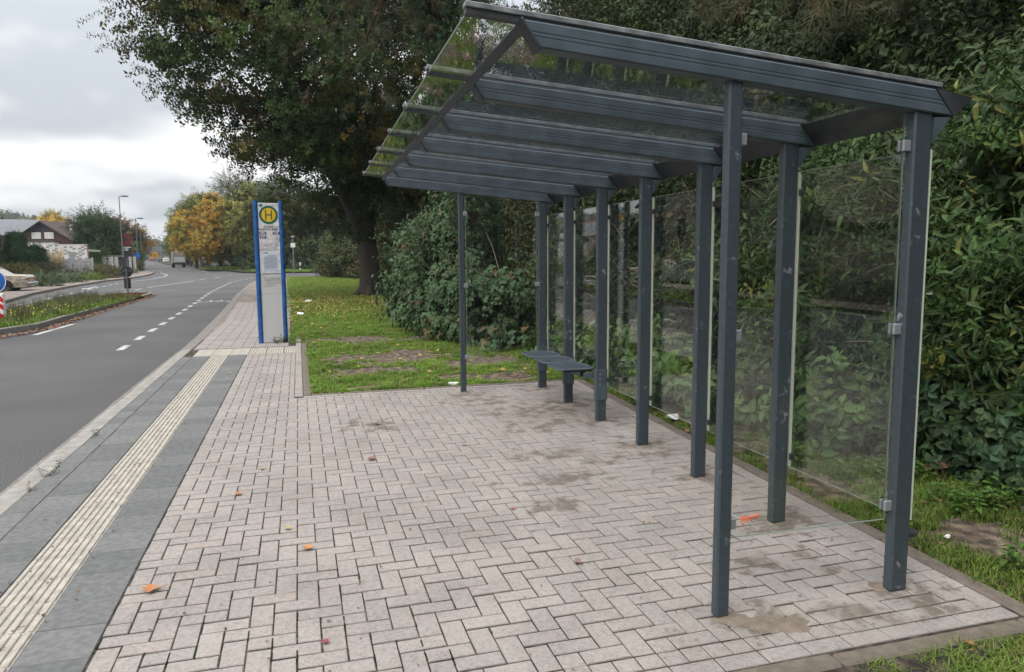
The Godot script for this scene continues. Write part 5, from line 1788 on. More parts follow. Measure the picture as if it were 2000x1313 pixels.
# stations along x: [x, y_sill, y_belt, y_roof, half width of the roof]
func car(called: String, label: String, at: Vector3, yaw: float, st: Array, hw: float, paint: Material, tail: Material) -> Node3D:
	var c := thing(called, label, "car", at, yaw)
	var mb := MB.new()
	var rings := []
	for s in st:
		var b: float = s[4]
		rings.append([Vector3(s[0], s[1], -hw * 0.94), Vector3(s[0], lerpf(s[1], s[2], 0.45), -hw), Vector3(s[0], s[2], -hw * 0.97), Vector3(s[0], s[3] - 0.04 * (s[3] - s[2]), -b), Vector3(s[0], s[3], -b * 0.8), Vector3(s[0], s[3], b * 0.8), Vector3(s[0], s[3] - 0.04 * (s[3] - s[2]), b), Vector3(s[0], s[2], hw * 0.97), Vector3(s[0], lerpf(s[1], s[2], 0.45), hw), Vector3(s[0], s[1], hw * 0.94)])
	for i in rings.size() - 1:
		var mid := Vector3((st[i][0] + st[i + 1][0]) / 2, 0.6, 0)
		for k in 10:
			var l := (k + 1) % 10
			mb.quad_out(rings[i][k], rings[i][l], rings[i + 1][l], rings[i + 1][k], mid)
	for e in [0, rings.size() - 1]:
		var m2 := Vector3(st[e][0] + (1.0 if e == 0 else -1.0), 0.6, 0)
		for k in range(1, 9): mb.tri_out(rings[e][0], rings[e][k], rings[e][k + 1], m2)
	obj("body", mb.mesh(), paint, c)
	return c

func glazing(c: Node3D, quads: Array, hw: float) -> void:
	for q in quads:
		for s in [-1, 1]:
			var mb := MB.new()
			var p := []
			for i in range(0, q.size(), 3): p.append(Vector3(q[i], q[i + 1], s * q[i + 2]))
			for i in range(1, p.size() - 1): mb.tri_out(p[0], p[i], p[i + 1], Vector3(p[0].x, p[0].y, 0))
			obj("side_window", mb.mesh(), M.window, c)

func vehicles() -> void:
	var cream := rough_mat(lin(0.50, 0.44, 0.34), 0.25, T.soft, 2.0)
	cream.clearcoat_enabled = true
	var tailred := mat(lin(0.3, 0.03, 0.02), 0.3)
	var chrome := mat(lin(0.5, 0.5, 0.5), 0.2, 0.9)
	var st := [[0.0, 0.42, 0.74, 0.80, 0.70], [0.08, 0.30, 0.84, 0.90, 0.74], [0.95, 0.24, 0.90, 0.95, 0.74], [1.55, 0.22, 0.92, 1.38, 0.60], [1.8, 0.22, 0.92, 1.42, 0.60], [2.7, 0.22, 0.90, 1.42, 0.60], [3.35, 0.22, 0.88, 0.94, 0.70], [4.4, 0.26, 0.80, 0.85, 0.70], [4.65, 0.38, 0.68, 0.74, 0.66]]
	var c := car("parked_car", "cream old saloon car parked nose-in beside the shrubs, its boot towards the road", Vector3(-13.5, -0.14, -43.9), PI + deg_to_rad(4), st, 0.86, cream, tailred)
	glazing(c, [[1.12, 0.93, 0.845, 1.55, 1.34, 0.63, 1.72, 1.34, 0.625, 1.72, 0.94, 0.845], [1.78, 0.94, 0.845, 1.78, 1.345, 0.625, 2.3, 1.345, 0.625, 2.3, 0.93, 0.845], [2.36, 0.93, 0.845, 2.36, 1.345, 0.625, 2.72, 1.345, 0.625, 3.2, 0.92, 0.83]], 0.86)
	var mb := MB.new()
	mb.quad(Vector3(1.0, 0.975, -0.66), Vector3(1.52, 1.365, -0.53), Vector3(1.52, 1.365, 0.53), Vector3(1.0, 0.975, 0.66))
	obj("rear_window", mb.mesh(), M.window, c)
	for s in [-1, 1]:
		mb = MB.new(); mb.bx(Vector3(0.03, 0.69, s * 0.64), Vector3(0.08, 0.14, 0.42), 0.01)
		obj("tail_light", mb.mesh(), tailred, c)
		mb = MB.new(); mb.bx(Vector3(0.3, 0.70, s * 0.857), Vector3(0.5, 0.03, 0.02), 0.004)
		obj("trim_strip", mb.mesh(), chrome, c)
		wheel(c, Vector3(0.98, 0.3, s * 0.74), 0.31, 0.2)
		wheel(c, Vector3(3.75, 0.3, s * 0.74), 0.31, 0.2)
		mb = MB.new()
		var arch := PackedVector2Array()
		for k in 13: arch.append(Vector2(0.98 + cos(PI * k / 12) * 0.38, 0.3 + sin(PI * k / 12) * 0.38))
		mb.slab(arch, Transform3D(Basis(), Vector3(0, 0, s * 0.862)), 0.004)
		obj("wheel_arch", mb.mesh(), M.black, c)
	mb = MB.new(); mb.bx(Vector3(-0.06, 0.47, 0), Vector3(0.12, 0.12, 1.72), 0.03)
	obj("bumper", mb.mesh(), chrome, c)
	mb = MB.new(); mb.bx(Vector3(-0.1, 0.47, 0), Vector3(0.05, 0.06, 1.74), 0.01)
	obj("bumper_strip", mb.mesh(), M.black, c)
	# estate car further along the pavement (seen in the glass of the shelter)
	var dark := rough_mat(lin(0.42, 0.43, 0.45), 0.2, T.soft, 2.0)
	dark.clearcoat_enabled = true
	st = [[0.0, 0.45, 0.8, 0.9, 0.7], [0.06, 0.3, 0.9, 1.1, 0.7], [0.5, 0.24, 0.95, 1.5, 0.62], [2.6, 0.24, 0.93, 1.54, 0.6], [3.4, 0.24, 0.92, 0.99, 0.7], [4.3, 0.28, 0.78, 0.86, 0.7], [4.55, 0.4, 0.66, 0.72, 0.64]]
	c = car("parked_car", "silver estate car parked on the drive left of the cream car", Vector3(-15.0, -0.2, -36.0), PI / 2, st, 0.88, dark, tailred)
	glazing(c, [[0.55, 0.97, 0.86, 0.72, 1.46, 0.645, 1.5, 1.48, 0.63, 1.5, 0.96, 0.86], [1.56, 0.96, 0.86, 1.56, 1.48, 0.63, 2.6, 1.48, 0.62, 3.2, 0.95, 0.84]], 0.88)
	for s in [-1, 1]:
		wheel(c, Vector3(0.85, 0.32, s * 0.76), 0.32, 0.2)
		wheel(c, Vector3(3.6, 0.32, s * 0.76), 0.32, 0.2)
		mb = MB.new(); mb.bx(Vector3(1.6, 1.56, s * 0.58), Vector3(1.8, 0.03, 0.03), 0.006)
		obj("roof_rail", mb.mesh(), chrome, c)
	# box lorry driving away
	var t := thing("box_lorry", "grey box lorry seen from behind, driving away on the road", "lorry", Vector3(-19.3, -0.15, -134.5), deg_to_rad(11))
	var grey := rough_mat(lin(0.40, 0.39, 0.38), 0.5, T.soft, 3.0)
	mb = MB.new(); mb.bx(Vector3(0, 1.75, -2.2), Vector3(2.0, 1.85, 4.4), 0.03); obj("cargo_box", mb.mesh(), grey, t)
	mb = MB.new(); mb.bx(Vector3(0, 1.32, 0.06), Vector3(1.72, 0.85, 0.09), 0.02); obj("tail_lift", mb.mesh(), mat(lin(0.47, 0.48, 0.48), 0.45), t)
	mb = MB.new(); mb.bx(Vector3(0, 2.0, 0.03), Vector3(1.9, 0.32, 0.03), 0.01); obj("rear_door", mb.mesh(), mat(lin(0.26, 0.22, 0.21), 0.5), t)
	mb = MB.new(); mb.bx(Vector3(0, 0.68, -2.4), Vector3(1.0, 0.25, 5.6), 0.03); obj("chassis", mb.mesh(), M.black, t)
	mb = MB.new(); mb.bx(Vector3(0, 0.72, -0.05), Vector3(1.9, 0.16, 0.12), 0.02); obj("bumper", mb.mesh(), M.black, t)
	mb = MB.new(); mb.bx(Vector3(0, 1.35, -5.3), Vector3(1.9, 1.7, 1.5), 0.12); obj("cab", mb.mesh(), grey, t)
	for s in [-1, 1]:
		mb = MB.new(); mb.bx(Vector3(s * 0.86, 0.78, 0.03), Vector3(0.2, 0.14, 0.06), 0.01); obj("tail_light", mb.mesh(), tailred, t)
		mb = MB.new(); mb.bx(Vector3(s * 0.93, 1.45, 0.05), Vector3(0.12, 0.3, 0.08), 0.01); obj("hinge", mb.mesh(), M.black, t)
		for zz in [-1.0, -4.9]:
			mb = MB.new()
			mb.tube(PackedVector3Array([Vector3(s * 0.66, 0.4, zz), Vector3(s * 0.98, 0.4, zz)]), PackedFloat32Array([0.4, 0.4]), 16)
			obj("wheel", mb.mesh(), M.rubber, t)
	# far cars near the bridge
	var shades := [["white car at the kerb far ahead, just before the bridge", 0.6, 0.6, 0.6, -40, -252], ["dark car driving under the far bridge", 0.05, 0.05, 0.06, -49.5, -300], ["silver car parked beyond the wheelie bin, far along the left pavement", 0.35, 0.36, 0.38, -20.6, -99.5], ["red car far ahead, left of the bridge opening", 0.3, 0.04, 0.03, -56, -320]]
	for s in shades:
		var pm := mat(lin(s[1], s[2], s[3]), 0.3)
		c = car("passenger_car", s[0], Vector3(s[4], -0.14, s[5]), PI / 2 + 0.2, [[0.0, 0.4, 0.8, 0.9, 0.7], [0.3, 0.25, 0.92, 1.4, 0.6], [2.2, 0.25, 0.92, 1.45, 0.6], [3.0, 0.25, 0.9, 0.95, 0.7], [4.2, 0.35, 0.7, 0.75, 0.66]], 0.86, pm, tailred)
		mb = MB.new(); mb.quad(Vector3(0.02, 0.95, -0.6), Vector3(0.28, 1.36, -0.55), Vector3(0.28, 1.36, 0.55), Vector3(0.02, 0.95, 0.6))
		obj("rear_window", mb.mesh(), M.window, c)
		for s2 in [-1, 1]:
			wheel(c, Vector3(0.8, 0.3, s2 * 0.75), 0.3, 0.2)
			wheel(c, Vector3(3.3, 0.3, s2 * 0.75), 0.3, 0.2)

# a house with its gable to local +z
func house(called: String, label: String, at: Vector3, yaw: float, w: float, d: float, eave: float, ridge: float, wall: Material, roof: Material, wins: Array, gable_m: Material = null) -> Node3D:
	var h := thing(called, label, "house", at, yaw)
	var mb := MB.new()
	mb.slab(v2([-w / 2, 0, w / 2, 0, w / 2, eave, 0, ridge, -w / 2, eave]), Transform3D(Basis(), Vector3(0, 0, -d)), d)
	obj("wall", mb.mesh(), wall, h)
	var over := 0.5
	var sl := Vector2(w / 2, eave - ridge)
	var n := Vector2(-sl.y, sl.x).normalized() * 0.06
	for s in [-1, 1]:
		mb = MB.new()
		var e := Vector2(0, ridge) + sl * (1.0 + over / sl.length())
		mb.slab(v2([0, ridge + 0.02, s * e.x, e.y + 0.02, s * (e.x + n.x), e.y + 0.2, 0, ridge + 0.22]), Transform3D(Basis(), Vector3(0, 0, -d - 0.4)), d + 0.9)
		var rf := obj("roof", mb.mesh(), roof, h)
		var cs := MB.new()
		for k in 14:
			var f := (k + 0.5) / 14.0
			var q := Vector2(0, ridge + 0.215) + Vector2(e.x, e.y - ridge) * f
			cs.bx(Vector3(s * q.x, q.y + 0.012, -d / 2), Vector3(0.05, 0.03, d + 0.85))
		obj("tile_course", cs.mesh(), roof, rf)
		cs = MB.new()
		cs.bar(Vector3(0, ridge + 0.1, 0.53), Vector3(s * e.x, e.y + 0.08, 0.53), 0.26, 0.04)
		obj("barge_board", cs.mesh(), mat(lin(0.06, 0.04, 0.035), 0.7), rf)
	if gable_m:
		mb = MB.new()
		var cut := lerpf(eave, ridge, 0.5)
		mb.slab(v2([-w * 0.23, cut, w * 0.23, cut, 0, ridge - 0.15]), Transform3D(Basis(), Vector3(0, 0, 0.003)), 0.05)
		obj("gable_cladding", mb.mesh(), gable_m, h)
	for q in wins:
		# [x, y, width, height, blind]
		var f := MB.new()
		f.bx(Vector3(q[0], q[1], 0.03), Vector3(q[2], q[3], 0.08), 0.01)
		var o := obj("window", f.mesh(), M.white if q.size() > 4 else mat(lin(0.25, 0.2, 0.16), 0.6), h)
		for s in [-1, 1]:
			var g := MB.new()
			g.bx(Vector3(q[0] + s * q[2] * 0.24, q[1], 0.065), Vector3(q[2] * 0.42, q[3] * 0.86, 0.03))
			obj("pane", g.mesh(), mat(lin(0.55, 0.55, 0.54), 0.5) if q.size() > 4 else M.window, o)
	return h

func opposite_side() -> void:
	var r := RandomNumberGenerator.new()
	r.seed = 61
	var brick := rough_mat(lin(0.19, 0.075, 0.045), 0.85, T.blotch, 2.0, T.grain, 0.6)
	var beige := rough_mat(lin(0.72, 0.64, 0.54), 0.85, T.blotch, 2.0, T.grain, 0.4)
	var tile_grey := rough_mat(lin(0.22, 0.15, 0.125), 0.7, T.blotch, 2.5, T.grain, 0.5)
	var slate := rough_mat(lin(0.52, 0.49, 0.43), 0.8, T.blotch, 1.6, T.grain, 0.4)
	var cladding := rough_mat(lin(0.03, 0.035, 0.045), 0.7, T.soft, 1.0)
	var h := house("brick_house", "red brick house with a grey gable and two shuttered attic windows beyond the shed roof", Vector3(-36.2, -0.2, -124.0), deg_to_rad(-16), 8.6, 12, 4.4, 7.1, brick, tile_grey, [[-0.95, 5.12, 1.35, 0.95, 1], [0.95, 5.12, 1.35, 0.95, 1], [-1.8, 1.6, 1.6, 1.3], [2.0, 1.6, 1.6, 1.3]], cladding)
	var mb := MB.new()
	mb.bx(Vector3(0.4, 3.65, 0.7), Vector3(4.0, 0.95, 1.3), 0.03)
	obj("balcony", mb.mesh(), M.white, h)
	mb = MB.new(); mb.bx(Vector3(0.4, 4.22, 0.75), Vector3(4.2, 0.16, 1.5), 0.02)
	obj("balcony_rail", mb.mesh(), mat(lin(0.05, 0.05, 0.06), 0.6), h)
	mb = MB.new(); mb.bx(Vector3(1.6, 7.0, -4), Vector3(0.6, 1.5, 0.6), 0.03)
	obj("chimney", mb.mesh(), tile_grey, h)
	for x in [[2.5, -3.0], [3.0, -5.0]]:
		mb = MB.new(); mb.bx(Vector3(x[0], 6.4, x[1]), Vector3(0.3, 0.9, 0.3), 0.02)
		obj("vent_pipe", mb.mesh(), M.white, h)
	house("long_house", "long house with a pale solar roof behind the conifers at the far left", Vector3(-43.5, -0.2, -146), deg_to_rad(107), 12, 28, 5.6, 8.2, beige, rough_mat(lin(0.20, 0.205, 0.23), 0.4, T.mild, 4.0), [[-2.0, 2.2, 1.4, 1.2], [2.0, 2.2, 1.4, 1.2]])
	house("tiled_house", "house with an orange tiled roof far behind the brick house", Vector3(-62, 1.5, -185), deg_to_rad(60), 9, 10, 5.5, 9.0, beige, rough_mat(lin(0.36, 0.16, 0.10), 0.8, T.blotch, 3.0), [[-2.0, 4.0, 1.2, 1.2], [2.0, 4.0, 1.2, 1.2]])
	# two houses left of the frame, mirrored in the shelter's glass
	house("beige_house", "pale brick house with two tall windows, mirrored in the shelter's rear glass", Vector3(-25.0, -0.1, -58.0), deg_to_rad(70), 11, 11, 6.2, 9.8, beige, tile_grey, [[-2.6, 4.4, 1.0, 2.4], [0.6, 4.4, 1.0, 2.4], [3.4, 4.4, 1.0, 2.4], [-2.6, 1.4, 1.2, 1.6], [3.0, 1.4, 1.2, 1.6]])
	house("slate_house", "slate-hung gable house opposite the stop, mirrored in the nearer panes", Vector3(-21.0, -0.1, -40.0), deg_to_rad(72), 9, 12, 3.6, 7.6, slate, tile_grey, [[-2.0, 2.2, 1.3, 1.4], [2.0, 2.2, 1.3, 1.4]])
	# garden shed with a lozenge-tiled roof
	var s := thing("garden_shed", "garden shed with a steep pale chequered tile roof behind the fence", "shed", Vector3(-19.0, -0.05, -71.0), deg_to_rad(16))
	mb = MB.new(); mb.bx(Vector3(0, 0.75, -0.4), Vector3(2.7, 1.5, 1.6), 0.02)
	obj("wall", mb.mesh(), rough_mat(lin(0.16, 0.10, 0.06), 0.85, T.blotch, 1.0), s)
	var face := Basis(Vector3.RIGHT, deg_to_rad(-38))
	var tone := [mat(lin(0.36, 0.35, 0.34), 0.7), mat(lin(0.12, 0.115, 0.115), 0.7), mat(lin(0.38, 0.36, 0.35), 0.7)]
	mb = MB.new(); mb.box(Transform3D(face, Vector3(0, 2.12, 0.28)), Vector3(3.0, 1.66, 0.06))
	var rf := obj("roof", mb.mesh(), tone[1], s)
	var tile := MB.new(); tile.bx(Vector3.ZERO, Vector3(0.205, 0.2, 0.03), 0.01)
	var tm := tile.mesh()
	for j in 9:
		for i in 14:
			var o := obj("roof_tile", tm, tone[0] if (i + j) % 2 == 0 else tone[1 + (r.randi() % 2)], rf)
			o.transform = Transform3D(face * Basis(Vector3.RIGHT, 0.12), Vector3(0, 2.12, 0.28) + face * Vector3(-1.38 + i * 0.212, -0.72 + j * 0.18, 0.045))
	mb = MB.new(); mb.bx(Vector3(0, 2.8, -0.25), Vector3(3.05, 0.09, 0.2), 0.02)
	obj("ridge", mb.mesh(), tone[2], s)
	mb = MB.new(); mb.bar(Vector3(1.53, 1.42, 0.85), Vector3(1.53, 2.82, -0.25), 0.12, 0.05)
	obj("barge_board", mb.mesh(), mat(lin(0.09, 0.045, 0.025), 0.7), s)
	mb = MB.new(); mb.slab(v2([0, 0, 0.9, 0, 0.9, 0.14, 0, 0.22]), Transform3D(Basis(), Vector3(1.65, 2.2, -2.4)), 1.6)
	obj("lean_to_roof", mb.mesh(), mat(lin(0.35, 0.35, 0.34), 0.7), s)
	# concrete fence: panels of planks between posts
	var fence := thing("concrete_fence", "pale concrete panel fence in front of the shed, seen over the shrubs", "fence", Vector3.ZERO)
	var line := v2([-18.8, -65.3, -16.9, -66.0, -15.85, -66.5])
	var pts := [Vector2(-18.9, -65.2), Vector2(-17.9, -65.6), Vector2(-16.9, -66.0), Vector2(-16.0, -66.4)]
	for i in 4:
		mb = MB.new(); mb.bx(Vector3(pts[i].x, 0.78, pts[i].y), Vector3(0.12, 1.7, 0.12), 0.02)
		obj("post", mb.mesh(), M.concrete, fence)
		if i < 3:
			for k in 6:
				mb = MB.new()
				var a: Vector2 = pts[i]; var b: Vector2 = pts[i + 1]
				mb.bar(Vector3(a.x, 0.13 + k * 0.255, a.y), Vector3(b.x, 0.13 + k * 0.255, b.y), 0.05, 0.245, 0.012)
				obj("plank", mb.mesh(), M.concrete, fence)
	# block walls with a dark gate
	var wall := thing("block_wall", "pale block wall piers either side of a dark gate, behind the lamp post", "wall", Vector3.ZERO)
	for q in [[-19.9, -87.6, 0.5], [-19.35, -87.7, 0.5], [-18.85, -87.8, 0.35], [-17.15, -88.3, 0.25], [-17.55, -88.15, 0.25]]:
		for k in 9:
			for e in 2:
				mb = MB.new()
				mb.bx(Vector3(q[0] + (e - 0.5) * q[2] * 0.5, 0.04 + k * 0.195, q[1]), Vector3(q[2] * 0.49, 0.185, 0.3), 0.012)
				obj("block", mb.mesh(), M.concrete, wall)
	mb = MB.new(); mb.bar(Vector3(-20.2, 1.78, -87.5), Vector3(-18.1, 1.78, -88.0), 0.34, 0.05, 0.01)
	obj("coping", mb.mesh(), M.concrete, wall)
	var gate := thing("garden_gate", "dark solid gate between the pale wall piers", "gate", Vector3(-18.15, -0.04, -88.0), deg_to_rad(15))
	mb = MB.new(); mb.bx(Vector3(0, 0.85, 0), Vector3(0.95, 1.6, 0.05), 0.01)
	obj("gate_leaf", mb.mesh(), mat(lin(0.035, 0.03, 0.045), 0.5), gate)
	mb = MB.new(); mb.bx(Vector3(0.3, 0.85, 0.03), Vector3(0.14, 1.5, 0.03), 0.01)
	obj("gate_panel", mb.mesh(), mat(lin(0.1, 0.09, 0.08), 0.6), gate)
	# advertising pylon: red head, dark foot
	var py := thing("sign_pylon", "tall advertising pylon with a dark red top and black lower half", "advertising sign", Vector3(-20.45, -0.05, -101.0), deg_to_rad(12))
	mb = MB.new(); mb.bx(Vector3(0, 2.15, 0), Vector3(0.98, 4.3, 0.3), 0.02); obj("body", mb.mesh(), mat(lin(0.022, 0.024, 0.035), 0.4), py)
	mb = MB.new(); mb.bx(Vector3(0, 3.88, 0.01), Vector3(1.0, 1.45, 0.31), 0.02); obj("red_panel", mb.mesh(), mat(lin(0.17, 0.012, 0.02), 0.4), py)
	strokes("logo", [[-0.4, 4.0, -0.1, 4.05, 0.05, 3.95, 0.4, 4.08], [0.05, 3.93, 0.2, 3.86, 0.42, 3.88]], 0.13, M.white, py, Vector3(0, 0, 0.168))
	var ad := MB.new()
	for q in [[-0.02, 2.92, 0.94, 0.12], [-0.12, 2.72, 0.7, 0.1], [-0.15, 2.55, 0.62, 0.09], [-0.33, 2.2, 0.16, 0.2]]: ad.bx(Vector3(q[0], q[1], 0.152), Vector3(q[2], q[3], 0.006))
	obj("white_text", ad.mesh(), M.white, py)
	mb = MB.new(); mb.bx(Vector3(0.62, 2.1, -0.1), Vector3(0.1, 4.2, 0.1), 0.01); obj("mast", mb.mesh(), mat(lin(0.3, 0.08, 0.09), 0.5), py)
	# signs and bins
	var blue := mat(lin(0.01, 0.13, 0.48), 0.4)
	var sg := pole_sign("cycle_path_sign", "round blue path sign on the second lamp post's line, left pavement", Vector3(-18.2, -0.05, -95.3), deg_to_rad(11), 2.2, M.zinc)
	var d := obj("sign_disc", disc(0.33, 0.02), blue, sg); d.position = Vector3(0, 1.88, 0.04)
	strokes("pictogram", [[-0.06, 0.16, -0.06, -0.12], [0.08, 0.1, 0.08, -0.16], [-0.16, -0.02, 0.16, -0.02]], 0.05, M.white, d, Vector3(0, 0, 0.022))
	sg = pole_sign("post_sign", "tapering grey sign seen edge-on on a pole among the pavement shrubs", Vector3(-15.75, -0.05, -60.0), deg_to_rad(20), 2.05, M.zinc)
	mb = MB.new(); mb.slab(v2([-0.26, 2.1, 0.26, 2.1, 0.1, 1.25, -0.1, 1.25]), Transform3D(Basis(), Vector3(0, 0, 0.04)), 0.03)
	obj("sign_plate", mb.mesh(), mat(lin(0.33, 0.36, 0.375), 0.4), sg)
	var bin := thing("wheelie_bin", "black wheelie bin on the far left pavement under the third lamp", "bin", Vector3(-23.4, -0.05, -122), deg_to_rad(10))
	mb = MB.new(); mb.slab(v2([-0.42, 0.1, 0.42, 0.1, 0.5, 1.25, -0.5, 1.25]), Transform3D(Basis(), Vector3(0, 0, -0.4)), 0.8); obj("body", mb.mesh(), M.black, bin)
	mb = MB.new(); mb.bx(Vector3(0, 1.3, 0), Vector3(1.08, 0.1, 0.9), 0.03); obj("lid", mb.mesh(), mat(lin(0.05, 0.035, 0.03), 0.6), bin)
	var mk := pole_sign("marker_post", "short yellow and white marker post before the second lamp", Vector3(-18.0, -0.05, -90.2), 0.0, 0.25, M.white)
	mb = MB.new(); mb.bx(Vector3(0, 0.45, 0), Vector3(0.14, 0.4, 0.1), 0.01); obj("yellow_cap", mb.mesh(), mat(lin(0.5, 0.33, 0.05), 0.5), mk)
	# lamps
	street_lamp("nearest and tallest street lamp, behind the block wall and gate", Vector3(-18.5, -0.05, -89.3), 8.3, 0.15)
	street_lamp("second street lamp, above the round blue sign", Vector3(-19.7, -0.05, -103.5), 6.6, 0.15)
	street_lamp("third street lamp, right of the second against the sky", Vector3(-22.4, -0.05, -120.5), 6.15, 0.15)
	street_lamp("small fourth street lamp half hidden behind the third", Vector3(-25.9, -0.05, -140.5), 5.7, 0.15)
	street_lamp("far twin-headed street lamp in front of the bridge", Vector3(-57.5, -0.1, -326), 6.4, 0.15, true)
	var orange := mat(lin(0.62, 0.30, 0.01), 0.5)
	var ys := pole_sign("town_sign", "yellow town sign beside the road left of the lorry", Vector3(-29.6, -0.04, -173), deg_to_rad(9), 1.7, M.zinc)
	mb = MB.new(); mb.bx(Vector3(0.0, 2.1, 0.04), Vector3(1.15, 1.15, 0.04), 0.01); obj("sign_plate", mb.mesh(), orange, ys)
	mb = MB.new()
	for q in [[0.0, 2.3, 0.6], [0.0, 2.12, 0.8], [0.0, 1.85, 0.5]]: mb.bx(Vector3(q[0], q[1], 0.062), Vector3(q[2], 0.08, 0.006))
	obj("lettering", mb.mesh(), M.black, ys)
	# junction island signs
	sg = pole_sign("speed_sign", "round no-entry style sign on a pole left on the junction island", Vector3(-11.9, -0.04, -104.5), deg_to_rad(8), 2.2, M.black)
	var wd := obj("sign_disc", disc(0.32, 0.02), M.white, sg); wd.position = Vector3(0, 2.1, 0.04)
	obj("red_rim", ring(0.23, 0.32, 0.004), mat(lin(0.4, 0.06, 0.06), 0.5), wd).position.z = 0.02
	mb = MB.new(); mb.bx(Vector3(0, 1.55, 0.05), Vector3(0.6, 0.3, 0.03), 0.01); obj("plate", mb.mesh(), M.white, sg)
	mb = MB.new(); mb.bx(Vector3(-0.05, 0.4, 0), Vector3(0.3, 0.95, 0.2), 0.02); obj("box", mb.mesh(), mat(lin(0.03, 0.04, 0.06), 0.5), sg)
	for q in [["black and white marker post beside the junction island's box", -11.1, -104.0], ["black and white marker post in the middle of the junction island", -9.5, -104.5], ["black and white marker post on the lawn edge right of the stop sign", 0.2, -84.5]]:
		var po := thing("delineator_post", q[0], "marker post", Vector3(q[1], -0.04, q[2]), 0.0, "black and white marker posts")
		for k in 3:
			mb = MB.new(); mb.tube(PackedVector3Array([Vector3(0, k * 0.33, 0), Vector3(0, k * 0.33 + 0.33, 0)]), PackedFloat32Array([0.075, 0.075]), 8)
			obj("post_band", mb.mesh(), M.black if k == 1 else M.white, po)
	sg = pole_sign("arrow_sign", "blue arrow sign over a red and white beacon on the junction island", Vector3(-7.9, -0.04, -104.3), deg_to_rad(-6), 1.2, M.zinc)
	d = obj("sign_disc", disc(0.36, 0.02), blue, sg); d.position = Vector3(0, 1.2, 0.04)
	strokes("arrow", [[-0.15, 0.15, 0.12, -0.12]], 0.08, M.white, d, Vector3(0, 0, 0.022))
	mb = MB.new(); mb.bx(Vector3(0, 0.45, 0.0), Vector3(0.36, 0.75, 0.08), 0.01); obj("beacon_body", mb.mesh(), M.white, sg)
	mb = MB.new(); mb.slab(v2([-0.18, 0.6, 0.18, 0.25, 0.18, 0.5, -0.18, 0.82]), Transform3D(Basis(), Vector3(0, 0, 0.042)), 0.004); obj("red_stripe", mb.mesh(), mat(lin(0.45, 0.03, 0.03), 0.5), sg)
	# posts on the lawn beyond the stop sign
	sg = pole_sign("grey_pole", "grey pole with a small white plate on the lawn right of the stop sign", Vector3(-0.42, -0.04, -72.0), deg_to_rad(4), 3.5, M.zinc)
	mb = MB.new(); mb.tube(PackedVector3Array([Vector3.ZERO, Vector3(0, 3.4, 0)]), PackedFloat32Array([0.07, 0.06]), 10); obj("pole_sleeve", mb.mesh(), M.zinc, sg)
	mb = MB.new(); mb.bx(Vector3(0, 2.7, 0.05), Vector3(0.42, 0.4, 0.04), 0.02); obj("plate", mb.mesh(), M.white, sg)
	mb = MB.new(); mb.bx(Vector3(0, 3.5, 0.02), Vector3(0.36, 0.16, 0.12), 0.04); obj("lamp", mb.mesh(), mat(lin(0.3, 0.25, 0.2), 0.5), sg)
	sg = pole_sign("street_name_sign", "street name sign across the top of two thin poles at the edge of the bushes", Vector3(2.45, -0.04, -88.3), deg_to_rad(4), 2.35, M.zinc)
	mb = MB.new(); mb.tube(PackedVector3Array([Vector3(0.38, 0, -1), Vector3(0.38, 2.3, -1)]), PackedFloat32Array([0.032, 0.032]), 8); obj("pole", mb.mesh(), M.zinc, sg)
	mb = MB.new(); mb.bx(Vector3(0.62, 2.42, 0), Vector3(1.3, 0.24, 0.03), 0.01); obj("name_plate", mb.mesh(), mat(lin(0.5, 0.5, 0.5), 0.5), sg)
	d = obj("small_disc", disc(0.11, 0.02, 20), M.white, sg); d.position = Vector3(0, 1.35, 0.03)
	obj("red_rim", ring(0.08, 0.11, 0.003, 20), mat(lin(0.4, 0.06, 0.06), 0.5), d).position.z = 0.02
	# railway bridge
	var br := thing("bridge", "grey road bridge crossing over the road in the distance", "bridge", Vector3(-88, 0, -466), deg_to_rad(10))
	mb = MB.new(); mb.bx(Vector3(0, 5.9, 0), Vector3(70, 2.6, 9), 0.05); obj("deck", mb.mesh(), rough_mat(lin(0.16, 0.18, 0.2), 0.7, T.soft, 8.0), br)
	mb = MB.new(); mb.bx(Vector3(0, 4.35, 0.5), Vector3(70, 0.6, 9.5), 0.05); obj("girder", mb.mesh(), mat(lin(0.05, 0.06, 0.06), 0.7), br)
	for x in [-22.0, 16.0]:
		mb = MB.new(); mb.bx(Vector3(x, 2.0, 0), Vector3(6, 4.4, 9), 0.05); obj("abutment", mb.mesh(), M.concrete, br)
	mb = MB.new()
	for k in 34: mb.bx(Vector3(-34 + k * 2.06, 7.0, 4.55), Vector3(0.12, 1.9, 0.1))
	obj("railing", mb.mesh(), mat(lin(0.2, 0.22, 0.24), 0.6), br)

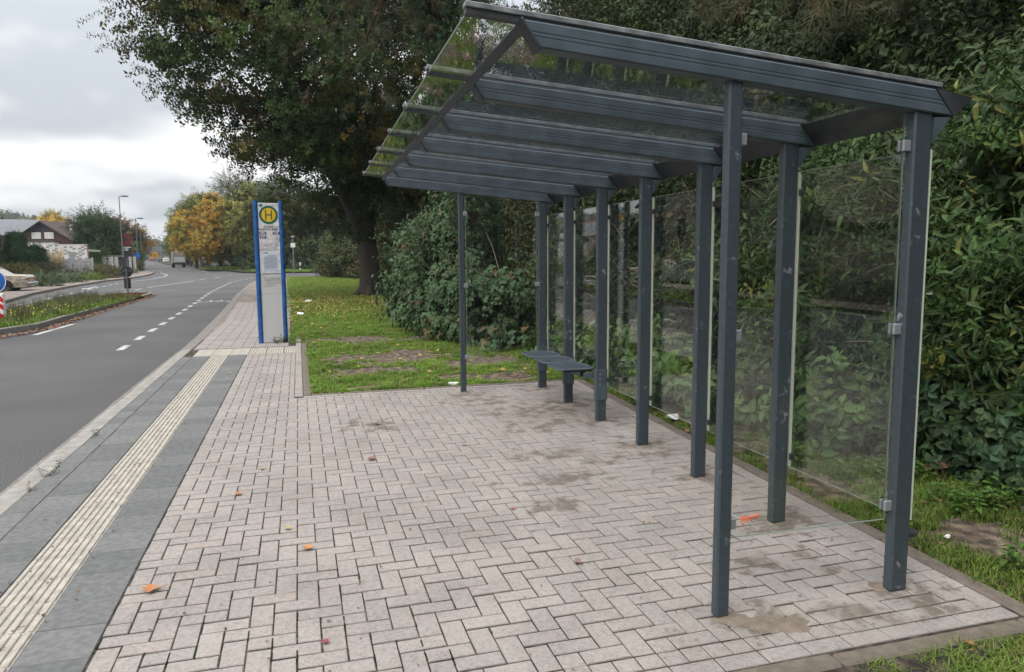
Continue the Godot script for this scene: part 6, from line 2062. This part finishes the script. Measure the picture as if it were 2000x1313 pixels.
func far_plants() -> void:
	var r := RandomNumberGenerator.new()
	r.seed = 71
	# hedges and shrubs along the opposite pavement
	var domes := [["dome_shrub", "low clipped brown-green dome shrub just behind the cream car", -17.0, -52.5, 2.0, 0.95, 1.3, [[0.6, 0.15, 0.13, 0.055], [0.4, 0.10, 0.10, 0.04]]],
		["dome_shrub", "dark rounded shrub between the dome shrub and the concrete fence", -16.6, -57.5, 1.7, 1.0, 1.3, [[0.6, 0.085, 0.065, 0.042], [0.4, 0.06, 0.052, 0.034]]],
		["grey_shrub", "loose grey-green shrub at the car's rear bumper", -14.7, -49.5, 1.1, 0.5, 0.9, [[0.6, 0.11, 0.16, 0.085], [0.4, 0.08, 0.12, 0.06]]],
		["grey_shrub", "pale spreading shrub on the pavement edge below the fence", -15.3, -56.5, 1.2, 0.42, 1.2, [[0.6, 0.15, 0.19, 0.11], [0.4, 0.10, 0.14, 0.075]]],
		["sprawling_shrub", "wide sprawling olive shrub around the foot of the pole sign", -16.6, -67.5, 2.6, 0.8, 2.2, [[0.6, 0.14, 0.135, 0.065], [0.4, 0.09, 0.105, 0.05]]],
		["low_shrub", "low bright green ground shrub by the pavement, right of the grey shrubs", -15.2, -61.5, 1.0, 0.25, 1.2, [[0.6, 0.17, 0.25, 0.06], [0.4, 0.12, 0.19, 0.05]]],
		["red_shrub", "small dark red shrub left of the pale wall piers", -18.2, -80.5, 1.1, 0.55, 0.8, [[0.7, 0.09, 0.03, 0.03], [0.3, 0.06, 0.04, 0.03]]],
		["yew_block", "tall clipped dark hedge block right of the shed", -19.25, -81.7, 1.15, 2.1, 1.0, [[0.7, 0.035, 0.08, 0.02], [0.3, 0.055, 0.11, 0.028]]],
		["dry_shrub", "dry tan grasses at the foot of the pale wall piers", -17.6, -84.0, 1.6, 0.4, 0.8, [[0.6, 0.2, 0.17, 0.09], [0.4, 0.10, 0.11, 0.05]]],
		["ochre_shrub", "yellow-green shrub in front of the shed's left end", -19.6, -66.8, 1.3, 1.6, 1.0, [[0.5, 0.22, 0.20, 0.05], [0.5, 0.11, 0.12, 0.045]]],
		["garden_shrub", "brown-leaved shrub between the conifers and the shed", -20.9, -66.0, 1.3, 1.3, 1.0, [[0.5, 0.11, 0.075, 0.05], [0.5, 0.07, 0.07, 0.035]]],
		["wall_shrub", "bushes at the end of the pavement behind the second lamp", -19.6, -99.0, 1.3, 1.0, 1.2, [[0.5, 0.10, 0.10, 0.04], [0.5, 0.06, 0.075, 0.03]]],
		["garden_hedge", "long dark hedge beside the drive, mirrored in the glass", -16.8, -36.0, 1.3, 1.5, 6.5, DARK],
		["garden_hedge", "low green hedge on the opposite pavement, mirrored in the glass", -12.6, -28.5, 0.8, 0.7, 4.5, FRESH]]
	for q in domes:
		var t := thing(q[0], q[1], "shrub", Vector3(q[2], -0.05, q[3]))
		var c := Cloud.new(2)
		var rad := Vector3(q[4], q[5], q[6])
		var n := int(260 * (q[4] + q[6]) * maxf(q[5], 0.5))
		for i in n:
			var u := Vector3(r.randfn(), absf(r.randfn()), r.randfn()).normalized()
			var f := pow(r.randf(), 0.12 if q[0] == "dome_shrub" else 0.25)
			var p := u * rad * f * Vector3(1, 1.35, 1)
			if q[0] == "yew_block":
				p = Vector3(r.randf_range(-1, 1) * q[4], r.randf() * q[5] * 1.25, r.randf_range(-1, 1) * q[6])
				if r.randf() < 0.7: p.z = q[6] * r.randf_range(0.85, 1.0)
			var cl := pick(r, q[7])
			var k := r.randf_range(0.7, 1.25)
			c.put(r.randi() % 2, turned(u + Vector3(r.randfn(), r.randfn(), r.randfn()) * 0.4, r.randf() * TAU, r.randf_range(0.7, 1.1) * (0.6 if q[0] in ["dome_shrub", "yew_block"] else 0.9), p), Color(cl.r * k, cl.g * k, cl.b * k))
		set_cloud(c, "foliage", [T.wall[0], T.wall[1]], M.leaf_dull, t)
		var mb := MB.new()
		mb.tube(PackedVector3Array([Vector3.ZERO, Vector3(0, q[5] * 0.6, 0)]), PackedFloat32Array([0.06, 0.03]), 6)
		obj("stem", mb.mesh(), M.bark, t)
	var pg := thing("pampas_grass", "creamy pampas plumes in front of the shed roof", "grass clump", Vector3(-18.1, 0.6, -65.0))
	var c2 := Cloud.new(1)
	for i in 30:
		c2.put(0, turned(Vector3(r.randfn() * 0.25, 1, r.randfn() * 0.25), r.randf() * TAU, r.randf_range(0.5, 0.8), Vector3(r.randf_range(-0.35, 0.35), r.randf_range(0.3, 0.75), r.randf_range(-0.3, 0.3))), Color(0.55, 0.42, 0.27))
	set_cloud(c2, "plume", [T.weep[0]], M.dead_leaf, pg)
	# conifers at the left edge
	for q in [["dark conifer at the far left edge, the tallest", -21.2, -60.0, 4.6, 1.9], ["dark conifer right of the tallest one, in front of the long house", -19.6, -61.0, 3.3, 1.6], ["small dark conifer left of the yellow-green shrub", -18.9, -62.5, 2.4, 1.1]]:
		var t := thing("conifer", q[0], "tree", Vector3(q[1], -0.05, q[2]), 0.0, "conifers at the left edge")
		var c := Cloud.new(2)
		for i in 1500:
			var y := pow(r.randf(), 1.3)
			var rr: float = q[4] * (1.0 - y) * (0.85 + 0.3 * sin(y * 23.0)) * pow(r.randf(), 0.35)
			var a := r.randf() * TAU
			var o := Vector3(cos(a), 0, sin(a))
			var k := r.randf_range(0.6, 1.35)
			c.put(r.randi() % 2, turned(o + Vector3(0, -0.25, 0) + Vector3(r.randfn(), r.randfn(), r.randfn()) * 0.3, r.randf() * TAU, r.randf_range(0.8, 1.4), Vector3(o.x * rr, 0.2 + y * q[3], o.z * rr)), Color(0.036 * k, 0.085 * k, 0.034 * k))
		set_cloud(c, "crown", T.fir, M.leaf_dull, t)
		obj("trunk", trunk_mesh([Vector3.ZERO, Vector3(0, q[3] * 0.5, 0), Vector3(0, q[3], 0)], [0.14, 0.09, 0.02], 7, 2), M.bark, t)
	# round tree behind the hedge block, autumn trees further on
	var tl := [
		["round_tree", "full round green tree behind the hedge block, left of the lamp", -21.9, -94.5, 7.0, [[Vector3(-0.1, 4.3, 0), Vector3(1.75, 2.5, 1.9), 110], [Vector3(-0.2, 2.4, 0), Vector3(1.8, 1.3, 2.0), 60]], [[0.6, 0.038, 0.072, 0.03], [0.4, 0.055, 0.095, 0.036]], "wall", 2.0, 0.12],
				["garden_tree", "golden tree between the brick house and the round tree", -61, -218, 12.0, [[Vector3(0, 9.6, 0), Vector3(2.9, 3.0, 3), 60]], YELLOW, "far", 1.6, 0.25],
		["garden_tree", "rusty tree behind the advertising pylon", -27.5, -130, 7.0, [[Vector3(0, 4.6, 0), Vector3(3.4, 2.8, 3), 80]], [[0.6, 0.19, 0.10, 0.06], [0.4, 0.13, 0.10, 0.05]], "far", 1.0, 0.15],
		["garden_tree", "orange tree between the pylon and the second lamp", -33.0, -165, 8.0, [[Vector3(0, 4.0, 0), Vector3(3.6, 3.4, 3), 80]], ORANGE, "far", 1.1, 0.15],
		["garden_tree", "green shrub-like tree under the lamps before the bridge", -24.2, -116, 4.0, [[Vector3(0, 1.9, 0), Vector3(2.0, 1.7, 2), 60]], FRESH, "far", 0.8, 0.1],
		["garden_tree", "dark tree behind the pale brick house, left of the view", -38, -52, 10, [[Vector3(0, 6.0, 0), Vector3(3.5, 4.5, 3.5), 110]], DARK, "far", 1.0, 0.2],
		["garden_tree", "dark tree between the two mirrored houses", -24.5, -49, 6, [[Vector3(0, 4.0, 0), Vector3(2.4, 3.2, 2.6), 90]], DARK, "wall", 1.6, 0.15],
		["garden_tree", "dark tree opposite the shelter, left of the view", -21.5, -24, 8, [[Vector3(0, 4.6, 0), Vector3(3.2, 3.6, 3.4), 100]], DARK, "far", 0.9, 0.2],
		["road_tree", "dense yellow maple right above the lorry", -14.7, -119, 8.0, [[Vector3(0, 5.7, 0), Vector3(2.7, 3.1, 3), 165], [Vector3(0.4, 3.6, 1), Vector3(1.8, 1.5, 2), 60]], YELLOW, "far", 0.75, 0.2],
		["road_tree", "orange-tinted maple beside the road, right of the green column", -9.9, -104, 8.0, [[Vector3(0, 6.0, 0), Vector3(2.7, 3.2, 3), 180], [Vector3(-0.8, 3.2, 1), Vector3(1.6, 1.6, 2), 75]], ORANGE, "far", 0.75, 0.22],
		["road_tree", "yellow-green tree left of the yellow maple", -19.0, -146, 8.0, [[Vector3(0, 6.2, 0), Vector3(2.6, 3.2, 3), 150]], OLIVE, "far", 0.9, 0.2],
		["road_tree", "golden tree at the bend, left of the yellow-green one", -22.0, -165, 8.0, [[Vector3(0, 3.8, 0), Vector3(2.4, 2.9, 3), 120]], YELLOW, "far", 0.9, 0.2],
		["road_tree", "dark green tree at the bend by the town sign", -25.2, -185, 9.0, [[Vector3(0, 4.6, 0), Vector3(3.2, 4.0, 4), 150]], OLIVE, "far", 1.2, 0.2],
		["road_tree", "olive tree behind the yellow maple, its top against the sky", -15.0, -128, 11, [[Vector3(0, 8.0, 0), Vector3(3.2, 3.4, 3), 135]], OLIVE, "far", 0.9, 0.2],
		["road_tree", "tall sparse willow whose thin tips rise above the autumn trees", -8.2, -109, 12, [[Vector3(-0.8, 10.6, 0), Vector3(0.7, 3.0, 0.8), 22], [Vector3(1.2, 9.6, 0), Vector3(1.6, 2.4, 1.6), 45]], [[0.6, 0.12, 0.12, 0.05], [0.4, 0.09, 0.10, 0.04]], "weep", 0.9, 0.16],
		["road_tree", "green ivy-hung column tree in front of the yellow maple", -11.9, -107, 8, [[Vector3(0, 5.6, 0), Vector3(1.1, 3.4, 1), 90]], [[0.6, 0.055, 0.085, 0.035], [0.4, 0.075, 0.10, 0.04]], "weep", 0.9, 0.2],
		["road_tree", "olive tree right of the orange maple, behind the stop sign", -5.4, -99, 9, [[Vector3(0, 6.0, 0), Vector3(2.8, 4.4, 3), 165]], OLIVE, "far", 0.8, 0.2],
		["road_tree", "large olive-green tree behind the lawn pole", -1.5, -92, 10, [[Vector3(0, 6.4, 0), Vector3(3.6, 4.2, 3), 180]], [[0.5, 0.075, 0.085, 0.03], [0.5, 0.055, 0.07, 0.03]], "far", 0.8, 0.2],
		["road_tree", "rust-flecked tree over the street name sign", 3.4, -94, 10, [[Vector3(0, 5.0, 0), Vector3(3.4, 4.4, 3), 180]], [[0.4, 0.14, 0.085, 0.03], [0.6, 0.06, 0.072, 0.03]], "far", 0.8, 0.2],
		["road_tree", "dark tree behind the big lime trunk, at the side road", 8.8, -90, 11, [[Vector3(0, 5.6, 0), Vector3(4.2, 5.4, 3), 195]], DARK, "far", 0.8, 0.2]]
	for i in tl.size():
		var q: Array = tl[i]
		tree(q[0], q[1], "trees along the road" if q[0] == "road_tree" else "garden trees on the left", Vector3(q[2], -0.05, q[3]), q[4], q[5], q[6], q[7], q[8], 13, 0.9, 700 + i, q[9], M.leaf_dull, 0.15, 0.6)
	for q in [[4.5, 7.0, 8.0, "tree behind the viewer on the shelter side, mirrored in the near pane"], [8.5, 4.0, 9.0, "tree right of the viewer, mirrored in the near pane"], [-19.0, -10.0, 9.0, "tree across the road, left of the view"], [-16.0, 4.0, 9.0, "tree across the road beside the viewer"]]:
		var hgt: float = q[2]
		tree("street_tree", q[3], "trees around the viewer", Vector3(q[0], -0.03, q[1]), hgt, [[Vector3(0, hgt * 0.6, 0), Vector3(2.9, hgt * 0.38, 2.9), 70], [Vector3(0, hgt * 0.22, 0), Vector3(2.6, hgt * 0.22, 2.6), 50]], DARK, "far", 0.8, 14, 0.9, 850 + int(hgt) + int(q[0]), 0.2, M.leaf_dull, 0.1, 0.5)
	# hedge wall along the side road and the bush on the lawn
	var hw := thing("roadside_hedge", "tall dark green hedge bank behind the junction island", "hedge", Vector3.ZERO)
	thicket(hw, "foliage", v2([-9.6, -109, -7.6, -101, -5.2, -92, -2.6, -88.5, 3, -88, 9, -87]), func(t: float) -> float: return 4.6 + 1.2 * sin(t * 7.0), 1.4, 0.2, 5200, [[0.6, 0.05, 0.075, 0.03], [0.4, 0.07, 0.09, 0.035]], "far", 0.55, r, M.leaf_dull, 0.8, 81)
	var bush := thing("lawn_bush", "wide loose bush on the lawn left of the lime trunk", "bush", Vector3.ZERO)
	thicket(bush, "foliage", v2([2.5, -66, 2.0, -62, 2.2, -58, 3.4, -54.5, 6.5, -52]), func(t: float) -> float: return 2.6 + 0.9 * sin(t * 3.1), 1.6, 0.3, 3600, [[0.5, 0.06, 0.085, 0.038], [0.4, 0.085, 0.105, 0.045], [0.1, 0.14, 0.10, 0.04]], "wall", 1.9, r, M.leaf_dull, 0.8, 83)
	var bk := thing("dark_thicket", "dark thicket closing off the lawn behind the lime tree", "thicket", Vector3.ZERO)
	thicket(bk, "foliage", v2([5.2, -56, 5.6, -46, 4.6, -38, 4.4, -30]), func(t: float) -> float: return 4.2 + 1.0 * sin(t * 8.0), 1.8, 0.15, 4600, [[0.5, 0.10, 0.12, 0.035], [0.5, 0.065, 0.085, 0.032]], "wall", 1.7, r, M.leaf_dull, 0.9, 85)
	# junction island grass and wooded hill
	var g := Cloud.new(2)
	for i in 1500:
		var z := r.randf_range(-100, -108)
		g.put(r.randi() % 2, Transform3D(Basis(Vector3.UP, r.randf() * TAU).scaled(Vector3(2.5, r.randf_range(3, 6), 2.5)), Vector3(r.randf_range(-11.6, -5.0), -0.04, z)), Color(0.12, 0.17, 0.04))
	for k in 2: tag(multi("junction_grass", T.grass_far[k], M.grass, g.where[k], g.cols[k]), "bright long grass on the junction island", "grass", "", "stuff")
	var hill := MB.new()
	var fn := FastNoiseLite.new(); fn.seed = 9; fn.frequency = 0.006
	var hy := func(x: float, z: float) -> float:
		var a := clampf((-z - 240.0) / 260.0, 0.0, 1.0)
		var k := smoothstep(-70.0, -190.0, x)
		return -0.4 + 21.0 * a * k * (1.0 + 0.3 * fn.get_noise_2d(x, z)) + 3.5 * smoothstep(430.0, 620.0, -z)
	for i in 24:
		for j in 16:
			var x0 := -620.0 + i * 30.0; var z0 := -230.0 - j * 40.0
			var p := []
			for e in [[0, 0], [1, 0], [1, 1], [0, 1]]:
				var x: float = x0 + e[0] * 30.0; var z: float = z0 - e[1] * 40.0
				p.append(Vector3(x, hy.call(x, z), z))
			hill.quad_out(p[0], p[1], p[2], p[3], p[0] - Vector3(0, 50, 0))
	struct("hill", hill.mesh(), M.turf)
	var c := Cloud.new(1)
	for i in 4200:
		var z := -250.0 - pow(r.randf(), 0.8) * 330.0
		var x := r.randf_range(-330, 60)
		# keep the road and its opening clear
		var rx := lerpf(-40.0, -86.0, clampf((-z - 205.0) / 285.0, 0.0, 1.0))
		if absf(x - rx) < 13.0 and z > -520: continue
		if x > rx and x - rx > 130.0: continue
		var base: float = hy.call(x, z)
		var th := r.randf_range(5.0, 9.5)
		if x > -100 and z > -470: th *= 0.8
		var col := pick(r, [[0.35, 0.075, 0.10, 0.035], [0.3, 0.055, 0.08, 0.032], [0.2, 0.11, 0.12, 0.04], [0.09, 0.17, 0.13, 0.035], [0.06, 0.26, 0.17, 0.03]])
		var hue := fn.get_noise_2d(x * 4.0, z * 4.0)
		for k in 7:
			var o := Vector3(r.randfn() * 1.5, th * (0.25 + 0.75 * r.randf()), r.randfn() * 1.5)
			var q := r.randf_range(0.75, 1.25) * (1.0 + hue * 0.3)
			c.put(0, turned(Vector3(r.randfn(), 0.8, r.randfn()), r.randf() * TAU, r.randf_range(0.7, 1.2), Vector3(x, base, z) + o), Color(col.r * q, col.g * q, col.b * q))
	tag(multi("distant_wood", T.vfar[0], M.leaf_dull, c.where[0], c.cols[0]), "autumn-tinged wood covering the low hill on the horizon", "wood", "", "stuff")

# --- small things -------------------------------------------------------------
func curled_leaf(sd: int) -> ArrayMesh:
	# a maple-like dead leaf: lobed outline, curled
	var r := RandomNumberGenerator.new(); r.seed = sd
	var mb := MB.new()
	var rim := []
	var n := 20
	for k in n:
		var a := TAU * k / n
		var lobe := 0.62 + 0.38 * absf(cos(a * 2.5)) * (1.0 if cos(a) > -0.75 else 0.4)
		var rr := 0.05 * lobe * r.randf_range(0.85, 1.1)
		rim.append(Vector3(cos(a) * rr, 0.006 + 0.3 * rr * absf(sin(a * 1.0 + sd)) + r.randf_range(0, 0.006), sin(a) * rr * 0.85))
	for k in n: mb.tri_out(Vector3(0, 0.004, 0), rim[k], rim[(k + 1) % n], Vector3(0, -1, 0))
	mb.bar(Vector3(-0.03, 0.006, 0), Vector3(-0.08, 0.012, 0.012), 0.003, 0.003)
	return mb.mesh()

func small_things() -> void:
	var r := RandomNumberGenerator.new()
	r.seed = 91
	var leaves := [
		["large orange leaf lying close to the dark slabs in the foreground", -0.76, -3.82, 1.15, 0.62, 0.24, 0.06],
		["curled orange leaf near the slab edge, a few steps further than the large one", -0.46, -5.24, 0.85, 0.5, 0.2, 0.07],
		["small yellow leaf on the paving left of the lobed orange one", -0.12, -4.47, 0.6, 0.55, 0.34, 0.08],
		["lobed orange leaf in the middle foreground of the paving", -0.01, -4.13, 0.9, 0.65, 0.25, 0.05],
		["brown curled leaf in the middle of the paving", 0.51, -5.85, 1.05, 0.33, 0.16, 0.09],
		["pale brown leaf on the paving towards the bench", 1.33, -6.06, 0.7, 0.4, 0.22, 0.13],
		["brown leaf lying in front of the nearest slim post", 1.38, -3.50, 0.8, 0.3, 0.16, 0.1],
		["tiny red-orange leaf between the brown leaves in mid paving", 1.28, -4.40, 0.5, 0.45, 0.12, 0.06],
		["pale yellow leaf beside the slabs, furthest of those near them", -0.33, -5.83, 0.7, 0.5, 0.33, 0.13],
		["thin red leaf at the lower edge of the view", 0.05, -3.06, 0.55, 0.35, 0.07, 0.06],
		["dark rotten leaf cluster on the paving below the lawn corner", 0.68, -7.09, 1.2, 0.26, 0.18, 0.13],
		["orange-brown leaf on the dark slab near the bus stop sign", -1.0, -10.9, 0.8, 0.5, 0.3, 0.14],
		["crisp brown leaf on the grass strip beside the hedge", 3.9, -3.7, 0.9, 0.3, 0.17, 0.09],
		["orange leaf behind the glass at the paving edge", 3.42, -5.9, 0.8, 0.55, 0.25, 0.08]]
	for i in leaves.size():
		var q: Array = leaves[i]
		var m := mat(lin(q[4] * 0.72, q[5] * 0.8, q[6] + 0.01), 0.8)
		m.backlight_enabled = true
		m.backlight = Color(0.3, 0.3, 0.3)
		var o := obj("fallen_leaf", curled_leaf(i + 1), m)
		o.position = Vector3(q[1], 0.004, q[2])
		o.rotation.y = r.randf() * TAU
		o.scale = Vector3.ONE * q[3] * 0.82
		tag(o, q[0], "leaf", "single fallen leaves on the paving")
	# scraps of litter
	var scrap := [["crumpled white paper on the grass behind the glass", 3.56, 0.0, -6.44, 0.10], ["white paper scrap at the lawn edge by the far slim post", 1.86, -0.01, -9.05, 0.09], ["white litter on the lawn right of the stop sign", 0.02, 0.0, -21.4, 0.14], ["white litter on the leafy lawn, further off", 0.3, 0.0, -27.3, 0.15], ["small pale scrap on the soil by the hedge corner", 3.56, 0.0, -3.2, 0.03]]
	for i in scrap.size():
		var q: Array = scrap[i]
		var mb := MB.new()
		var p := []
		for k in 14:
			var a := TAU * k / 7
			p.append(Vector3(cos(a) * r.randf_range(0.5, 1.0), (0.1 if k < 7 else 0.45) * r.randf_range(0.3, 1.2), sin(a) * r.randf_range(0.4, 0.9) * (1.0 if k < 7 else 0.5)) * q[4])
		for k in 7:
			mb.quad_out(p[k], p[(k + 1) % 7], p[7 + (k + 1) % 7], p[7 + k], Vector3.ZERO)
			mb.tri_out(p[7 + k], p[7 + (k + 1) % 7], Vector3(0, 0.5, 0) * q[4], Vector3.ZERO)
		var o := obj("paper_scrap", mb.mesh(), mat(lin(0.7, 0.7, 0.7), 0.7))
		o.position = Vector3(q[1], q[2], q[3])
		tag(o, q[0], "litter", "scraps of litter")
	# weeds rooted in the kerb joint
	for q in [["small green weed growing in the kerb joint", -1.885, -6.19, 0.5], ["dry moss tuft in the kerb joint, nearer the camera", -1.89, -5.81, 0.3], ["tiny weed in the kerb joint further along", -1.885, -7.4, 0.35]]:
		var c := Cloud.new(1)
		for i in 4: c.put(0, turned(Vector3(r.randfn() * 0.5, 1, r.randfn() * 0.5), r.randf() * TAU, q[3] * r.randf_range(0.35, 0.55), Vector3(r.randfn() * 0.02, 0, r.randfn() * 0.03)), Color(0.07, 0.11, 0.03) if q[3] != 0.3 else Color(0.14, 0.12, 0.05))
		var t := thing("kerb_weed", q[0], "weed", Vector3(q[1], 0.0, q[2]))
		set_cloud(c, "foliage", [T.nettle[0]], M.leaf, t)
	var c := Cloud.new(1)
	for i in 9: c.put(0, turned(Vector3(r.randfn() * 0.5, 1, r.randfn() * 0.5), r.randf() * TAU, r.randf_range(0.3, 0.5), Vector3(r.randf_range(-0.02, 0.2), 0, r.randfn() * 0.03)), Color(0.05, 0.075, 0.028))
	var t2 := thing("sign_weed", "weed growing at the foot of the stop sign's panel", "weed", Vector3(-0.45, 0.0, -14.55))
	set_cloud(c, "foliage", [T.nettle[1]], M.leaf, t2)
	# mushrooms under the hedge
	for i in 7:
		var mb := MB.new()
		mb.tube(PackedVector3Array([Vector3(0, 0.03, 0), Vector3(0, 0.05, 0), Vector3(0, 0.062, 0)]), PackedFloat32Array([0.045, 0.04, 0.012]), 10)
		mb.tube(PackedVector3Array([Vector3(0, -0.02, 0), Vector3(0, 0.035, 0)]), PackedFloat32Array([0.01, 0.012]), 6)
		var o := obj("mushroom", mb.mesh(), mat(lin(0.22, 0.14, 0.08), 0.7))
		o.position = Vector3(4.42 + (i % 4) * 0.07 + r.randf() * 0.03, 0.02 + (0.03 if i > 3 else 0.0), -4.2 + (i / 4) * 0.08)
		tag(o, "small brown mushroom cap in the cluster under the hedge", "mushroom", "mushrooms under the hedge")

func _ready() -> void:
	rng.seed = 2024
	camera_and_light()
	make_materials()
	make_twigs()
	setting()
	pavement()
	shelter()
	stop_sign()
	island()
	opposite_side()
	vehicles()
	big_trees()
	right_side()
	ground_cover()
	far_plants()
	small_things()
